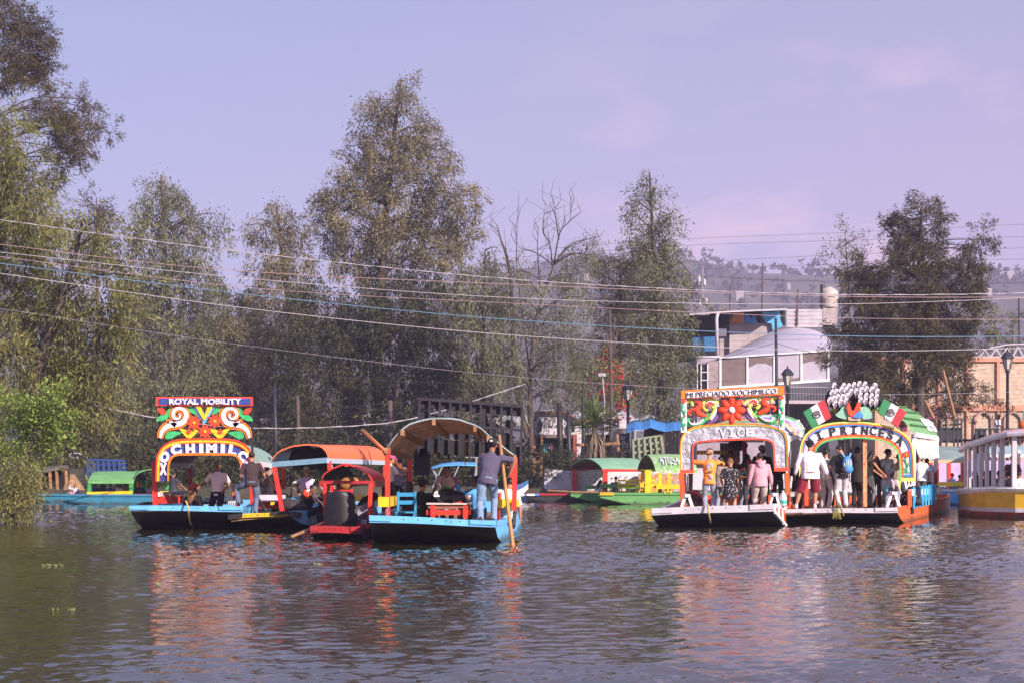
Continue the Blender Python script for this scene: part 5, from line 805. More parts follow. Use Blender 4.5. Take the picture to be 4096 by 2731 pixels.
leaf1 = crom([(700, 1626), (682, 1628), (670, 1640), (664, 1654), (645, 1659), (632, 1670), (628, 1683), (652, 1680), (672, 1670), (682, 1652), (690, 1640)], 3, True); bud = crom([(632, 1631), (652, 1633), (666, 1647), (658, 1656), (642, 1653)], 3, True)
both('leaf', SGREEN, lambda mb, g: flat(mb, g(leaf1), Yd, .04)); both('bud', SRED, lambda mb, g: flat(mb, g(bud), Yd - .01, .05))
spi = [(641, 1750), (650, 1722), (672, 1703), (705, 1696), (733, 1686), (745, 1664), (740, 1643), (722, 1632), (701, 1637), (692, 1655), (699, 1671), (715, 1673), (722, 1660), (714, 1654)]
both('scroll', SORANGE, lambda mb, g: (stroke(mb, g(spi), [22, 36, 40, 35, 30, 27, 23, 19, 15], Yd, .05, 0, 5), stroke(mb, g([(700, 1700), (682, 1688), (670, 1676)]), [30, 22, 8], Yd, .05, 0, 4)))
both('scroll_face', SWHITE, lambda mb, g: (stroke(mb, g(spi), [8, 18, 22, 18, 15, 13, 11, 8, 4], Yd - .05, .02, 0, 5), stroke(mb, g([(704, 1700), (688, 1690), (677, 1683)]), [20, 13, 3], Yd - .05, .02, 0, 4)))
both('leaf', SGREEN, lambda mb, g: flat(mb, g(crom([(746, 1632), (758, 1626), (774, 1630), (784, 1645), (794, 1660), (776, 1654), (760, 1644), (750, 1644)], 3, True)), Yd, .04))
both('leaf', SGREEN, lambda mb, g: flat(mb, g(crom([(663, 1750), (666, 1732), (684, 1723), (726, 1729), (706, 1742), (684, 1754)], 3, True)), Yd, .04))
both('tulip', SYEL, lambda mb, g: flat(mb, g(crom([(719, 1713), (745, 1718), (757, 1734), (770, 1719), (796, 1715), (782, 1736), (765, 1750), (748, 1748), (733, 1732)], 3, True)), Yd, .04)); both('tulip_bud', SRED, lambda mb, g: flat(mb, g(crom([(757, 1714), (766, 1726), (757, 1735), (748, 1726)], 3, True)), Yd - .01, .05))
for m, sc_, dy in ((LBLUE, 1, 0), (SYEL, .62, -.03)): mb = MB(); cx_ = 818; hw = 45 * (1 if sc_ == 1 else .75); flat(mb, [(cx_ - hw, 1625), (cx_ - hw * .42, 1625), (cx_, 1650 if sc_ == 1 else 1661), (cx_ + hw * .42, 1625), (cx_ + hw, 1625), (cx_ + 3, 1692 - (14 if sc_ < 1 else 0)), (cx_ - 3, 1692 - (14 if sc_ < 1 else 0))], Yd + dy, .05); mb.build('chevron', m, pn)
for cx_, cy_, r0 in ((777, 1689, 33), (860, 1682, 32), (821, 1724, 31)):
    mb = MB(); flat(mb, [(cx_ + (r0 if k % 2 == 0 else r0 * .58) * math.cos(k * math.pi / 9 + .2), cy_ + (r0 if k % 2 == 0 else r0 * .58) * math.sin(k * math.pi / 9 + .2)) for k in range(18)], Yd - .02, .05); fl = mb.build('flower', SRED, pn); mb = MB(); flat(mb, [(cx_ + 6 * math.cos(k * .7), cy_ + 6 * math.sin(k * .7)) for k in range(9)], Yd - .07, .02); mb.build('flower_centre', SYEL, fl)
DO = [(623, 1923), (624, 1870), (628, 1825), (645, 1790), (680, 1765), (730, 1754), (820, 1751), (910, 1754), (960, 1765), (995, 1790), (1011, 1825), (1015, 1870), (1016, 1923)]; DI = [(675, 1923), (675, 1880), (679, 1848), (690, 1828), (708, 1820), (740, 1818), (820, 1817), (900, 1818), (932, 1820), (949, 1828), (960, 1848), (964, 1880), (964, 1923)]
ar = arch(D_, DO, DI, [('sign_arch', 0, 1, NAVY, .02), ('orange_border', -.02, .10, SRED, .07), ('yellow_border', .10, .25, SYEL, .06), ('red_border', .25, .32, SRED, .05), ('inner_border', .88, 1.03, SORANGE, .07)], Yd)
mb = MB()
for s_, x, y, w, h, r_ in (('X', 653, 1874, 30, 44, 0), ('O', 658, 1826, 36, 42, 14), ('C', 704, 1796, 42, 38, -12), ('H', 761, 1793, 36, 36, -2), ('I', 805, 1792, 16, 36, 0), ('M', 846, 1792, 42, 36, 0), ('I', 891, 1793, 16, 36, 2), ('L', 931, 1798, 32, 38, 10), ('C', 970, 1822, 36, 38, 40), ('O', 985, 1868, 36, 42, 0)): letter(mb, s_, x, y, w * 1.06, h * 1.12, r_, Yd - .02, .035, .08)
mb.build('lettering', SWHITE, ar)
mb = MB(); mb.tube(crom([at(742, 2002, 37.1), at(748, 2012, 37.05), at(753, 2040, 37.0), at(755, 2062, 37.3), at(764, 2095, 37.8), at(780, 2110, 38.2)], 4), .022, 6); solo(mb, 'mooring_rope', ROPE, 'pale rope hanging from the blue bow of the tall sign boat into the water', 'rope', smooth=True)
# ================================================================ boat E: foil arch
E_ = thing('trajinera', 'flat boat with silver foil arch, orange edged sign and white bow', 'boat', (X(2850, 39), 39, 0)); REDO = paint('orange_red_paint', (.70, .08, .015)); GWH = paint('weathered_white_paint', (.42, .40, .45), chip=(.25, .22, .22), amt=.38)
hull(E_, [(38.3, 2605, .47, 3095, .585, .32, .43), (39.0, 2622, .45, 3118, .55, .12, .2), (39.8, 2642, .42, 3142, .46, -.06, -.05), (44, 2700, .40, 3160, .42, -.2, -.2), (50, 2760, .42, 3140, .42, -.1, -.1)], REDO, WHITE, WOOD, BLACKP, GWH)
for y in (.0, .35, .7): mb = MB(); mb.beam(V((X(3097 + y * 45, 38.3 + y * 1.5), 38.28 + y * 1.5, .56 - y * .12)), V((X(3097 + y * 45 + 3, 38.3 + y * 1.5), 38.28 + y * 1.5, .40 - y * .5)), .04, .05, 0, (0, 1, 0)); mb.build('white_trim', WHITE, E_)
mb = MB(); mb.beam(V((X(3098, 38.3), 38.26, .40)), V((X(3146, 39.8), 39.78, -.02)), .05, .07); mb.build('white_trim', WHITE, E_)
STRIPE = bpy.data.materials.new('striped_tarp'); STRIPE.use_nodes = True; n = STRIPE.node_tree.nodes; l = STRIPE.node_tree.links; t = n.new('ShaderNodeTexCoord'); s = n.new('ShaderNodeSeparateXYZ'); l.new(t.outputs['Object'], s.inputs[0]); r_ = n.new('ShaderNodeValToRGB'); r_.color_ramp.interpolation = 'CONSTANT'; mr = n.new('ShaderNodeMapRange'); mr.inputs[1].default_value = 0; mr.inputs[2].default_value = 17; l.new(s.outputs[1], mr.inputs[0]); l.new(mr.outputs[0], r_.inputs[0]); el = r_.color_ramp.elements
for k, c_ in enumerate([(.3, .12, .34), (.35, .5, .72), (.12, .35, .14), (.7, .42, .08), (.35, .15, .4), (.4, .55, .75), (.12, .35, .14)]):
    q = el[k] if k < 2 else el.new(k / 7); q.position = k / 7; q.color = c_ + (1,)
l.new(r_.outputs[0], n['Principled BSDF'].inputs['Base Color']); n['Principled BSDF'].inputs['Roughness'].default_value = .8
EF_, ER_ = [(2728, 1762), (2745, 1735), (2800, 1712), (2930, 1702), (3060, 1706), (3110, 1722), (3142, 1752)], [(2850, 1752), (2880, 1700), (2950, 1665), (3060, 1655), (3160, 1665), (3205, 1690), (3222, 1724)]
roof(E_, EF_, 39.8, ER_, 48, STRIPE, mat('tan_ceiling', (.25, .2, .17), .8, .2, 3), .03, 17, 6, 0, WHITE)
roof_text(E_, 'NVD. NATT', EF_, 39.8, ER_, 48, 17, 15.8, 14.1, .06, .95, SWHITE, -.012)
for p0, p1, Yq, m in (((2726, 1890), (2733, 2030), 39.6, REDO), ((3147, 1890), (3152, 2025), 39.8, REDO), ((2978, 1765), (2980, 1900), 44, mat('magenta_paint', (.45, .03, .16), .5, .1, 4)), ((3218, 1730), (3218, 1990), 47.8, WHITE), ((3150, 1740), (3152, 1890), 41, WHITE), ((3222, 1940), (3224, 2020), 44, REDO)): post(E_, p0, p1, Yq, m, .11)
CURT = mat('grey_curtain', (.40, .36, .42), .9, .1, 4, .3, 8); LCURT = mat('cream_curtain', (.60, .53, .50), .9, .1, 4, .3, 8)
def curtain(root, x0, x1, y0, y1, Y0, Y1, m, lab=None, amp=.09, fl=0):
    mb = MB(); n_ = 26; rows = [[at(x0 + (x1 - x0) * i / n_ + fl * (k / 5) ** 2 * 14, y0 + (y1 - y0) * k / 5 + (3 * math.sin(i * .5) if k == 5 else 0), Y0 + (Y1 - Y0) * i / n_ + amp * math.sin(i * .85 + .3 * k) * (.5 + k / 8)) for i in range(n_ + 1)] for k in range(6)]
    mb.sheet(rows, (0, .015, 0)); return mb.build('curtain', m, root, True)
curtain(E_, 3152, 3205, 1738, 1868, 41, 46.5, CURT, fl=-.6); curtain(E_, 2734, 2772, 1892, 2022, 40.2, 42, CURT, fl=-.5); curtain(E_, 2880, 2960, 1770, 1850, 47, 47.5, mat('tan_curtain', (.24, .19, .17), .9, .1, 4, .3, 8), amp=.03)
mb = MB(); flat(mb, rect(2780, 1800, 2935, 1816), 46.8, .02); [flat(mb, rect(2782 + k * 14, 1801, 2789 + k * 14, 1815), 46.78, .01, 1) for k in range(11)]; mb.build('pennant_strip', [SRED, SLIME], E_)
mb = MB(); mb.ell(at(2950, 1780, 45), (.3, .2, .16)); solo(mb, 'hanging_speaker', mat('dark_maroon_box', (.06, .015, .02), .6, .2, 4), 'dark rounded box hanging inside the foil arch boat', 'loudspeaker', smooth=True)
Ye = 39.1; mb = MB(); flat(mb, [(2723, 1561), (3133, 1543), (3134, 1578), (2723, 1594)], Ye, .12); sg = mb.build('name_board', SORANGE, E_); mb = MB(); flat(mb, [(2744, 1567), (3109, 1550), (3109, 1573), (2744, 1590)], Ye - .12, .015); mb.build('pale_field', SWHITE, sg); mb = MB(); text(mb, 'MI PRECIADO XOCHIMILCO', 2748, 1560, 3105, 1580, Ye - .135, .02, -.028, -17); mb.build('lettering', SBLACK, sg)
mb = MB()
for x in (2776, 2830, 2880, 2975, 3024, 3080): pbox(mb, x, 1585, x + 3, 1700, Ye + .06, .02)
for y in (1605, 1640, 1675): stroke(mb, [(2730, y), (3133, y - 17)], [2.5, 2.5], Ye + .06, .02, 0, 1)
pn = mb.build('sign_lattice', WHITE, E_)
for x0, yt, yb in ((2723, 1594, 1728), (3114, 1580, 1716)):
    mb = MB(); flat(mb, [(x0, yt), (x0 + 23, yt - 1), (x0 + 23, yb), (x0, yb)], Ye, .07); cpt = mb.build('side_column', SWHITE, pn); mb = MB(); stroke(mb, [(x0 + 12, yt + 16), (x0 + 5, yt + 40), (x0 + 17, yt + 65), (x0 + 6, yt + 92), (x0 + 14, yt + 125)], [4, 4], Ye - .07, .02, 0, 4)
    for k, dy in enumerate((30, 52, 78, 104)): flat(mb, [(x0 + 12 + 5 * math.cos(a * .8) + (4 if k % 2 else -4), yt + dy + 9 * math.sin(a * .8)) for a in range(8)], Ye - .07, .025)
    mb.build('vine', SGREEN, cpt); mb = MB(); flat(mb, [(x0 + 11 + 10 * math.cos(a * .7), yt + 9 + 8 * math.sin(a * .7)) for a in range(9)], Ye - .07, .03); flat(mb, [(x0 + 17 + 3 * math.cos(a), yt + 70 + 4 * math.sin(a)) for a in range(6)], Ye - .07, .03); mb.build('red_blossom', SRED, cpt)
cE = V((2927, 1639, 0)); mE = lambda pts: [(2 * 2927 - x, y - (2927 - x) * .09) for x, y in pts]; R3 = lambda x, y: (2560 + x * .4081, 1500 + y * .4081)
for k in range(8):
    a = k * math.pi / 4 + math.pi / 2; mb = MB(); c_ = at(2927 + 33 * math.cos(a), 1639 + 33 * math.sin(a), Ye - .05); mb.ell(c_, (.145, .07, .085), Mx.Rotation(a, 3, 'Y'), 12, 8); mb.build('petal', SRED, pn, True)
mb = MB(); mb.ell(at(2927, 1639, Ye - .1), (.085, .05, .085)); mb.build('flower_centre', SWHITE, pn, True)
def puff(nm, m, pts, ws, dy=0., n_=4):
    for g in (lambda p: p, mE):
        q = crom(g([R3(*p) for p in pts]), n_); w = np.interp(np.linspace(0, 1, len(q)), np.linspace(0, 1, len(ws)), ws); mb = MB(); mb.tube([at(x, y, Ye - dy) for x, y in q], [max(.008, k * .4081 * Ye / F / 2) for k in w], 8, 0, .8); mb.build(nm, m, pn, True)
puff('fleur', SRED, [(575, 262), (600, 290), (555, 330), (570, 370), (650, 400)], [34, 52, 60, 66, 30], .02); puff('fleur', SRED, [(590, 300), (560, 255), (540, 270)], [40, 34, 22], .03); puff('fleur', SRED, [(560, 335), (500, 340), (475, 370), (500, 390)], [50, 40, 34, 24], .03)
puff('crescent', SGREEN, [(475, 420), (465, 455), (500, 492), (570, 485), (630, 440), (668, 395), (650, 378)], [30, 44, 46, 46, 40, 34, 16], .0); puff('crescent_face', SWHITE, [(482, 450), (510, 478), (570, 470), (625, 430)], [14, 24, 24, 12], .06)
puff('hook', SLIME, [(458, 268), (480, 248), (508, 262), (512, 300)], [26, 34, 36, 34], .0); puff('scroll', SLIME, [(660, 350), (622, 310), (630, 250), (690, 232), (750, 262), (790, 300)], [36, 40, 34, 34, 34, 28], .0); puff('scroll_inner', SWHITE, [(652, 310), (650, 275), (695, 256), (745, 285), (775, 305)], [20, 22, 22, 22, 16], .03); puff('scroll_core', SRED, [(680, 315), (662, 290), (690, 268), (730, 290)], [22, 28, 26, 12], .05)
puff('plume', SLIME, [(700, 318), (735, 305), (720, 350), (690, 400), (655, 440)], [40, 44, 40, 36, 14], .02); puff('plume_inner', SWHITE, [(745, 330), (725, 380), (690, 440)], [26, 40, 22], .03); puff('plume_edge', SPURP, [(775, 300), (755, 360), (745, 420), (690, 462), (655, 465)], [18, 26, 40, 34, 16], .0)
ar = arch(E_, [R3(*p) for p in [(395, 935), (393, 800), (397, 660), (425, 575), (510, 512), (680, 482), (900, 470), (1130, 472), (1300, 498), (1400, 540), (1440, 610), (1450, 760), (1452, 920)]], [R3(*p) for p in [(520, 935), (520, 840), (520, 720), (533, 675), (575, 655), (700, 641), (900, 631), (1100, 625), (1225, 630), (1285, 652), (1308, 690), (1315, 800), (1318, 918)]], [('sign_arch', .06, .95, FOIL, .03), ('orange_border', -.02, .07, SORANGE, .06), ('lime_border', .07, .13, SLIME, .05), ('red_border', .93, 1.04, SRED, .06)], Ye)
for a, b in (((393, 925), (528, 955)), ((1312, 905), (1458, 938))): mb = MB(); p0, p1 = R3(*a), R3(*b); flat(mb, rect(p0[0], p0[1], p1[0], p1[1]), Ye - .05, .06); mb.build('arch_foot', SRED, ar)
mb = MB()
for s_, x, y in (('V', 812, 566), ('I', 897, 562), ('C', 985, 560), ('E', 1074, 556)): p0 = R3(x, y); letter(mb, s_, p0[0], p0[1], 26 if s_ != 'I' else 7, 33, -1, Ye - .03, .02, .02)
p0 = R3(897, 562); [letter(mb, 'I', p0[0], p0[1] + q * 14, 5, 20, 89, Ye - .032, .02, .0) for q in (-1, 1)]
mb.build('lettering', SWHITE, ar)
def trestle(px, yt, yb, Y, w, lab):
    o = thing('trestle', lab, 'trestle', at(px, yb, Y), 'white trestles on the bows'); mb = MB(); mb.box(at(px, yt, Y + .1), (.13, .35, .07)); mb.build('top_bar', WHITE, o)
    for sx in (-1, 1):
        for dy in (0, .3): mb = MB(); mb.beam(at(px + sx * 5, yt - 3, Y + dy), at(px + sx * w, yb, Y + dy), .05, .07); mb.build('leg', WHITE, o)
trestle(2748, 1980, 2026, 38.9, 22, 'white trestle at the left of the foil arch boat bow'); trestle(3098, 1976, 2032, 38.7, 22, 'white trestle where the two right boats touch'); trestle(3573, 1970, 2027, 40.6, 26, 'white trestle at the right end of the MI PRINCESA bow'); trestle(3270, 2006, 2030, 42.5, 14, 'white trestle between the legs behind the man in maroon shorts')
def bag(nm, lab, m, c, r): mb = MB(); mb.ell(c, r); mb.ell(V(c) + V((r[0] * .3, 0, r[2] * .5)), (r[0] * .7, r[1] * .8, r[2] * .6)); o = solo(mb, nm, m, lab, 'bag', smooth=True); o.modifiers.new('r', 'REMESH').voxel_size = .03; return o
mb = MB(); mb.beam(at(2762, 1980, 40.3), at(2805, 2012, 40), .3, .3); mb.beam(at(2764, 1979, 40.2), at(2807, 2011, 39.9), .34, .04); solo(mb, 'cooler_box', mat('dark_maroon_plastic', (.09, .012, .02), .4, .2, 4), 'dark maroon box tilted behind the left white trestle', 'box')
mb = MB(); rows = [[at(3120 + i * 7 + k * 2, 2025 - k * 16, 39.3 + .12 * math.sin(i * 1.7 + k)) for i in range(6)] for k in range(4)]; mb.sheet(rows, (0, .05, 0)); solo(mb, 'pink_tarp', mat('salmon_cloth', (.62, .2, .15), .8, .15, 5, .4, 10), 'salmon pink cloth bundle beside the orange post between the right boats', 'cloth', smooth=True)
mb = MB(); mb.lathe(at(3132, 2022, 39.05), [(.09, 0), (.1, .05), (.1, .22), (.07, .3), (.03, .34), (.03, .38)], 12); o = solo(mb, 'water_jug', CLEARP, 'big clear plastic bottle with green label between the right boats', 'bottle', smooth=True); mb = MB(); mb.lathe(at(3132, 2022, 39.05) + V((0, 0, .06)), [(.103, 0), (.103, .08)], 12); mb.build('label', mat('green_label', (.03, .35, .25), .5, .1, 4), o)
mb = MB(); mb.tube(crom([at(2829, 2014, 38.2), at(2833, 2030, 38.16), at(2836, 2058, 38.16), at(2842, 2090, 38.7)], 4), [.05, .03] + [.022] * 9 + [.015] * 2 if False else .025, 6); solo(mb, 'mooring_rope', ROPE, 'pale rope over the white bow of the foil arch boat', 'rope', smooth=True)
# ================================================================ boat F: MI PRINCESA
F_ = thing('trajinera', 'orange hulled boat with rainbow arch, two flag shields and green roof', 'boat', (X(3370, 40.5), 40.5, 0)); ORH = paint('orange_hull_paint', (.66, .12, .03), chip=(.4, .25, .2), amt=.38, stain=1)
hull(F_, [(39.8, 3137, .385, 3588, .44, .29, .33), (40.5, 3143, .38, 3604, .43, .1, .12), (41.3, 3150, .37, 3622, .42, -.06, -.06), (44.5, 3170, .36, 3712, .40, -.2, -.2), (47.6, 3235, .38, 3796, .44, -.1, -.1), (48.6, 3260, .42, 3800, .50, .15, .15)], ORH, ORH, WOOD, BLACKP, GWH)
GRF = mat('green_roof_sheet', (.15, .33, .14), .7, .15, 2, .2, 8)
FP = [(3215, 1732), (3232, 1690), (3290, 1648), (3370, 1625), (3440, 1618), (3540, 1638), (3612, 1676), (3655, 1728)]; RPf = [(3370, 1745), (3385, 1705), (3420, 1665), (3480, 1635), (3550, 1618), (3610, 1626), (3667, 1648), (3730, 1700), (3752, 1744)]
rF = roof(F_, FP, 41.4, RPf, 47.4, GRF, mat('grey_ceiling', (.22, .2, .2), .7, .2, 3), .035, 19, 6, 0, WHITE); f_, r_ = resamp(FP, 19), resamp(RPf, 19)
for k in (11.5, 13.5, 15.5, 16.8):
    i = int(k); w = k - i; mb = MB(); P = [(at(*(f_[i] * (1 - w) + f_[i + 1] * w), 41.4)) * (1 - t) + at(*(r_[i] * (1 - w) + r_[i + 1] * w), 47.4) * t + V((.02, 0, .03)) for t in np.linspace(.05, .97, 7)]; mb.tube(P, .03, 5); mb.build('roof_seam', mat('dark_green_seam', (.05, .18, .05), .8, .2, 4), F_)
roof_text(F_, 'NITOS', FP, 41.4, RPf, 47.4, 19, 17.6, 15.2, .62, .96, SWHITE, .03)
for p0, p1, Yq, m in (((3637, 1960), (3638, 2025), 41.5, REDO), ((3655, 1735), (3652, 1940), 41.6, WHITE), ((3748, 1750), (3742, 1880), 47.2, WHITE), ((3741, 1880), (3740, 2015), 47.1, DRED), ((3458, 1750), (3459, 2025), 40.9, mat('streaked_pole', (.55, .28, .12), .6, .3, 6, chip=(.6, .05, .03), chip_amt=.48)), ((3222, 1740), (3225, 2020), 41.6, REDO), ((3385, 1748), (3386, 1950), 47, STEEL)): post(F_, p0, p1, Yq, m, .1)
curtain(F_, 3660, 3706, 1742, 1830, 42, 44.5, LCURT, amp=.14, fl=1.2); curtain(F_, 3702, 3748, 1748, 1835, 44.6, 47, LCURT, amp=.12, fl=.9)
bar(F_, (3640, 1968), 41.5, (3760, 1960), 46.6, WHITE, .1, .17); bar(F_, (3168, 1975), 41.6, (3232, 1968), 46, WHITE, .08, .12)
r_ = thing('chair_stack', 'bright blue folded chairs packed under the white rail of the MI PRINCESA boat', 'chairs', (X(3690, 43.5), 43.5, .3)); CB = mat('cobalt_paint', (.02, .30, .55), .5, .12, 4, .1, 20)
for k in range(8): mb = MB(); px = 3650 + k * 12; Yq = 42 + k * .45; mb.box((X(px, Yq), Yq, .62), (.05, .32, .56)); mb.box((X(px, Yq) + .03, Yq - .1, .68), (.05, .04, .4)); mb.build('folded_chair', CB, r_)
Yf = 40.85; R4 = lambda x, y: (3100 + x * .4235, 1500 + y * .4235)
FO = [R4(*p) for p in [(232, 990), (232, 800), (240, 690), (268, 600), (330, 525), (430, 475), (570, 447), (760, 440), (920, 452), (1070, 482), (1190, 532), (1268, 602), (1303, 690), (1315, 830), (1322, 992)]]; FI = [R4(*p) for p in [(372, 990), (374, 850), (382, 740), (405, 678), (460, 635), (540, 610), (640, 597), (760, 592), (880, 597), (990, 612), (1075, 640), (1130, 685), (1165, 745), (1180, 860), (1184, 998)]]
ar = arch(F_, FO, FI, [('sign_arch', .06, .95, SWHITE, .04), ('lime_border', -.03, .07, SLIME, .08), ('orange_border', .07, .15, SORANGE, .07), ('blue_border', .15, .26, SBLUE, .06), ('red_border', .77, .85, SRED, .06), ('inner_orange_border', .85, .94, SORANGE, .07), ('green_border', .94, 1.03, SGREEN, .08)], Yf)
for a, b in (((1180, 965), (1322, 1000)), ((232, 965), (372, 1000))): mb = MB(); p0, p1 = R4(*a), R4(*b); flat(mb, rect(p0[0], p0[1], p1[0], p1[1]), Yf - .07, .06); mb.build('arch_foot', SLIME, ar)
mb = MB(); p0, p1 = R4(1206, 934), R4(1290, 954); flat(mb, rect(p0[0], p0[1], p1[0], p1[1]), Yf - .055, .02); mb.build('blue_foot', SBLUE, ar)
mb = MB()
for s_, x, y, w, h, r0 in (('M', 325, 630, 26, 34, -42), ('P', 548, 532, 24, 36, -9), ('R', 655, 522, 26, 36, -6), ('N', 850, 518, 26, 36, 2), ('C', 930, 524, 26, 37, 5), ('E', 1010, 541, 22, 36, 10), ('S', 1092, 566, 24, 36, 16), ('A', 1180, 618, 30, 40, 27)): p0 = R4(x, y); letter(mb, s_, p0[0], p0[1], w, h, r0, Yf - .04, .02, .025)
for x, y, r0 in ((420, 568, -22), (748, 516, 0)):
    p0 = R4(x, y); letter(mb, 'I', p0[0], p0[1], 7, 34, r0, Yf - .04, .02, .0)
    for sy in (-1, 1): letter(mb, 'I', p0[0] + sy * 15 * math.sin(rad(-r0)), p0[1] + sy * 15 * math.cos(rad(r0)), 6, 24, r0 + 90, Yf - .04, .02, .0)
mb.build('lettering', SBLACK, ar)
mb = MB(); p0 = R4(1240, 745)
for k in range(5): q = (p0[0] + 7 * math.cos(k * 1.257), p0[1] + 7 * math.sin(k * 1.257)); flat(mb, [(q[0] + 6.5 * math.cos(a * .7), q[1] + 6.5 * math.sin(a * .7)) for a in range(9)], Yf - .045 - k * .002, .02)
fl = mb.build('painted_flower', SRED, ar); mb = MB(); flat(mb, [(p0[0] + 3 * math.cos(a), p0[1] + 3 * math.sin(a)) for a in range(6)], Yf - .075, .01); mb.build('flower_centre', SYEL, fl); mb = MB(); stroke(mb, [R4(*p) for p in [(1242, 765), (1232, 800), (1248, 850), (1244, 920)]], [5, 5], Yf - .04, .02); stroke(mb, [R4(*p) for p in [(1216, 785), (1226, 800), (1234, 815)]], [2, 6, 3], Yf - .04, .02); stroke(mb, [R4(*p) for p in [(1268, 822), (1260, 845), (1246, 862)]], [2, 7, 3], Yf - .04, .02); stroke(mb, [R4(*p) for p in [(1216, 868), (1228, 885), (1244, 895)]], [2, 7, 3], Yf - .04, .02); [stroke(mb, [R4(1222 + k * 8, 922), R4(1218 + k * 9, 905)], [3, 1], Yf - .04, .015) for k in range(6)]; mb.build('painted_stem', SGREEN, fl)
# crest: bouquet, shawl and skirts
mb = MB(); flat(mb, crom([R4(*p) for p in [(470, 240), (500, 150), (580, 95), (700, 85), (820, 80), (940, 95), (1000, 170), (1010, 260), (940, 310), (860, 330), (640, 335), (540, 310)]], 4, True), Yf + .05, .1); cs = mb.build('crest_back', SBLACK, F_)
LIL = [(555, 112), (645, 115), (692, 120), (742, 108), (793, 98), (845, 102), (945, 120), (535, 178), (577, 170), (622, 152), (665, 155), (712, 170), (763, 165), (812, 155), (860, 145), (908, 150), (962, 168), (550, 235), (590, 220), (634, 218), (677, 210), (512, 248), (802, 205), (857, 208), (908, 212), (955, 220), (563, 280), (615, 265), (665, 255), (805, 250), (850, 252), (905, 265), (950, 268), (935, 115)]
proto = None
for k, p in enumerate(LIL):
    c_ = at(*R4(*p), Yf - .12)
    if proto is None:
        mb = MB(); n_ = 14; rs = []
        for r0, z, y in ((.010, -.11, .06), (.028, -.06, .03), (.05, 0, -.02), (.062, .045, -.05), (.048, .035, -.03), (.022, 0, .02), (.006, -.03, .05)): rs.append([V((r0 * math.cos(2 * math.pi * i / n_) , y - .02 * math.sin(2 * math.pi * i / n_), z + r0 * 1.25 * math.sin(2 * math.pi * i / n_) - (.10 if z > .02 and abs(i - 10.5) < 1.2 else 0) * r0 * 6)) for i in range(n_)])
        mb.rings(rs); mb.m = [1 if 4 * n_ <= i < 6 * n_ or i == len(mb.m) - 1 else 0 for i in range(len(mb.m))]; mb.v = [(q[0] + c_.x, q[1] + c_.y, q[2] + c_.z) for q in mb.v]; proto = mb.build('calla_lily', [mat('calla_white', (.66, .62, .68), .7, .06, 6), mat('calla_shaded_throat', (.26, .23, .29), .8, .1, 6)], cs, True); c0 = c_  # inner cone coloured darker to paint the shading inside the flower
    else:
        o = proto.copy(); COL.objects.link(o); o.parent = cs; o.location = cv(c_) - cv(c0)
for nm, m, pts, dy in (('skirt', mat('pale_green_skirt', (.22, .45, .33), .7, .15, 6), [(632, 290), (690, 300), (690, 360), (682, 415), (640, 412), (590, 395), (565, 372), (605, 335)], 0), ('skirt', mat('pale_green_skirt', (0, 0, 0)), [(800, 300), (870, 290), (895, 335), (930, 385), (890, 412), (830, 415), (800, 380)], 0), ('shawl', SRED, [(692, 255), (668, 300), (690, 372), (722, 392), (790, 345), (805, 275), (778, 248), (742, 330), (722, 335)], .05), ('blue_shawl', SBLUE, [(785, 335), (830, 372), (828, 392), (780, 405), (732, 392)], .07), ('base_block', mat('flesh_sign_paint', (.6, .38, .32), .7, .1, 5), [(685, 388), (760, 398), (808, 408), (800, 428), (690, 425)], .03)):
    mb = MB(); flat(mb, [R4(*p) for p in pts], Yf - .02 - dy, .08); mb.build(nm, m, cs)
mb = MB()
for s_ in (-1, 1): stroke(mb, [R4(745 + s_ * 60, 440), R4(745 + s_ * 190, 330), R4(745 + s_ * 215, 290)], [5, 5], Yf + .08, .04)
stroke(mb, [R4(500, 335), R4(640, 320), R4(860, 320), R4(1000, 330)], [5, 5], Yf + .07, .05); mb.build('crest_strut', SLIME, cs)
for x0, sgn, cols, lab in ((395, 1, (SGREEN, SWHITE, SRED), 'left'), (1098, 1, (SGREEN, SWHITE, SRED), 'right')):
    if lab == 'left': P = [np.array(R4(*p)) for p in [(262, 345), (460, 228), (526, 395), (348, 506)]]
    else: P = [np.array(R4(*p)) for p in [(1018, 220), (1236, 345), (1150, 490), (965, 348)]]
    fl = None
    for k in range(3):
        t0, t1 = k / 3, (k + 1) / 3; g = lambda t, s: (P[0] * (1 - t) + P[1] * t) * (1 - s) + (P[3] * (1 - t) + P[2] * t) * s
        mb = MB(); flat(mb, [tuple(g(t0, 0)), tuple(g(t1, 0)), tuple(g(t1, 1)), tuple(g(t0, 1))], Yf - .1, .1); o = mb.build(['flag_shield', 'white_stripe', 'red_stripe'][k], [mat('flag_green', (.02, .19, .07), .6, .15, 4, .2, 20), SWHITE, mat('flag_red', (.40, .02, .035), .6, .15, 4, .2, 20)][k], fl or F_); fl = fl or o
    c_ = g(.5, .47); mb = MB(); EM = mat('emblem_grey_green', (.16, .2, .2), .7, .4, 12)
    for k in range(11): a = .2 + k * .27; flat(mb, [(c_[0] + 15 * math.cos(a) + 3 * math.cos(b), c_[1] + 14 * math.sin(a) + 3 * math.sin(b)) for b in range(6)], Yf - .2, .02)
    mb.build('emblem_wreath', EM, fl); mb = MB(); flat(mb, crom([(c_[0] + x, c_[1] + y) for x, y in [(-13, 2), (-12, -8), (-4, -14), (6, -13), (12, -6), (10, 2), (5, -2), (3, 6), (-2, 3), (-5, 9), (-7, 1)]], 3, True), Yf - .2, .025); mb.build('emblem_eagle', mat('emblem_brown', (.13, .1, .12), .7, .3, 12), fl)
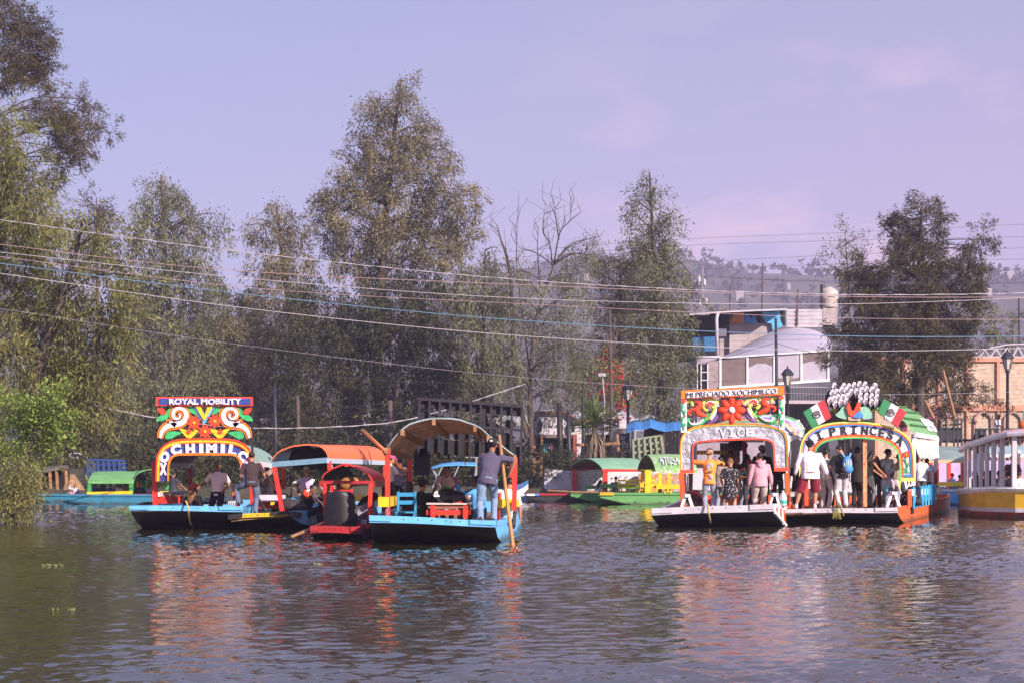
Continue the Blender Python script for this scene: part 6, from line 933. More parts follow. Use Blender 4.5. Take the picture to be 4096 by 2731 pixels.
mb = MB(); mb.tube(crom([at(3345, 2018, 39.7), at(3350, 2006, 39.66), at(3362, 2020, 39.64), at(3368, 2040, 39.64), at(3374, 2060, 39.7)], 4), .022, 6)
for k in range(16): a = k * .4; mb.tube([at(3346 + 3 * math.sin(a), 2030, 39.62), at(3345 + 14 * math.sin(a * 1.3), 2055, 39.6), at(3347 + 18 * math.sin(a * 1.7), 2068 + 8 * math.sin(a), 39.62)], .008, 4)
solo(mb, 'frayed_rope', mat('greenish_rope', (.32, .30, .08), .9, .2, 10), 'frayed greenish rope tuft hanging over the MI PRINCESA bow', 'rope')
PALEP = paint('shaded_white_paint', (.46, .43, .48), chip=(.25, .22, .22), amt=.36)  # white of the boat G posts with their shade mixed into the colour
# ================================================================ boat G: yellow boat at the right edge
G_ = thing('passenger_boat', 'yellow and red boat with white posts cut by the right edge', 'boat', (X(3840, 44.5), 44.5, 0)); YH = paint('ochre_hull_paint', (.55, .32, .02), chip=(.2, .12, .02), amt=.34); RH = paint('dull_red_hull_paint', (.36, .05, .035), chip=(.4, .3, .3), amt=.36, stain=1)
prof = [(3838, 45.2), (3880, 44.4), (3960, 43.8), (4060, 43.4), (4200, 43.2), (4500, 43.6), (4900, 45)]; bk = [(3836, 46.2), (3840, 47.4), (3885, 48), (3960, 48), (4080, 48), (4350, 48), (4700, 48)]
def strip(nm, z0, z1, m, out0=0, out1=0, w=None):
    mb = MB(); mb.sheet([[V((X(px, Yq), Yq - o, z(i) if callable(z) else z)) for i, (px, Yq) in enumerate(prof)] for z, o in ((z0, out0), (z1, out1))], (0, .06, 0)); return mb.build(nm, m, G_)
zt = lambda i: .66 + .10 * min(1, i / 2); strip('hull', -.15, zt, RH, -.12, 0); strip('yellow_band', .28, zt, YH, .012, .02); strip('white_band', .17, .28, GWH, .03, .03)
mb = MB(); mb.sheet([[V((X(px, Yq) - (.1 if i == 0 else 0), Yq - .12 * (1 - k), zt(i) + .1 * (1 - abs(k - .5)))) for i, (px, Yq) in enumerate(prof)] for k in (0, .5, 1)], (0, .12, -.11)); mb.build('gunwale', WHITE, G_)
mb = MB(); mb.sheet([[V((X(px, Yq), Yq, .5)) for px, Yq in prof], [V((X(px, Yq), Yq, .5)) for px, Yq in bk]], (0, 0, -.05)); mb.build('deck', WOOD, G_); mb = MB(); mb.sheet([[V((X(px, Yq), Yq, z)) for px, Yq in [prof[0]] + bk] for z in (-.15, .72)], (0, -.05, 0)); mb.build('far_side', YH, G_)
RF = [(3840, 1795, 45.3), (3875, 1778, 44.5), (3920, 1765, 44), (3970, 1748, 43.7), (4030, 1732, 43.4), (4100, 1728, 43.3), (4400, 1728, 43.3)]; mb = MB()
rows = [[at(x, y, Yq) + V((0, 0, 0)) for x, y, Yq in RF], [at(x, y - 14, Yq + .5) for x, y, Yq in RF], [at(x + 30, y - 18, Yq + 2) for x, y, Yq in RF], [at(x + 60, y + 5, Yq + 4) for x, y, Yq in RF]]; mb.sheet(rows, (0, 0, -.06)); mb.build('roof', mat('faded_pink_roof', (.50, .30, .32), .7, .25, 1.5, .2, 8, chip=(.3, .36, .32), chip_amt=.46), G_, True)
mb = MB(); mb.tube([at(x, y + 4, Yq - .03) for x, y, Yq in RF], .07, 6); mb.build('roof_edge', GWH, G_)
for k, (px, y0) in enumerate(((3862, 1790), (3878, 1785), (3899, 1780), (3923, 1772), (3948, 1764), (3975, 1756), (4008, 1745), (4056, 1736), (4120, 1732), (4190, 1732))): Yq = np.interp(px, [p[0] for p in prof], [p[1] for p in prof]) + .02; post(G_, (px, y0), (px, 1976 - 14 * min(1, k / 6)), Yq, PALEP, .075 + .006 * min(k, 7))
for px in (3930, 4000, 4075): post(G_, (px, 1800), (px, 1960), 47.9, WHITE, .08)
for k in range(9): x = 3900 + k * 23; mb = MB(); y = float(np.interp(x, [p[0] for p in RF], [p[1] for p in RF])); mb.add([at(x, y + 8, 44.4), at(x + 20, y + 7, 44.4), at(x + 16 - 5 * (k % 3), y + 36 + 8 * (k % 2), 44.3), at(x + 3, y + 40, 44.5)], [(0, 1, 2, 3)]); mb.tube([at(x + 2, y + 8, 44.42), at(x + 8, y + 22, 44.3), at(x + 5, y + 42, 44.44)], [.03, .06, .03], 5); mb.build('rolled_curtain', CURT if k % 3 else BROWNP, G_)
bar(G_, (3925, 1975), 45.6, (4200, 1955), 45.6, RED, .3, .06, 'bench'); bar(G_, (3935, 1968), 47.2, (4200, 1950), 47.2, RED, .3, .06, 'bench')
# ================================================================ moored boats
def moored(label, name, st, mside, rp=None, group=None, **k):
    o = thing(name, label, 'boat', ((X(st[0][1], st[0][0]) + X(st[-1][1], st[-1][0])) / 2, st[0][0], 0), group); return o
def side_boat(o, Y, px0, px1, zt_, m, rake0=.0, rake1=.0, dep=2.0, mu=None, mrail=None, dz=0):
    """boat lying along the bank: raked ends at px0 and px1"""
    x0, x1 = X(px0, Y), X(px1, Y); mb = MB(); pts = [(x0, zt_ + dz), (x0, zt_ - .13 + dz)] + [(x0 + rake0, -.12), (x1 - rake1, -.12)] + [(x1, zt_ - .13), (x1, zt_)]
    mb.prism([V((x, Y, z)) for x, z in pts], (0, dep, 0)); 
    mb.build('hull', m, o); mb = MB(); mb.beam(V((x0, Y + .02, zt_ + dz)), V((x1, Y + .02, zt_)), .09, .07); mb.build('gunwale', mrail or m, o)
    if rake0: mb = MB(); s = V((-.015, 0, -.015)); mb.sheet([[V((x0, Y - .01, zt_ - .14 + dz)) + s, V((x0, Y + dep, zt_ - .14 + dz)) + s], [V((x0 + rake0, Y - .01, -.13)) + s, V((x0 + rake0, Y + dep, -.13)) + s]], (0, 0, -.02)); mb.build('raked_bow', mu or DWOOD, o)
def side_roof(o, Y, x0, x1, ye, yt, dep, m, mi_, front=None, n=11, posts=(), mp=RED, yb=1975, sk=0):
    A, B, r = at(x0, ye, Y), at(x1, ye, Y), []; h = (ye - yt) / F * Y
    for px, in ((x0,), (x1,)): r.append([V((X(px, Y) - sk * (k / (n - 1)), Y + dep * k / (n - 1), A.z + h * math.sin(math.pi * k / (n - 1)) ** .75)) for k in range(n)])
    mid = [(a + b) / 2 + V((0, 0, .02)) for a, b in zip(*r)]; mb = MB(); mb.sheet([r[0], mid, r[1]], (0, 0, -.035), 0, 1); mb.build('roof', [m, mi_], o, True)
    for k in (0, n - 1): mb = MB(); mb.beam(r[0][k] + V((0, 0, -.05)), r[1][k] + V((0, 0, -.05)), .05, .09); mb.build('eave_beam', front or m, o)
    for px in posts:
        for d in (.05, dep - .05): mb = MB(); mb.beam(V((X(px, Y) - sk * d / dep, Y + d, A.z)), V((X(px, Y) - sk * d / dep, Y + d, .3)), .12, .12, 0, (0, 1, 0)); mb.build('post', mp, o)
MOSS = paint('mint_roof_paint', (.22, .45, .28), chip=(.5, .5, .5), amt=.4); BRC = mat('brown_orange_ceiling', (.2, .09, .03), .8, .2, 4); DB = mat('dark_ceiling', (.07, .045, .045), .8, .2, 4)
I1 = thing('trajinera', 'empty moored green boat with red posts and mint green roof', 'boat', (X(2480, 55.2), 55.2, 0)); side_boat(I1, 55.2, 2283, 2760, .33, GREEN, 1.3, 0, 2.1, DWOOD, GREEN, .02); side_roof(I1, 55.3, 2410, 2600, 1874, 1832, 2.0, MOSS, BRC, RED, 11, (2422, 2590), RED, sk=1.05)
bar(I1, (2340, 1947), 56.6, (2560, 1945), 56.6, GREEN, .2, .12); bar(I1, (2400, 1942), 55.35, (2640, 1936), 55.35, GREEN, .2, .12)
for x in (2298, 2420): post(I1, (x, 1878), (x, 1975), 56.9 if x < 2400 else 55.4, RED, .17)
I2 = thing('trajinera', 'moored green boat with yellow posts and number 47054 on its chipped roof', 'boat', (X(2600, 53), 53, 0)); side_boat(I2, 53, 2400, 2920, .37, GREEN, 1.6, 0, 2.0, DWOOD, GREEN, .0); mb = MB(); pbox(mb, 2400, 1968, 2455, 1979, 52.96, .5); mb.build('yellow_bow', YH, I2)
GW = paint('chipped_lime_roof', (.22, .45, .12), chip=(.6, .58, .62), amt=.47); side_roof(I2, 53.1, 2622, 2790, 1877, 1817, 1.9, GW, DB, GW, 11, (2642, 2750), YEL, sk=.45); bar(I2, (2560, 1938), 53.1, (2640, 1942), 53.1, YEL, .15, .13); bar(I2, (2625, 1945), 53.0, (2760, 1944), 53.0, YEL, .2, .14)
mb = MB(); h4 = 60 / F * 53.1; text(mb, '47054', 0, 0, 0, 0, 0, fn=lambda a, b, c: V((X(2650 + 78 * a, 53.1) - .45 * (.06 + .2 * b), 53.1 + 1.9 * (.06 + .2 * b) - .03 - .02 * c, Z(1877, 53.1) + h4 * math.sin(math.pi * (.06 + .2 * b)) ** .75 + .03))); mb.build('lettering', SWHITE, I2)
post(I2, (2592, 1878), (2592, 1972), 53.1, YEL, .2)
yc = chair((X(2490, 54.6), 54.6, .25), 180, YEL, 'yellow chair in the green boats, leftmost of the row', 'yellow chairs in the moored green boats', back=.36)
for k, px in enumerate((2531, 2572, 2610)): copy_thing(yc, (X(px, 54.6), 54.6, .25), ['yellow chair in the green boats, second from the left of the row', 'yellow chair in the green boats just left of the first yellow post', 'yellow chair in the green boats behind the first yellow post'][k])
mb = MB(); [mb.beam(at(2672 + s * 4, 1950, 53.0), at(2672 + s * 14, 1972, 53.0), .07, .05) for s in (-1, 1)]; solo(mb, 'yellow_trestle', YEL, 'yellow trestle legs under the rail of the 47054 boat', 'trestle')
mb = MB(); mb.tube([at(2190, 1960, 54.4), at(2300, 1966, 54.4), at(2480, 1969, 54.6)], .035, 6); solo(mb, 'punt_pole', WOOD, 'long wooden pole lying across the bows of the green boats', 'pole')
K1 = thing('chalana', 'dark boat with red rim and white blue bow tip, left of the green boats', 'boat', (X(2200, 55.5), 55.5, 0)); side_boat(K1, 55.5, 2107, 2330, .27, BLACKP, 1.4, 0, 1.6, BLACKP, DRED); mb = MB(); pbox(mb, 2107, 1973, 2138, 1981, 55.45, .5); pbox(mb, 2138, 1973, 2156, 1981, 55.45, .5, 1); mb.build('bow_stripe', [WHITE, SBLUE], K1)
K2 = thing('chalana', 'low pale blue flat boat behind the bow of the dark boat', 'boat', (X(2100, 56.2), 56.2, 0)); side_boat(K2, 56.1, 2058, 2170, .22, mat('pale_blue_boat_paint', (.28, .4, .62), .6, .2, 4), .7, 0, 1.2, mat('pale_blue_boat_paint', (0, 0, 0)), WHITE)
r_ = thing('rowing_boat', 'white rowing boat with blue side drawn up on the bank', 'boat', (X(2070, 56.9), 56.9, .1)); mb = MB(); rs = []
for t in np.linspace(0, 1, 9):
    px = 1985 + 128 * t; w = .62 * math.sin(math.pi * min(1, .32 + .68 * (1 - t) * .95 + .02)) * (1 - t ** 4) + .02; zt2 = .42 + .3 * t ** 2.2; zb_ = .12 + .3 * t ** 5; rs.append([V((X(px, 57), 57 + w, zt2)), V((X(px, 57), 57 + w * .55, zb_)), V((X(px, 57), 57 - w * .55, zb_)), V((X(px, 57), 57 - w, zt2)), V((X(px, 57), 57 - w * .9, zt2)), V((X(px, 57), 57 - w * .45, zb_ + .06)), V((X(px, 57), 57 + w * .45, zb_ + .06)), V((X(px, 57), 57 + w * .9, zt2))])
mb.rings(rs); mb.build('hull', WHITE, r_); mb = MB(); mb.sheet([[r[3] + V((0, -.015, .02)) for r in rs], [r[3] * .6 + r[2] * .4 + V((0, -.02, 0)) for r in rs]], (0, .01, 0)); mb.build('blue_side', paint('boat_blue_paint', (.05, .18, .45)), r_); mb = MB(); mb.box((X(2068, 57), 57, .52), (.3, .9, .04)); mb.build('thwart', DRED, r_)
# boat with blue canopy
r_ = thing('canopy_boat', 'small motor boat with light blue folding canopy on steel hoops, seen through the nearest boat', 'boat', (X(1820, 50), 50, 0)); side_boat(r_, 50, 1730, 1930, .5, WHITE, .3, .2, 1.6); CAN = mat('light_blue_canvas', (.10, .36, .68), .8, .12, 3, .2, 8); mb = MB(); mb.sheet([[at(x, y, Yq) for x, y in l_] for l_, Yq in (([(1726, 1872), (1765, 1860), (1830, 1856), (1906, 1858)], 50), ([(1726, 1866), (1765, 1852), (1828, 1845), (1904, 1847)], 50.8), ([(1730, 1870), (1770, 1858), (1828, 1850), (1902, 1853)], 51.6))], (0, 0, -.03)); mb.build('canopy', CAN, r_, True)
for p0, p1 in (((1728, 1872), (1765, 1945)), ((1770, 1862), (1730, 1950)), ((1905, 1860), (1895, 1935)), ((1836, 1860), (1800, 1940)), ((1728, 1874), (1750, 1900))): mb = MB(); mb.tube([at(*p0, 50.05), at(*p1, 50.05)], .025, 6); mb.build('hoop', STEEL, r_)
mb = MB(); flat(mb, rect(1894, 1805, 1950, 1824), 58, .04); o = solo(mb, 'sanitarios_sign', SBLACK, 'small black SANITARIOS sign on a post under the dark trees', 'sign'); mb = MB(); text(mb, 'SANITARIOS', 1897, 1807.5, 1947, 1815, 57.95, .01); mb.build('lettering', SWHITE, o); mb = MB(); mb.tube([at(1905, 1825, 58), at(1905, 1930, 58)], .04, 6); mb.tube([at(1860, 1828, 58), at(1950, 1828, 58)], .03, 6); mb.build('post', STEEL, o)
# moored boat J at the left
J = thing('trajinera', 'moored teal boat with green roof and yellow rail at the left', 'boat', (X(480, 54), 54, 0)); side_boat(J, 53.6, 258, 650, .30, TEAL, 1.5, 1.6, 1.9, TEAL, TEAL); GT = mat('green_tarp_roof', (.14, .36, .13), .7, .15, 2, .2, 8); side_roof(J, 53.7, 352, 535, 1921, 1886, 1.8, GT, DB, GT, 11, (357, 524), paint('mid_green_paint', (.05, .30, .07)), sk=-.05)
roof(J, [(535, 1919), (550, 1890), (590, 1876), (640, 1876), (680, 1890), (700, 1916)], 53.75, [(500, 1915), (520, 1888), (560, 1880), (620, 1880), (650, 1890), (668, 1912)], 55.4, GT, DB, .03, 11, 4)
bar(J, (349, 1974), 53.7, (530, 1969), 53.7, YEL, .1, .13); mb = MB(); [pbox(mb, 366 + k * 12.5, 1976, 370 + k * 12.5, 1992, 53.7, .06) for k in range(13)]; mb.build('rail_balusters', YEL, J); post(J, (672, 1900), (672, 1985), 54.2, paint('mid_green_paint', (0, 0, 0)), .15); bar(J, (640, 1968), 54.0, (680, 1968), 54.0, YEL, .1, .1)
J2 = thing('chalana', 'low teal flat boat behind the bow of the moored teal boat', 'boat', (X(220, 55.4), 55.4, 0)); side_boat(J2, 55.3, 150, 330, .26, TEAL, .9, 0, 1.2, DWOOD, TEAL)
t = thing('party_table', 'small table under a red cloth on the moored teal boat', 'table', (X(565, 54.6), 54.6, .2)); mb = MB(); pbox(mb, 535, 1974, 600, 1992, 54.2, .8); mb.build('tablecloth', RED, t)
for k, (px, m, cp) in enumerate(((549, mat('orange_juice', (.7, .38, .05), .3, .1, 5), YEL), (563, SODA, SBLUE))): bottle((X(px, 54.4), 54.4, .55), m, ['orange juice bottle on the red cloth of the moored boat', 'reddish bottle on the red cloth of the moored boat'][k], 1.1, cp)
# boat H behind MI PRINCESA
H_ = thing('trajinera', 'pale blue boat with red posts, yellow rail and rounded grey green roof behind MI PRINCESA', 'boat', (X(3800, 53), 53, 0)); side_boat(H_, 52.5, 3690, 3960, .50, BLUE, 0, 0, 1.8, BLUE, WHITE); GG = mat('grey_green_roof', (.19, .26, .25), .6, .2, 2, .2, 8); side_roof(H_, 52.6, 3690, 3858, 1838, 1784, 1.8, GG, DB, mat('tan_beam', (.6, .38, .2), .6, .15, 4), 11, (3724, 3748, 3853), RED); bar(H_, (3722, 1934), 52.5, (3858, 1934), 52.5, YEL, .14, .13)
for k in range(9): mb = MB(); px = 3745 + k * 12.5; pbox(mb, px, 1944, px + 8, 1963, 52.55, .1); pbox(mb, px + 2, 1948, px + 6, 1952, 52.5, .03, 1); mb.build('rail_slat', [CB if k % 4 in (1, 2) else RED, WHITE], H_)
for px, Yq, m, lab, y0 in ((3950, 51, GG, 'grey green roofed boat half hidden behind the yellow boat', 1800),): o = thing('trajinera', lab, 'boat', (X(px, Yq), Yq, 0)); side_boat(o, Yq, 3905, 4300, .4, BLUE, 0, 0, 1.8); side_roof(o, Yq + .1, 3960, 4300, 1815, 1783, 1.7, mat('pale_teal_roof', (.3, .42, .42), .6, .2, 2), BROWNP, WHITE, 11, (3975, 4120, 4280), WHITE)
# floating plants
mb = MB()
WL = mat('water_hyacinth', (.20, .24, .10), .6, .3, 6)
for k, (px, y, n_) in enumerate(((205, 2262, 8), (220, 2440, 2), (275, 2440, 2), (630, 2338, 3), (200, 2085, 7), (1052, 2113, 4), (1270, 2258, 3))):
    Yq = 6400 * HC / (y - HY); mb = MB(); rg = random.Random(k)
    for j in range(n_): a, rr = rg.uniform(0, 6.28), rg.uniform(.0, .014 * n_); c_ = V((X(px, Yq) + rr * 2.2 * math.cos(a), Yq + rr * math.sin(a), .005)); b = rg.uniform(0, 6.28); u = V((math.cos(b), math.sin(b), .25)) * rg.uniform(.03, .07); w = V((-math.sin(b), math.cos(b), .4)) * .025; mb.add([c_, c_ + u * .5 + w, c_ + u + V((0, 0, .03)), c_ + u * .5 - w * .6], [(0, 1, 2, 3)]); mb.ell(c_ + V((0, 0, .01)), (.018, .018, .014), None, 6, 4)
    solo(mb, 'floating_plant', WL, ['largest pale clump of water plants floating at the left', 'small floating plant scrap low at the left edge', 'small floating scrap right beside another low at the left', 'tiny green float in the orange reflection', 'yellowish floating plant in front of the left shrub', 'pale scrap floating under the yellow and black bow', 'tiny float right of the red reflection'][k], 'water plant', 'plants adrift on the water')
# ---------------------------------------------------------------- people
SK = [mat('skin_tan', (.36, .17, .10), .55, .1, 8, spec=.3), mat('skin_light', (.50, .27, .18), .55, .1, 8, spec=.3), mat('skin_brown', (.24, .105, .06), .55, .1, 8, spec=.3)]
HAIR = {k: mat('hair_' + k, c, .45, .3, 30, .6, 60, st=(1, 1, .25)) for k, c in dict(black=(.012, .010, .011), brown=(.06, .03, .018), auburn=(.17, .075, .03), grey=(.12, .11, .11)).items()}
EYEM = mat('dark_eye', (.012, .01, .01), .2, .1, 4); LIPM = mat('lip', (.25, .07, .06), .5, .1, 4)
def ik(a, b, l1, l2, pole):
    d = b - a; D = min(max(d.length, .05), l1 + l2 - .004); d.normalize(); b = a + d * D
    x = (l1 * l1 - l2 * l2 + D * D) / (2 * D); h = math.sqrt(max(0, l1 * l1 - x * x)); p = pole - d * pole.dot(d)
    return a + d * x + (p.normalized() if p.length > 1e-4 else V((0, 0, -1))) * h, b
def remesh(o, v, it=4):
    m = o.modifiers.new('remesh', 'REMESH'); m.mode = 'VOXEL'; m.voxel_size = v; m.use_smooth_shade = True
    s = o.modifiers.new('smooth', 'SMOOTH'); s.factor = .5; s.iterations = it; return o
def person(label, px, Y, z, face, H=1.7, fat=1., skin=0, top=(.5, .5, .5), slv='short', bot=(.1, .1, .12), cut='trousers', shoe=(.02, .02, .02), hair='black', style='short', hat=None, hatc=None, group=None, topm=None, botm=None, legs=True, hd=(0, 0), lean=3, side=0, tw=0, hip=(0, 0, .90), lh=None, rh=None, le=None, re=None, lf=(-.10, 0), rf=(.10, 0), kl=None, kr=None, curl=.5, extra=None, hem=-.12, knee_pole=None):
    s = H / 1.72; Y = float(G(Y)); root = thing('person', label, 'person', (X(px, Y), Y, z), group, rad(face), True)
    hp = V(hip) * s; R = Mx.Rotation(rad(side), 3, 'Y') @ Mx.Rotation(-rad(lean), 3, 'X'); T = R @ Mx.Rotation(rad(tw), 3, 'Z')
    up = R @ V((0, 0, 1)); fw = .5 + .5 * fat; sh = {k: hp + T @ V((k * .18 * fw, 0, .45)) * s for k in (-1, 1)}; nk = hp + R @ V((0, .0, .525)) * s
    Rh = Mx.Rotation(rad(hd[0]), 3, 'Z') @ Mx.Rotation(-rad(hd[1]), 3, 'X'); hc = nk + (R @ V((0, .02, .05)) + Rh @ V((0, .015, .10))) * s
    J = {}
    for k, t, el in ((-1, lh, le), (1, rh, re)):
        w = V(t) * s if t else sh[k] + V((k * .09, .07, -.50)) * s
        J[k] = ik(sh[k], w, .285 * s, .26 * s, V(el) if el else V((k * .45, -.8, -.35)))
    K = {}
    for k, t, kp in ((-1, lf, kl), (1, rf, kr)):
        t = tuple(t) + ((.08,) if len(t) == 2 else ()); hj = hp + V((k * .09 * fw, 0, -.04)) * s
        K[k] = (hj,) + ik(hj, V(t) * s, .43 * s, .42 * s, V(kp) if kp else V((k * .15, 1, .1)))
    # body: one skinned surface with head, arms, hands (and bare legs)
    mb = MB(); mb.tube([hp + up * .1 * s, hp + up * .3 * s, nk - up * .06 * s], [.09 * s, .10 * s, .075 * s], 8)
    mb.tube([nk - up * .05 * s, nk + up * .02 * s, hc - Rh @ V((0, .01, .05)) * s], [.064 * s, .056 * s, .055 * s], 9)
    h = lambda x, y, z_: hc + Rh @ V((x, y, z_)) * s
    mb.ell(h(0, -.008, .03), (.076 * s, .094 * s, .092 * s), Rh); mb.ell(h(0, .022, -.045), (.060 * s, .068 * s, .075 * s), Rh); mb.ell(h(0, .062, -.095), (.026 * s, .024 * s, .022 * s), Rh, 8, 6)
    mb.tube([h(0, .088, .02), h(0, .112, -.022)], [.010 * s, .018 * s], 6)
    for k in (-1, 1): mb.ell(h(k * .078, -.005, -.005), (.013 * s, .024 * s, .033 * s), Rh, 6, 5); mb.ell(h(k * .04, .06, -.02), (.026 * s, .022 * s, .02 * s), Rh, 8, 5)
    for k in (-1, 1):
        e, w = J[k]; mb.tube([sh[k], (sh[k] + e) / 2, e], [.05 * s * fw, .047 * s * fw, .04 * s * fw], 8); mb.tube([e, e * .7 + w * .3, w], [.040 * s * fw, .042 * s * fw, .026 * s], 8)
        d = (w - e).normalized(); sd_ = d.cross(V((0, 1, 0))) if abs(d.y) < .8 else d.cross(V((0, 0, 1))); sd_.normalize(); lat = V((0, 1, 0)) - d * d.y if abs(d.y) < .8 else V((0, 0, -1)) - d * -d.z; lat.normalize(); nrm = -sd_ * k
        if (T @ V((k, 0, 0))).dot(nrm) > 0: nrm = -nrm
        mb.tube([w - d * .01, w + d * .05 * s, w + d * .085 * s], [.026 * s, .036 * s, .034 * s], 8, 0, .5, lat)
        for j, (o_, ln) in enumerate(((.027, .068), (.010, .077), (-.008, .072), (-.025, .056))):
            b0 = w + d * .08 * s + lat * o_ * s; q = (d * math.cos(curl * .6) + nrm * math.sin(curl * .6)); q2 = (d * math.cos(curl * 1.7) + nrm * math.sin(curl * 1.7))
            b1 = b0 + (q + lat * o_ * 2.2) * ln * .55 * s; mb.tube([b0, b1, b1 + q2 * ln * .5 * s], [.0098 * s, .009 * s, .0075 * s], 6)
        b0 = w + d * .02 * s + lat * .028 * s; b1 = b0 + (d * .6 + lat * .75 + nrm * .25).normalized() * .045 * s; mb.tube([b0, b1, b1 + (d * .8 + lat * .25 + nrm * .4).normalized() * .035 * s], [.013 * s, .0115 * s, .009 * s], 6)
    bare = cut in ('shorts', 'dress')
    if legs:
        for k in (-1, 1):
            hj, kn, an = K[k]; r = 1. if bare else .75
            mb.tube([hp + up * .08 * s, hj, (hj + kn) / 2, kn], [.07 * s, .072 * s * fw * r, .066 * s * fw * r, .05 * s * fw * r], 8); mb.tube([kn, kn * .68 + an * .32, an], [.048 * s * fw * r, .054 * s * fw * r, .034 * s * r], 8)
    remesh(mb.build('body', SK[skin], root, True, True), .0085 * s, 3)
    if abs((face + hd[0]) % 360 - 180) < 125 or style == 'face':
        mb = MB(); [mb.ell(h(k * .032, .083, .008), (.0135 * s, .008 * s, .0075 * s), Rh, 6, 4) for k in (-1, 1)]; [mb.tube([h(k * .016, .091, .03), h(k * .05, .083, .032)], .0055 * s, 5) for k in (-1, 1)]; mb.build('eyes', EYEM, root, True, True)
        mb = MB(); mb.ell(h(0, .086, -.062), (.024 * s, .008 * s, .007 * s), Rh, 8, 4); mb.build('mouth', LIPM, root, True, True)
    # clothes
    def ring(c, a, b, A, n_=14): return [c + A @ V((a * math.cos(2 * math.pi * i / n_), b * math.sin(2 * math.pi * i / n_), 0)) for i in range(n_)]
    f = fat; Id = Mx.Identity(3)
    if slv:
        mb = MB(); t0 = hem if lean < 35 else max(hem, -.06); b_ = .05 * max(0, f - 1)
        lv = [(t0, .168 * f, .122 * f), (0, .17 * f, .126 * f), (.12, .158 * f, .125 * f + b_), (.26, .176 * f, .125 * f + b_ * .5), (.38, .188 * fw, .12 * fw), (.455, .155 * fw, .092), (.505, .09, .072), (.535, .066, .062)]
        mb.rings([ring(hp + (up if t > 0 else up * .6 + V((0, 0, .4))) * t * s + R @ V((0, (.03 * (f - 1) if .0 < t < .3 else 0) - (.012 if t > .4 else 0), 0)), a * s, b * s, T if t > .3 else R) for t, a, b in lv])
        for k in (-1, 1):
            e, w = J[k]; i_ = sh[k] - T @ V((k * .05, 0, .0)) * s
            if slv == 'long': mb.tube([i_, sh[k], e, e * .35 + w * .65, w + (w - e).normalized() * -.01], [.062 * s, .066 * s * fw, .058 * s * fw, .05 * s * fw, .040 * s], 9)
            elif slv == 'short': mb.tube([i_, sh[k], sh[k] * .45 + e * .55, sh[k] * .12 + e * .88], [.06 * s, .068 * s * fw, .064 * s * fw, .066 * s * fw], 9)
        tm = topm or cloth(top); o = remesh(mb.build('shirt', tm, root, True, True), .014 * s, 3)
        dm = o.modifiers.new('folds', 'DISPLACE'); tx = bpy.data.textures.get('fold_noise') or bpy.data.textures.new('fold_noise', 'CLOUDS'); tx.noise_scale = .13; dm.texture = tx; dm.strength = .02; dm.mid_level = .5
    if cut in ('trousers', 'shorts') and legs:
        mb = MB(); mb.rings([ring(hp + up * .10 * s, .152 * f * s, .112 * f * s, R), ring(hp, .168 * f * s, .128 * f * s, R), ring(hp + V((0, 0, -.09)) * s, .16 * f * s, .12 * f * s, Id)])
        for k in (-1, 1):
            hj, kn, an = K[k]; r = .5 + .5 * f
            if cut == 'trousers': mb.tube([hj + V((0, 0, .04)) * s, hj * .6 + kn * .4, kn, kn * .5 + an * .5, an - V((0, 0, .02))], [.095 * s * r, .092 * s * r, .073 * s * r, .068 * s, .066 * s], 10)
            else: mb.tube([hj + V((0, 0, .04)) * s, hj * .5 + kn * .5, kn * 1.06 - hj * .06], [.10 * s * r, .105 * s * r, .102 * s * r], 10)
        o = remesh(mb.build('shorts' if cut == 'shorts' else 'trousers', botm or cloth(bot), root, True, True), .014 * s, 3); dm = o.modifiers.new('folds', 'DISPLACE'); tx = bpy.data.textures.get('fold_noise') or bpy.data.textures.new('fold_noise', 'CLOUDS'); tx.noise_scale = .13; dm.texture = tx; dm.strength = .02; dm.mid_level = .5
    elif cut == 'dress':
        mb = MB(); mb.rings([ring(hp + V((0, 0, t)) * s, a * s, b * s, Id) for t, a, b in ((.14, .15, .11), (0, .185, .14), (-.2, .205, .17), (-.42, .215, .18))]); o = mb.build('skirt', botm or topm or cloth(bot), root, True, True); o.modifiers.new('sub', 'SUBSURF').levels = 1
    if legs and shoe:
        for k in (-1, 1): an = K[k][2]; mb = MB(); mb.ell(an + V((0, .055, -.035)) * s, (.048 * s, .13 * s, .042 * s), None, 10, 6); mb.ell(an + V((0, -.01, 0)) * s, (.044 * s, .055 * s, .06 * s), None, 8, 6); mb.build('shoe', cloth(shoe), root, True, True)
    # hair and hats
    hm_ = HAIR.get(hair, HAIR['black'])
    if style and style != 'bald':
        mb = MB(); mb.ell(h(0, -.020, .036), (.085 * s, .096 * s, .094 * s), Rh)
        if style in ('long', 'wavy'):
            bk = V(R @ V((0, -1, 0))); a = h(0, -.055, .03); mb.tube([a, h(0, -.085, -.07), nk + bk * .12 * s - up * .06 * s, nk + bk * .15 * s - up * .26 * s], [.085 * s, .095 * s, .12 * s, .06 * s], 10, 0, .62, (1, 0, 0))
            for k in (-1, 1): mb.tube([h(k * .06, .01, .06), h(k * .085, -.02, -.04), sh[k] * .35 + nk * .65 + bk * .04 * s], [.035 * s, .038 * s, .04 * s], 7)
        if style == 'pony': mb.tube([h(0, -.09, .03), h(.0, -.15, .0), h(.01, -.15, -.10), h(.0, -.13, -.17)], [.035 * s, .055 * s, .05 * s, .02 * s], 8); mb.ell(h(0, -.12, .0), .05 * s)
        if style == 'bun': mb.ell(h(0, -.05, .14), .05 * s)
        if style == 'curly': [mb.ell(h(.07 * math.cos(a * 1.1), -.02 + .08 * math.sin(a * 1.1), .07 + .035 * (a % 3)), .034 * s, None, 6, 5) for a in range(9)]
        o = remesh(mb.build('hair', hm_, root, True, True), .014 * s, 1)
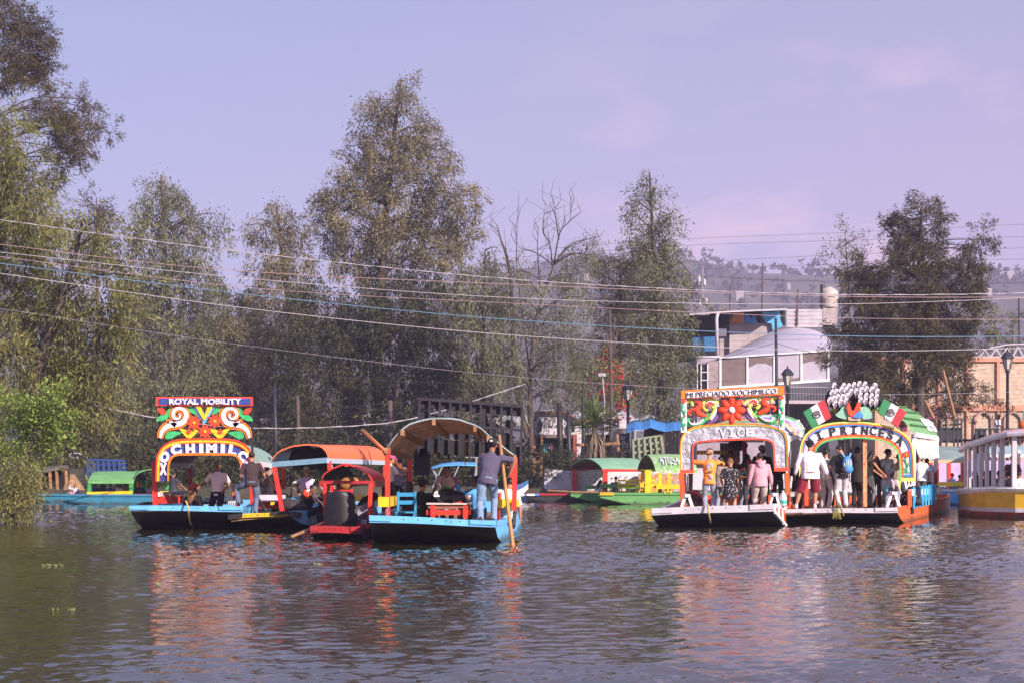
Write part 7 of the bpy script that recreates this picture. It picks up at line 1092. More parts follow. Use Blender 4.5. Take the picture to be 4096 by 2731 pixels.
        if style in ('wavy', 'curly', 'pony', 'long'): dm = o.modifiers.new('strands', 'DISPLACE'); tx = bpy.data.textures.get('hair_noise') or bpy.data.textures.new('hair_noise', 'CLOUDS'); tx.noise_scale = .035; dm.texture = tx; dm.strength = .03
    if hat:
        C_ = cloth(hatc); mb = MB(); hn = 'cap' if hat in ('cap', 'back', 'side') else 'hat'
        if hn == 'cap':
            rs = [ring(h(0, -.012, .03 + zz), .096 * r * s, .108 * r * s, Rh) for zz, r in ((.0, 1), (.04, .99), (.075, .88), (.10, .65), (.115, .35), (.12, .08))]; mb.rings(rs); a = {'cap': 0, 'back': math.pi, 'side': -1.6}[hat]; q = Mx.Rotation(a, 3, 'Z')
            bl = [[h(*(q @ V((x * .078, .085 + y * (.085 + .0 * x) * (1 - .35 * x * x) - .02 * x * x, .038 - .012 * y - .018 * x * x)))) for x in np.linspace(-1, 1, 7)] for y in (0, .5, 1)]; mb.sheet(bl, Rh @ V((0, 0, -.006)))
        else:
            R_ = {'straw': .215, 'brim': .16, 'hatbig': .2}.get(hat, .18)
            for rs in ([(.09, .02), (.088, .08), (.075, .125), (.03, .14), (.004, .135)], [(.088, .03), (R_ * .7, .022), (R_, .034), (R_, .028), (R_ * .7, .014), (.086, .02)]): mb.rings([ring(h(0, -.012, .03 + zz), r * s, r * 1.1 * s, Rh, 18) for r, zz in rs])
        mb.build(hn, C_, root, True, True)
        if hn == 'hat': mb = MB(); mb.rings([ring(h(0, -.012, .03 + zz), .0925 * s, .102 * s, Rh, 18) for zz in (.03, .052)]); mb.build('hat_band', BROWNP, root, True, True)
    P_ = dict(h=h, s=s, hp=hp, up=up, nk=nk, sh=sh, J=J, K=K, R=R, T=T, root=root, Rh=Rh); 
    if extra: extra(P_)
    return P_
def sit(z=.42, spread=.12, fy=.42, tuck=0): return dict(hip=(0, 0, z), lf=(-spread, fy, .08), rf=(spread, fy, .08), kl=(-.15, .6, 1), kr=(.15, .6, 1))
def world(P_, p): return P_['root'].matrix_basis @ V(p) if False else V(P_['root'].location) + Mx.Rotation(P_['root'].rotation_euler[2], 3, 'Z') @ V(p)
def held(nm, mb, m, lab, cat): return solo(mb, nm, m, lab, cat, smooth=True)
def ptube(nm, pts, r, m, lab, cat): mb = MB(); mb.tube(pts, r, 8); return held(nm, mb, m, lab, cat)
DEN = (.17, .22, .33)
# --- boat A
p = person('boatman in dark cap and purple grey shirt poling at the nearest bow', 1955, 32.3, .42, 2, 1.76, 1.12, 2, (.085, .075, .125), 'short', (.19, .27, .40), shoe=(.04, .035, .035), hat='back', hatc=(.03, .028, .034), lean=14, side=9, rh=(.42, .12, .98), re=(1, .1, .35), lh=(.30, .36, 1.10), hd=(-14, 10), lf=(-.16, -.16), rf=(.10, .20), hip=(-.02, 0, .86))
mb = MB(); mb.box(p['h'](0, -.118, .075), (.05, .02, .03), p['Rh']); mb.build('cap_logo', SWHITE, p['root'], local=True)
ptube('punt_pole', [at(1997, 1740, 32.9), at(2022, 1950, 32.1), at(2049, 2162, 31.6), at(2052, 2185, 31.5)], [.03, .036, .041, .041], mat('oiled_pole', (.45, .22, .08), .5, .2, 6, st=(1, 1, .2)), 'long pale wooden punting pole held by the boatman at the nearest bow', 'pole')
person('young man in a pale pink T-shirt leaning across the red table', 1790, 37.3, 0.15, 172, 1.68, 1.1, 2, (.55, .40, .36), 'short', (.05, .05, .06), lean=46, side=-6, hip=(0, -.10, .86), rh=(.34, .62, .60), lh=(-.18, .50, .92), le=(-1, .2, .1), hd=(-12, -2), hair='black', group=None)
person('man in sky blue long sleeves with one hand raised at the red table', 1917, 34.9, 0.15, 55, 1.74, 1.2, 2, (.10, .33, .68), 'long', (.12, .10, .10), **sit(.40, .16, .38), lean=4, lh=(-.36, .34, 1.02), le=(-.6, .3, -.8), rh=(.2, .45, .62), hd=(-10, 4), hair='black', curl=.25)
person('man in a black T-shirt and cap with his back turned, seated behind the blue chair', 1680, 34.9, 0.1, -28, 1.72, 1.18, 0, (.012, .012, .015), 'short', (.06, .06, .08), **sit(.38), lean=8, rh=(.26, .50, .58), lh=(-.1, .5, .55), hat='back', hatc=(.016, .016, .02), hair='black')
person('woman with long wavy brown hair seated left of the man in the black cap', 1633, 35.5, 0.1, -18, 1.62, 1., 0, (.05, .04, .045), 'short', (.04, .04, .05), **sit(.40), lean=6, hair='brown', style='wavy', hd=(-10, 0))
person('person in white T-shirt with an arm hanging over the right side', 2016, 34.2, 0.2, -8, 1.7, 1.15, 0, (.70, .68, .72), 'short', (.05, .05, .07), **sit(.36, .14, .40), lean=10, side=10, rh=(.36, .12, .12), re=(1, -.3, 0), lh=(-.1, .45, .5), hair='black', hd=(-20, 25))
# --- behind
p = person('young man in a pink cap and cream T-shirt standing beyond the nearest red post', 1556, 41.5, 0.25, -60, 1.72, 1.02, 0, (.66, .56, .50), 'short', (.06, .05, .055), hat='cap', hatc=(.85, .12, .30), rh=(.16, .40, 1.12), lh=(-.30, .10, .82), hd=(-12, 8), lean=4)
ptube('punt_pole', [at(1450, 1718, 44), at(1530, 1792, 43), at(1620, 1884, 42)], .045, mat('orange_pole', (.75, .26, .06), .5, .2, 6), 'orange wooden pole slanting up behind the orange roof', 'pole')
person('person in a grey sweater gripping the orange pole behind the pink capped man', 1592, 42.6, 0.25, -20, 1.68, 1.05, 0, (.16, .15, .19), 'long', (.04, .04, .05), rh=(.28, .40, 1.06), lh=(-.1, .40, 1.15), lean=12)
# --- boat B
person('woman with long dark hair bent forward in a patterned vest on the red vendor boat', 1425, 35.4, 0.05, -58, 1.62, 1.05, 0, (.30, .27, .36), 'long', (.25, .15, .18), lean=42, **sit(.38, .1, .34), hair='black', style='long', rh=(.22, .62, .30), lh=(-.1, .62, .30), hd=(0, 45), topm=mat('patterned_knit', (.34, .31, .40), .9, .2, 12, .4, 40, chip=(.05, .045, .07), chip_amt=.47))
ptube('punt_pole', [at(1165, 2145, 33.2), at(1250, 2112, 34.0), at(1330, 2082, 35.4)], .035, WOOD, 'wooden pole lying in the water off the red vendor boat', 'pole')
# --- boat C
BLK = (.013, .013, .017)
p = person('musician in black suit with red bow tie playing a trumpet', 1222, 38.8, 0.02, -100, 1.68, 1.1, 2, BLK, 'long', BLK, lean=14, **sit(.36, .12, .42), rh=(.10, .42, .78), lh=(-.08, .40, .76), re=(1, .2, -.6), le=(-1, .2, -.6), hd=(-8, 22), group='musicians in black suits', curl=1.)
mb = MB(); [mb.ell(at(1225 + s * 5, 1975 + s * 4, 38.55), (.05, .04, .09), None, 8, 6) for s in (-1, 1)]; solo(mb, 'bow_tie', SRED, 'bright red bow tie of the trumpet player', 'bow tie', smooth=True)
mb = MB(); A_0, A_1 = at(1236, 1962, 38.4), at(1296, 2018, 38.0); d = (A_1 - A_0); mb.tube([A_0, A_0 + d * .7, A_0 + d * .86, A_0 + d * .95, A_1], [.012, .013, .022, .04, .065], 10); mb.tube(crom([A_0 + d * .25 + V((0, 0, -.02)), A_0 + d * .4 + V((0, 0, -.10)), A_0 + d * .62 + V((0, 0, -.09)), A_0 + d * .6], 4), .012, 6)
for k in range(3): mb.tube([A_0 + d * (.38 + .07 * k) + V((0, 0, .06)), A_0 + d * (.38 + .07 * k) - V((0, 0, .08))], .015, 6)
solo(mb, 'trumpet', mat('silver_brass', (.62, .5, .38), .22, .1, 5, metal=.9), 'shiny trumpet played by the musician with the red bow tie', 'trumpet', smooth=True)
person('musician in black suit seen from behind, beside the trumpet player', 1294, 39.1, 0.03, -60, 1.7, 1.08, 2, BLK, 'long', BLK, **sit(.40), lean=8, hd=(-20, 5), group='musicians in black suits', rh=(.2, .42, .62))
mb = MB(); mb.tube([at(1282, 1948, 38.95), at(1292, 1955, 38.85), at(1302, 1962, 38.95)], .02, 6); solo(mb, 'white_collar', WHITE, 'white shirt collar of the second suited musician', 'collar')
p = person('person in a straw hat and lilac bib holding a brown bottle above the musicians', 1228, 39.7, 0.0, 172, 1.58, 1.02, 1, (.78, .72, .80), 'short', (.10, .09, .10), hat='straw', hatc=(.78, .58, .32), hair='brown', lh=(.12, .30, .92), rh=(.34, .22, 1.10), re=(1, 0, -.6), hd=(10, 10))
mb = MB(); mb.sheet([[V((x, .135 + .01 * math.cos(x * 9), z_)) for x in (-.12, 0, .12)] for z_ in (1.28, 1.15, 1.0)], (0, .012, 0)); mb.build('bib', mat('lilac_bib', (.6, .42, .66), .8, .12, 5), p['root'], True, True)
mb = MB(); c_ = at(1196, 1938, 39.4); mb.lathe(c_ + V((0, 0, -.2)), [(.045, 0), (.05, .05), (.05, .16), (.02, .24), (.018, .3)], 10); solo(mb, 'brown_bottle', COLA, 'large brown bottle held up by the person in the straw hat', 'bottle', smooth=True)
p = person('musician in grey jacket playing a guitar behind the red canopy', 1372, 43, 0.2, -120, 1.72, 1.0, 2, (.05, .045, .055), 'long', BLK, rh=(.16, .36, 1.0), lh=(-.36, .34, 1.06), hd=(0, 6), group='musicians in black suits')
mb = MB(); c_ = at(1400, 1925, 42.6); mb.ell(c_ + V((-.1, 0, -.05)), (.2, .07, .17)); mb.ell(c_ + V((.14, 0, .0)), (.14, .06, .13)); mb.beam(c_ + V((.2, 0, .02)), c_ + V((.72, -.1, .14)), .05, .03); solo(mb, 'guitar', mat('varnished_wood', (.35, .15, .05), .3, .2, 5), 'guitar held by the musician behind the red canopy', 'guitar', smooth=True)
person('bare shouldered woman filming with a phone beside the slanted red post', 1108, 41.2, 0.07, -140, 1.6, 1.08, 1, (.05, .04, .05), 'none', (.06, .06, .07), **sit(.38), lean=5, lh=(-.30, .34, .88), le=(-.7, .2, -.8), rh=(.05, .4, .62), hair='black', style='bun', hd=(20, 2))
mb = MB(); mb.box(at(1118, 1926, 40.8), (.08, .015, .15), Mx.Rotation(.2, 3, 'Y')); solo(mb, 'phone', BLACKP, 'black phone held up by the bare shouldered woman', 'phone')
CAMO = mat('mottled_print', (.30, .22, .19), .9, .2, 9, .4, 14, chip=(.06, .045, .045), chip_amt=.46)
person('boatman in a brown mottled shirt and cream trousers behind the man in the dark shirt', 1062, 42.6, 0.2, -25, 1.74, 1.05, 2, (.3, .2, .2), 'long', (.50, .44, .42), topm=CAMO, rh=(.1, .42, 1.02), lh=(-.05, .44, .9), lean=10, hd=(0, 8))
ptube('punt_pole', [at(1045, 1860, 42.3), at(1078, 1918, 41.8), at(1130, 2010, 41.2)], .035, mat('oiled_pole', (.4, .2, .1)), 'wooden pole in the hands of the boatman in the mottled shirt', 'pole'); ptube('paddle', [at(1028, 1980, 38.6), at(1042, 2010, 38.3), at(1066, 2044, 38.0)], [.03, .045, .045], DWOOD, 'dark wooden pole leaning by the leg of the man in the dark shirt', 'pole')
p = person('man in dark brown sports shirt and jeans, one foot on the blue bow', 1006, 37.55, 0.36, 8, 1.62, 1.13, 0, (.055, .036, .042), 'short', (.12, .15, .23), rf=(.10, .02), lf=(-.34, .16, .32), kl=(-.7, .7, .4), hip=(0, 0, .89), rh=(.30, .26, .98), lh=(-.24, .24, .94), hd=(-14, 10))
for k in (-1, 1): mb = MB(); mb.tube([p['sh'][k] * .55 + p['nk'] * .45 + V((0, -.0, .055)), p['sh'][k] + V((k * .045, -.03, .06)), p['sh'][k] * .5 + p['J'][k][0] * .5 + V((k * .07, -.03, .0))], .014, 5); mb.build('shoulder_stripe', mat('pink_stripe', (.65, .3, .36), .8, .1, 5), p['root'], True, True)
# --- boat D
person('grey haired man in a pale pink shirt and dark trousers standing with hands out', 873, 38.9, 0.05, 160, 1.70, 1.12, 2, (.80, .66, .64), 'short', (.015, .015, .03), hair='grey', rh=(.42, .26, 1.02), re=(.6, -.6, -.5), lh=(-.28, .16, .94), hd=(20, 6))
person('seated woman in black with an orange flowered hat on the tall sign boat', 768, 39.0, 0.02, -20, 1.62, 1.1, 0, (.012, .012, .016), 'long', (.012, .012, .016), **sit(.36), lean=8, hair='auburn', style='wavy', hat='hatbig', hatc=(.72, .10, .02), hd=(-40, 0), extra=lambda P_: (lambda mb: (mb.tube([P_['sh'][-1] * .6 + P_['nk'] * .4 + V((0, -.09, .06)), P_['hp'] + P_['up'] * .3 + V((.0, -.16, 0)), P_['hp'] + P_['up'] * .06 + V((.17, -.12, 0))], .012, 5), mb.build('bag_strap', mat('tan_strap', (.4, .2, .15), .7, .1, 5), P_['root'], True, True)))(MB()))
p = person('man in a dark vest poling a boat behind the tall sign arch', 690, 50.5, -0.15, -35, 1.68, 1.05, 2, (.05, .05, .065), 'short', (.08, .08, .09), rh=(.32, .42, .96), lh=(.0, .42, 1.0), hair='black'); ptube('punt_pole', [at(704, 1930, 50), at(735, 1952, 49.6), at(760, 1970, 49.2)], .03, WOOD, 'pale pole held by the man in the dark vest', 'pole')
# --- left moored boat
person('child in white sweater crouching on the bow of the moored teal boat', 303, 54.2, 0.2, 170, 1.25, 1., 2, (.6, .6, .68), 'long', (.5, .25, .28), hip=(0, 0, .22), lf=(-.2, .3, .06), rf=(.2, .3, .06), kl=(-.4, .4, 1), kr=(.4, .4, 1), rh=(.3, .15, .95), re=(1, 0, -.3), lh=(-.25, .25, .25), lean=10)
for k, (px, f_, c_, lab, hs, Yq) in enumerate(((378, -20, (.04, .06, .14), 'dark haired person in navy at the left end under the green roof', 'short', 54.9), (410, 10, (.03, .03, .035), 'long haired woman in dark clothes under the green roof', 'long', 54.6), (440, 5, (.03, .10, .22), 'man in a blue shirt seated with his back turned under the green roof', 'short', 54.4), (510, 150, (.30, .20, .03), 'person in mustard yellow seated by the green post', 'short', 55.0), (545, 170, (.06, .05, .05), 'seated person behind the orange juice bottle', 'short', 55.2), (560, 185, (.05, .06, .09), 'seated person behind the reddish bottle on the moored boat', 'short', 55.0), (605, 60, (.45, .45, .5), 'person in black and white print beside the red posts of the tall sign', 'short', 54.6))):
    person(lab, px, Yq, -.12, f_, 1.6, 1.08, 2, c_, 'short', (.05, .05, .07), **sit(.40), lean=6, style=hs, group='people on the moored teal boat', hd=(0, 4))
# --- green boats
person('woman with long dark hair seated in the moored green boat', 2393, 56.2, 0.0, -40, 1.6, 1., 1, (.6, .58, .62), 'none', (.06, .06, .07), **sit(.40), style='long', lean=14, hd=(-20, 15)); person('man in a dark shirt seated with his back turned in the moored green boat', 2464, 56.2, 0.05, 0, 1.72, 1.25, 2, (.02, .02, .03), 'short', (.05, .05, .06), **sit(.42))
# --- boat E
def print_tee(P_):
    r = P_['root']; mb = MB(); y = -.150
    for k in range(9): a = k * .72; x0, z0 = -.0 + .05 * math.cos(a), 1.26 + .06 * math.sin(a * 1.3); [mb.ell((x0 + .022 * math.cos(b * 1.257), y + .012 * abs(x0) * 8, z0 + .022 * math.sin(b * 1.257)), (.014, .012, .014), None, 6, 4) for b in range(5)]
    for k in range(6): mb.box((.035 + .004 * k, y + .0, 1.02 - .017 * k), (.13 - .012 * k, .02, .009), Mx.Rotation(.25, 3, 'Y'))
    mb.build('shirt_print', SWHITE, r, local=True); mb = MB(); mb.ell((.02, y - .004, 1.105), (.075, .014, .03), None, 10, 5); mb.build('print_pot', BROWNP, r, local=True); mb = MB(); [mb.ell((.05 * math.cos(k * .72), y - .008, 1.26 + .06 * math.sin(k * .72 * 1.3)), (.013, .012, .013), None, 6, 4) for k in range(9)]; mb.build('print_flower', SBLUE, r, local=True)
p = person('young man in orange flower print T-shirt and tan cap drinking at the foil arch', 2838, 39.3, 0.32, -6, 1.76, 1.0, 1, (.78, .29, .06), 'short', (.27, .29, .40), shoe=(.5, .5, .55), hat='back', hatc=(.42, .28, .20), hair='brown', lh=(-.40, .34, 1.40), le=(-.7, -.6, -.1), rh=(.17, .26, 1.44), re=(.9, -.1, -.6), hd=(-42, 0), extra=print_tee)
for o in [c for c in p['root'].children if c.name.startswith(('shirt_print', 'print_'))]: o.location = (0, -.005, .03)
mb = MB(); mb.lathe(world(p, (.16, .30, 1.47)), [(.028, 0), (.036, .1)], 10); solo(mb, 'blue_cup', SBLUE, 'blue cup at the mouth of the man in the orange T-shirt', 'cup', raw=True)
DOTS = bpy.data.materials.new('dotted_dress'); DOTS.use_nodes = True; n = DOTS.node_tree.nodes; l = DOTS.node_tree.links; t = n.new('ShaderNodeTexCoord'); v_ = n.new('ShaderNodeTexVoronoi'); v_.inputs['Scale'].default_value = 21; l.new(t.outputs['Object'], v_.inputs[0]); r_ = n.new('ShaderNodeValToRGB'); r_.color_ramp.interpolation = 'CONSTANT'; r_.color_ramp.elements[0].color = (.62, .58, .62, 1); r_.color_ramp.elements[1].position = .27; r_.color_ramp.elements[1].color = (.014, .013, .018, 1); l.new(v_.outputs[0], r_.inputs[0]); l.new(r_.outputs[0], n['Principled BSDF'].inputs['Base Color']); n['Principled BSDF'].inputs['Roughness'].default_value = .9
person('woman with auburn ponytail in a black dress with white dots', 2920, 39.15, 0.26, -14, 1.58, 1.05, 1, slv='short', cut='dress', topm=DOTS, botm=DOTS, hair='auburn', style='pony', rh=(.25, .06, .78), lh=(-.24, .26, .92), hd=(-10, 4), shoe=(.03, .03, .03))
def hood(P_, c):
    mb = MB(); mb.tube([P_['nk'] + P_['T'] @ V((x * .10, y, z_)) for x, y, z_ in ((-1, .05, .02), (-1, -.05, .03), (-.6, -.11, .0), (0, -.135, -.02), (.6, -.11, .0), (1, -.05, .03), (1, .05, .02))], [.03, .045, .055, .06, .055, .045, .03], 8); mb.ell(P_['nk'] + P_['T'] @ V((0, -.125, -.07)), (.10, .05, .09)); remesh(mb.build('hood', cloth(c), P_['root'], True, True), .014)
PK = (.60, .30, .36)
person('man in pink hooded sweatshirt and beige trousers on the foil arch boat', 3042, 38.95, 0.3, 4, 1.68, 1.18, 0, PK, 'long', (.42, .34, .32), shoe=(.5, .5, .5), hair='black', rh=(.33, .08, .80), lh=(-.30, .10, .80), hd=(16, 6), extra=lambda P_: hood(P_, PK))
p = person('man in white cap and black jacket facing the camera on the foil arch boat', 3048, 42.5, 0.42, 175, 1.85, 1.1, 2, (.018, .016, .018), 'long', (.05, .05, .06), hat='cap', hatc=(.62, .54, .55), hd=(40, -5))
for lab, px, Yq, f_, H_p, c_, hs, kw in (('dark haired person just right of the orange shirt', 2893, 40.8, 20, 1.66, (.03, .025, .03), 'short', {}), ('person with thick black hair behind the dotted dress woman', 2922, 41.8, 160, 1.76, (.05, .03, .03), 'curly', {}), ('person with dark hair in a green top left of the magenta post', 2984, 42.8, -30, 1.74, (.25, .5, .06), 'long', {}), ('person in red hat and sunglasses seated by the magenta post', 2996, 40.9, 175, 1.5, (.03, .03, .035), 'short', dict(hat='brim', hatc=(.35, .03, .03), rh=(.12, .26, 1.15), re=(1, .2, -.6))), ('person in dark top with pale jeans half hidden by the dotted dress', 2945, 41.2, 185, 1.66, (.10, .03, .03), 'short', dict(bot=(.3, .33, .4))), ('person in pale jeans between the orange shirt and the dotted dress', 2880, 40.4, -30, 1.6, (.4, .32, .3), 'short', dict(bot=(.3, .33, .42))), ('dark figure standing at the back right of the foil arch boat', 3110, 44, 170, 1.72, (.015, .015, .02), 'short', {}), ('dark figure standing at the back left of the foil arch boat', 3020, 44.5, 190, 1.7, (.03, .025, .03), 'short', {})):
    person(lab, px, Yq, .30, f_, H_p, 1.05, 2, c_, 'short', **dict(dict(bot=(.05, .05, .07)), **kw), style=hs, group='passengers crowding the foil arch boat')
mb = MB(); [mb.ell(at(2996 + s * 6, 1866, 40.74), (.035, .02, .025), None, 8, 5) for s in (-1, 1)]; solo(mb, 'sunglasses', SBLACK, 'dark sunglasses on the person in the red hat', 'sunglasses', smooth=True)
# --- boat F
p = person('big man in white long sleeves, maroon shorts and black cap', 3240, 40.3, 0.42, -8, 1.92, 1.40, 0, (.74, .70, .78), 'long', (.20, .022, .045), cut='shorts', shoe=(.72, .7, .74), hat='cap', hatc=(.02, .018, .022), hair='black', lf=(-.34, -.10), rf=(.12, .05), rh=(.42, .10, .86), lh=(-.36, .10, .84), hd=(-38, 4), lean=5, hem=-.16)
person('curly haired boy in a pale grey sweater and light trousers', 3302, 40.7, 0.44, -35, 1.68, .95, 1, (.44, .42, .43), 'long', (.55, .50, .50), shoe=(.5, .5, .5), style='curly', hair='black', hd=(-25, 2), lh=(-.26, .12, .78), rh=(.24, .14, .82))
def pack(P_): pass
p = person('young man in black T-shirt and pale jeans wearing a blue backpack', 3370, 40.5, 0.45, 10, 1.80, 1.0, 1, (.018, .016, .018), 'short', (.46, .47, .52), shoe=(.3, .3, .3), hair='black', hd=(25, 38), lean=6, lh=(-.16, .34, 1.06), rh=(.02, .36, 1.06), le=(-.8, -.2, -.6))
c_ = world(p, (.06, -.20, 1.20)); o = thing('backpack', 'bright blue striped backpack on the back of the young man in black', 'bag', c_, None, rad(10), True); BP = mat('blue_backpack', (.05, .22, .55), .6, .2, 4, .3, 12)
mb = MB(); mb.ell((0, 0, .0), (.15, .10, .25)); mb.ell((.02, -.05, -.12), (.14, .08, .12)); remesh(mb.build('body', BP, o, True, True), .02); mb = MB(); mb.ell((-.09, -.02, -.14), (.10, .08, .11)); mb.build('dark_pocket', BLACKP, o, True, True); mb = MB(); [mb.tube([(x, -.098 + abs(x) * .2, .14), (x + .01, -.115 + abs(x) * .2, 0), (x, -.09 + abs(x) * .2, -.06)], .009, 5) for x in (-.06, -.02, .03, .07)]; mb.build('stripe', WHITE, o, True, True)
for sx in (-1, 1): mb = MB(); mb.tube(crom([(sx * .07, .02, .22), (sx * .13, .07, .32), (sx * .15, .16, .30)], 4), .025, 6, 0, .5); mb.build('strap', mat('light_blue_strap', (.12, .36, .66), .7, .1, 5), o, True, True)
mb = MB(); mb.ell((-.11, -.06, .0), (.02, .02, .05)); mb.build('tag', SLIME, o, True, True)
HOOD = (.035, .030, .034)
person('person in a dark grey hooded sweatshirt right of the blue backpack', 3428, 41.2, 0.45, -30, 1.72, 1.05, 1, HOOD, 'long', (.03, .028, .03), hair='black', style='curly', rh=(.30, .20, .88), hd=(-10, 0), extra=lambda P_: hood(P_, HOOD), hem=-.2)
PLAID = mat('plaid_cloth', (.05, .05, .055), .9, .5, 18, .3, 30, chip=(.35, .34, .36), chip_amt=.40)
p = person('long haired woman in a black crop top with a plaid shirt round her waist', 3470, 41.8, 0.4, -70, 1.7, 1., 0, (.015, .014, .018), 'none', (.16, .16, .18), style='long', hair='black', rh=(.16, .48, .98), lh=(-.06, .46, .98), hd=(-10, 20), lean=10)
mb = MB(); mb.lathe((0, 0, .62), [(.22, 0), (.21, .12), (.18, .28), (.165, .34)], 14); remesh(mb.build('plaid_shirt', PLAID, p['root'], True, True), .02)
person('woman holding a hand to her face beneath the man in the striped polo', 3508, 43, 0.35, 150, 1.62, 1., 0, (.05, .045, .05), 'none', (.04, .04, .05), style='long', hair='black', rh=(.06, .18, 1.52), re=(1, .3, -.4), hd=(0, 12))
STR = bpy.data.materials.new('striped_polo'); STR.use_nodes = True; n = STR.node_tree.nodes; l = STR.node_tree.links; t = n.new('ShaderNodeTexCoord'); w_ = n.new('ShaderNodeTexWave'); w_.bands_direction = 'Z'; w_.inputs['Scale'].default_value = 6; l.new(t.outputs['Object'], w_.inputs[0]); r_ = n.new('ShaderNodeValToRGB'); r_.color_ramp.interpolation = 'CONSTANT'; r_.color_ramp.elements[0].color = (.10, .13, .22, 1); r_.color_ramp.elements[1].position = .22; r_.color_ramp.elements[1].color = (.52, .60, .70, 1); l.new(w_.outputs[0], r_.inputs[0]); l.new(r_.outputs[0], n['Principled BSDF'].inputs['Base Color'])
person('man in backward black cap and light blue striped shirt under the rainbow arch', 3546, 43.6, 0.45, -150, 1.74, 1.12, 0, slv='short', bot=(.05, .05, .06), topm=STR, hat='back', hatc=(.02, .02, .024), hd=(60, 2))
GH = (.34, .30, .36)
p = person('person in a grey hoodie with the hood up, seated in ripped jeans', 3552, 41.4, 0.38, -175, 1.64, 1.12, 2, GH, 'long', (.20, .24, .33), **sit(.42, .16, .36), lean=14, rh=(.1, .40, .62), lh=(-.14, .40, .66), hd=(15, 22), style=None)
mb = MB(); n_ = 14; rs = [[p['h'](r * math.cos(2 * math.pi * i / n_), y, .0 + r * 1.25 * math.sin(2 * math.pi * i / n_)) for i in range(n_)] for y, r in ((.085, .085), (.09, .108), (.03, .122), (-.05, .118), (-.11, .07), (-.12, .01))]; mb.rings(rs, cap=False); mb.build('hood', cloth(GH), p['root'], True, True); mb = MB(); [mb.ell(p['h'](s * .03, .10, .0), (.026, .012, .018), p['Rh'], 8, 5) for s in (-1, 1)]; mb.build('glasses', SBLACK, p['root'], True, True)
person('person in a black cap half hidden by the right leg of the rainbow arch', 3592, 42.6, 0.35, -160, 1.66, 1.05, 0, (.32, .30, .22), 'short', (.05, .05, .06), hat='back', hatc=(.015, .015, .018), hd=(30, 5)); person('woman with long reddish brown hair seated behind the right orange post', 3668, 42.2, 0.2, 130, 1.6, 1., 1, (.02, .025, .06), 'short', (.04, .04, .05), **sit(.40), style='long', hair='brown', rh=(.3, .45, .52), lh=(.0, .45, .50), lean=16, hd=(25, 10))
LST = bpy.data.materials.new('fine_striped_polo'); LST.use_nodes = True; n = LST.node_tree.nodes; l = LST.node_tree.links; t = n.new('ShaderNodeTexCoord'); w_ = n.new('ShaderNodeTexWave'); w_.bands_direction = 'Z'; w_.inputs['Scale'].default_value = 9; l.new(t.outputs['Object'], w_.inputs[0]); r_ = n.new('ShaderNodeValToRGB'); r_.color_ramp.elements[0].color = (.30, .38, .5, 1); r_.color_ramp.elements[1].position = .3; r_.color_ramp.elements[1].color = (.66, .64, .68, 1); l.new(w_.outputs[0], r_.inputs[0]); l.new(r_.outputs[0], n['Principled BSDF'].inputs['Base Color'])
person('man in white finely striped polo right of the rainbow arch', 3684, 44.6, 0.35, 10, 1.74, 1.15, 0, slv='short', bot=(.10, .09, .10), topm=LST, lean=12, rh=(.34, .16, .86), hd=(10, 10)); person('person in a light blue top standing behind the cream curtains', 3712, 46, 0.35, 20, 1.66, 1., 2, (.38, .5, .62), 'short', (.05, .05, .06), rh=(.36, .05, .86))
for lab, px, Yq, f_, H_p, c_, hs in (('dark haired figure behind the grey hooded sweatshirt', 3448, 43.8, -20, 1.62, (.02, .02, .025), 'short'), ('dark figure at the back behind the boy in the grey sweater', 3320, 45.5, 160, 1.62, (.03, .03, .035), 'short'), ('dark figure in the shade between the two right boats', 3190, 44, 170, 1.6, (.03, .025, .03), 'short')): person(lab, px, Yq, .30, f_, H_p, 1.05, 2, c_, 'short', (.04, .04, .05), style=hs, group='passengers in the shade of the right boats')
mb = MB(); mb.lathe(at(3545, 1962, 41.0), [(.05, 0), (.06, .14)], 10); solo(mb, 'snack_bag', mat('cyan_foil', (.03, .4, .55), .3, .2, 8), 'bright cyan cup held by the person in the grey hoodie', 'cup'); mb = MB(); pbox(mb, 3586, 1918, 3602, 1958, 42.1, .15); solo(mb, 'lime_box', SLIME, 'lime green box beside the seated person in the black cap', 'box')
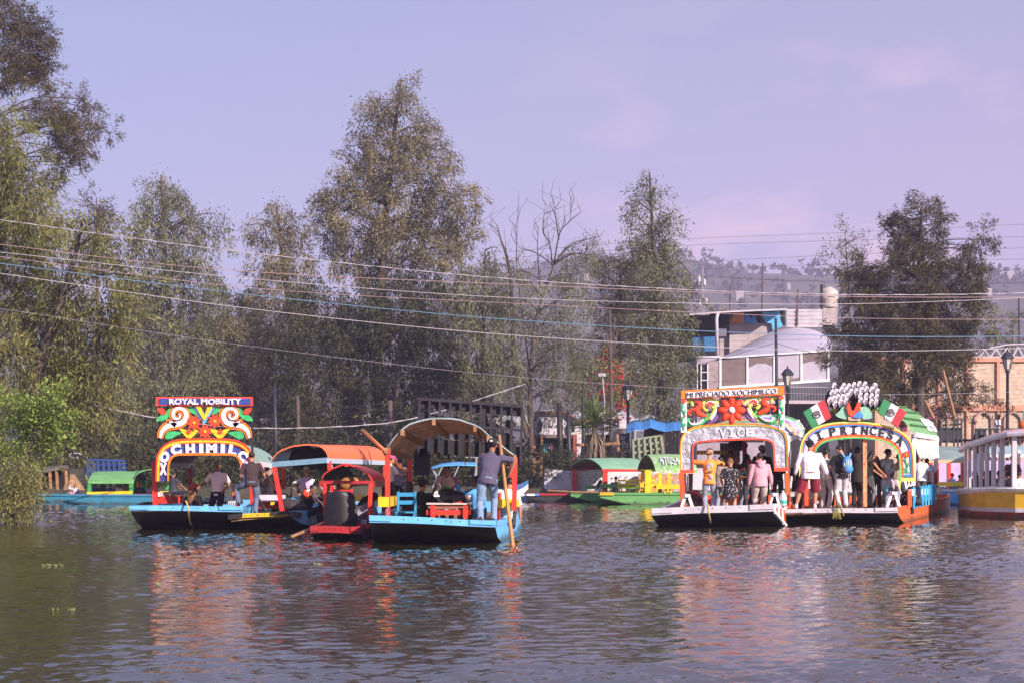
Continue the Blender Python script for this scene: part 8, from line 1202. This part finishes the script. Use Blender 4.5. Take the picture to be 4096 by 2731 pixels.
# --- boat H, platform, boat G
person('child in a red cap and white T-shirt on the pale blue boat', 3806, 53.4, 0.43, -60, 1.4, 1.05, 1, (.66, .64, .68), 'short', (.1, .1, .12), **sit(.42), hat='cap', hatc=(.70, .04, .04), hd=(-10, 0)); person('man in a black cap and cream shirt on the pale blue boat', 3838, 53.5, 0.3, -40, 1.5, 1.1, 2, (.55, .45, .36), 'short', (.1, .1, .12), **sit(.40), hat='cap', hatc=(.02, .02, .025), hd=(-30, 0))
person('man in a brown hat and black and white shirt leaning on the timber platform rail', 3982, 60.4, 3.05, -140, 1.66, 1.1, 2, (.62, .60, .64), 'short', (.08, .08, .1), hat='brim', hatc=(.24, .15, .10), lean=16, rh=(-.02, .40, .98), lh=(-.18, .38, .98), hd=(-10, 12))
for k, (px, Yq, f_, c_, lab, kw) in enumerate(((3905, 46.4, 30, (.03, .03, .035), 'dark haired passenger by the leftmost white posts of the yellow boat', dict(style='long')), (3948, 46.0, 20, (.025, .025, .03), 'passenger in a black top between the third and fourth white posts', dict(style='short')), (3962, 46.6, -20, (.06, .06, .065), 'long haired passenger in a patterned dark top on the yellow boat', dict(style='long')), (3998, 46.8, 150, (.5, .4, .42), 'short haired passenger in pale pink on the yellow boat', dict(style='short')), (4020, 46.0, -160, (.62, .60, .64), 'young man in white looking out of the yellow boat between the posts', dict(style='short', hd=(-30, 0), skin_=1)), (4048, 45.8, 20, (.02, .02, .025), 'dark clothed passenger bending right of the young man in white', dict(style='short', lean=22)), (4090, 45.8, 30, (.62, .60, .64), 'passenger in a white top at the right edge of the yellow boat', dict(style='short', lean=18)), (4150, 46.4, 160, (.1, .1, .12), 'passenger just beyond the right edge of the yellow boat', dict(style='short')))):
    sk = kw.pop('skin_', 2); person(lab, px, Yq, .35, f_, 1.66, 1.08, sk, c_, 'short', (.05, .05, .06), **dict(sit(.42), lean=kw.pop('lean', 6)), group='passengers on the yellow boat', **kw)
person('man in cap and sunglasses standing in the yellow boat', 4050, 47.2, 0.35, 165, 1.72, 1.1, 0, (.10, .09, .10), 'short', (.05, .05, .06), hat='cap', hatc=(.09, .07, .06), hd=(15, 2))
# ---------------------------------------------------------------- air
hb = MB(); hb.box((0, 700, 108), (2600, 1500, 230)); ho = hb.build('haze', [], local=True)
hm = bpy.data.materials.new('thin_haze'); hm.use_nodes = True; n = hm.node_tree.nodes; n.clear(); ou = n.new('ShaderNodeOutputMaterial'); pv = n.new('ShaderNodeVolumePrincipled')
pv.inputs['Color'].default_value = (.73, .70, 1, 1); pv.inputs['Density'].default_value = .00047; pv.inputs['Anisotropy'].default_value = 0
hm.node_tree.links.new(pv.outputs[0], ou.inputs['Volume']); ho.data.materials.append(hm); tag(ho, 'thin lavender haze over the canal and hills', 'haze', kind='stuff')
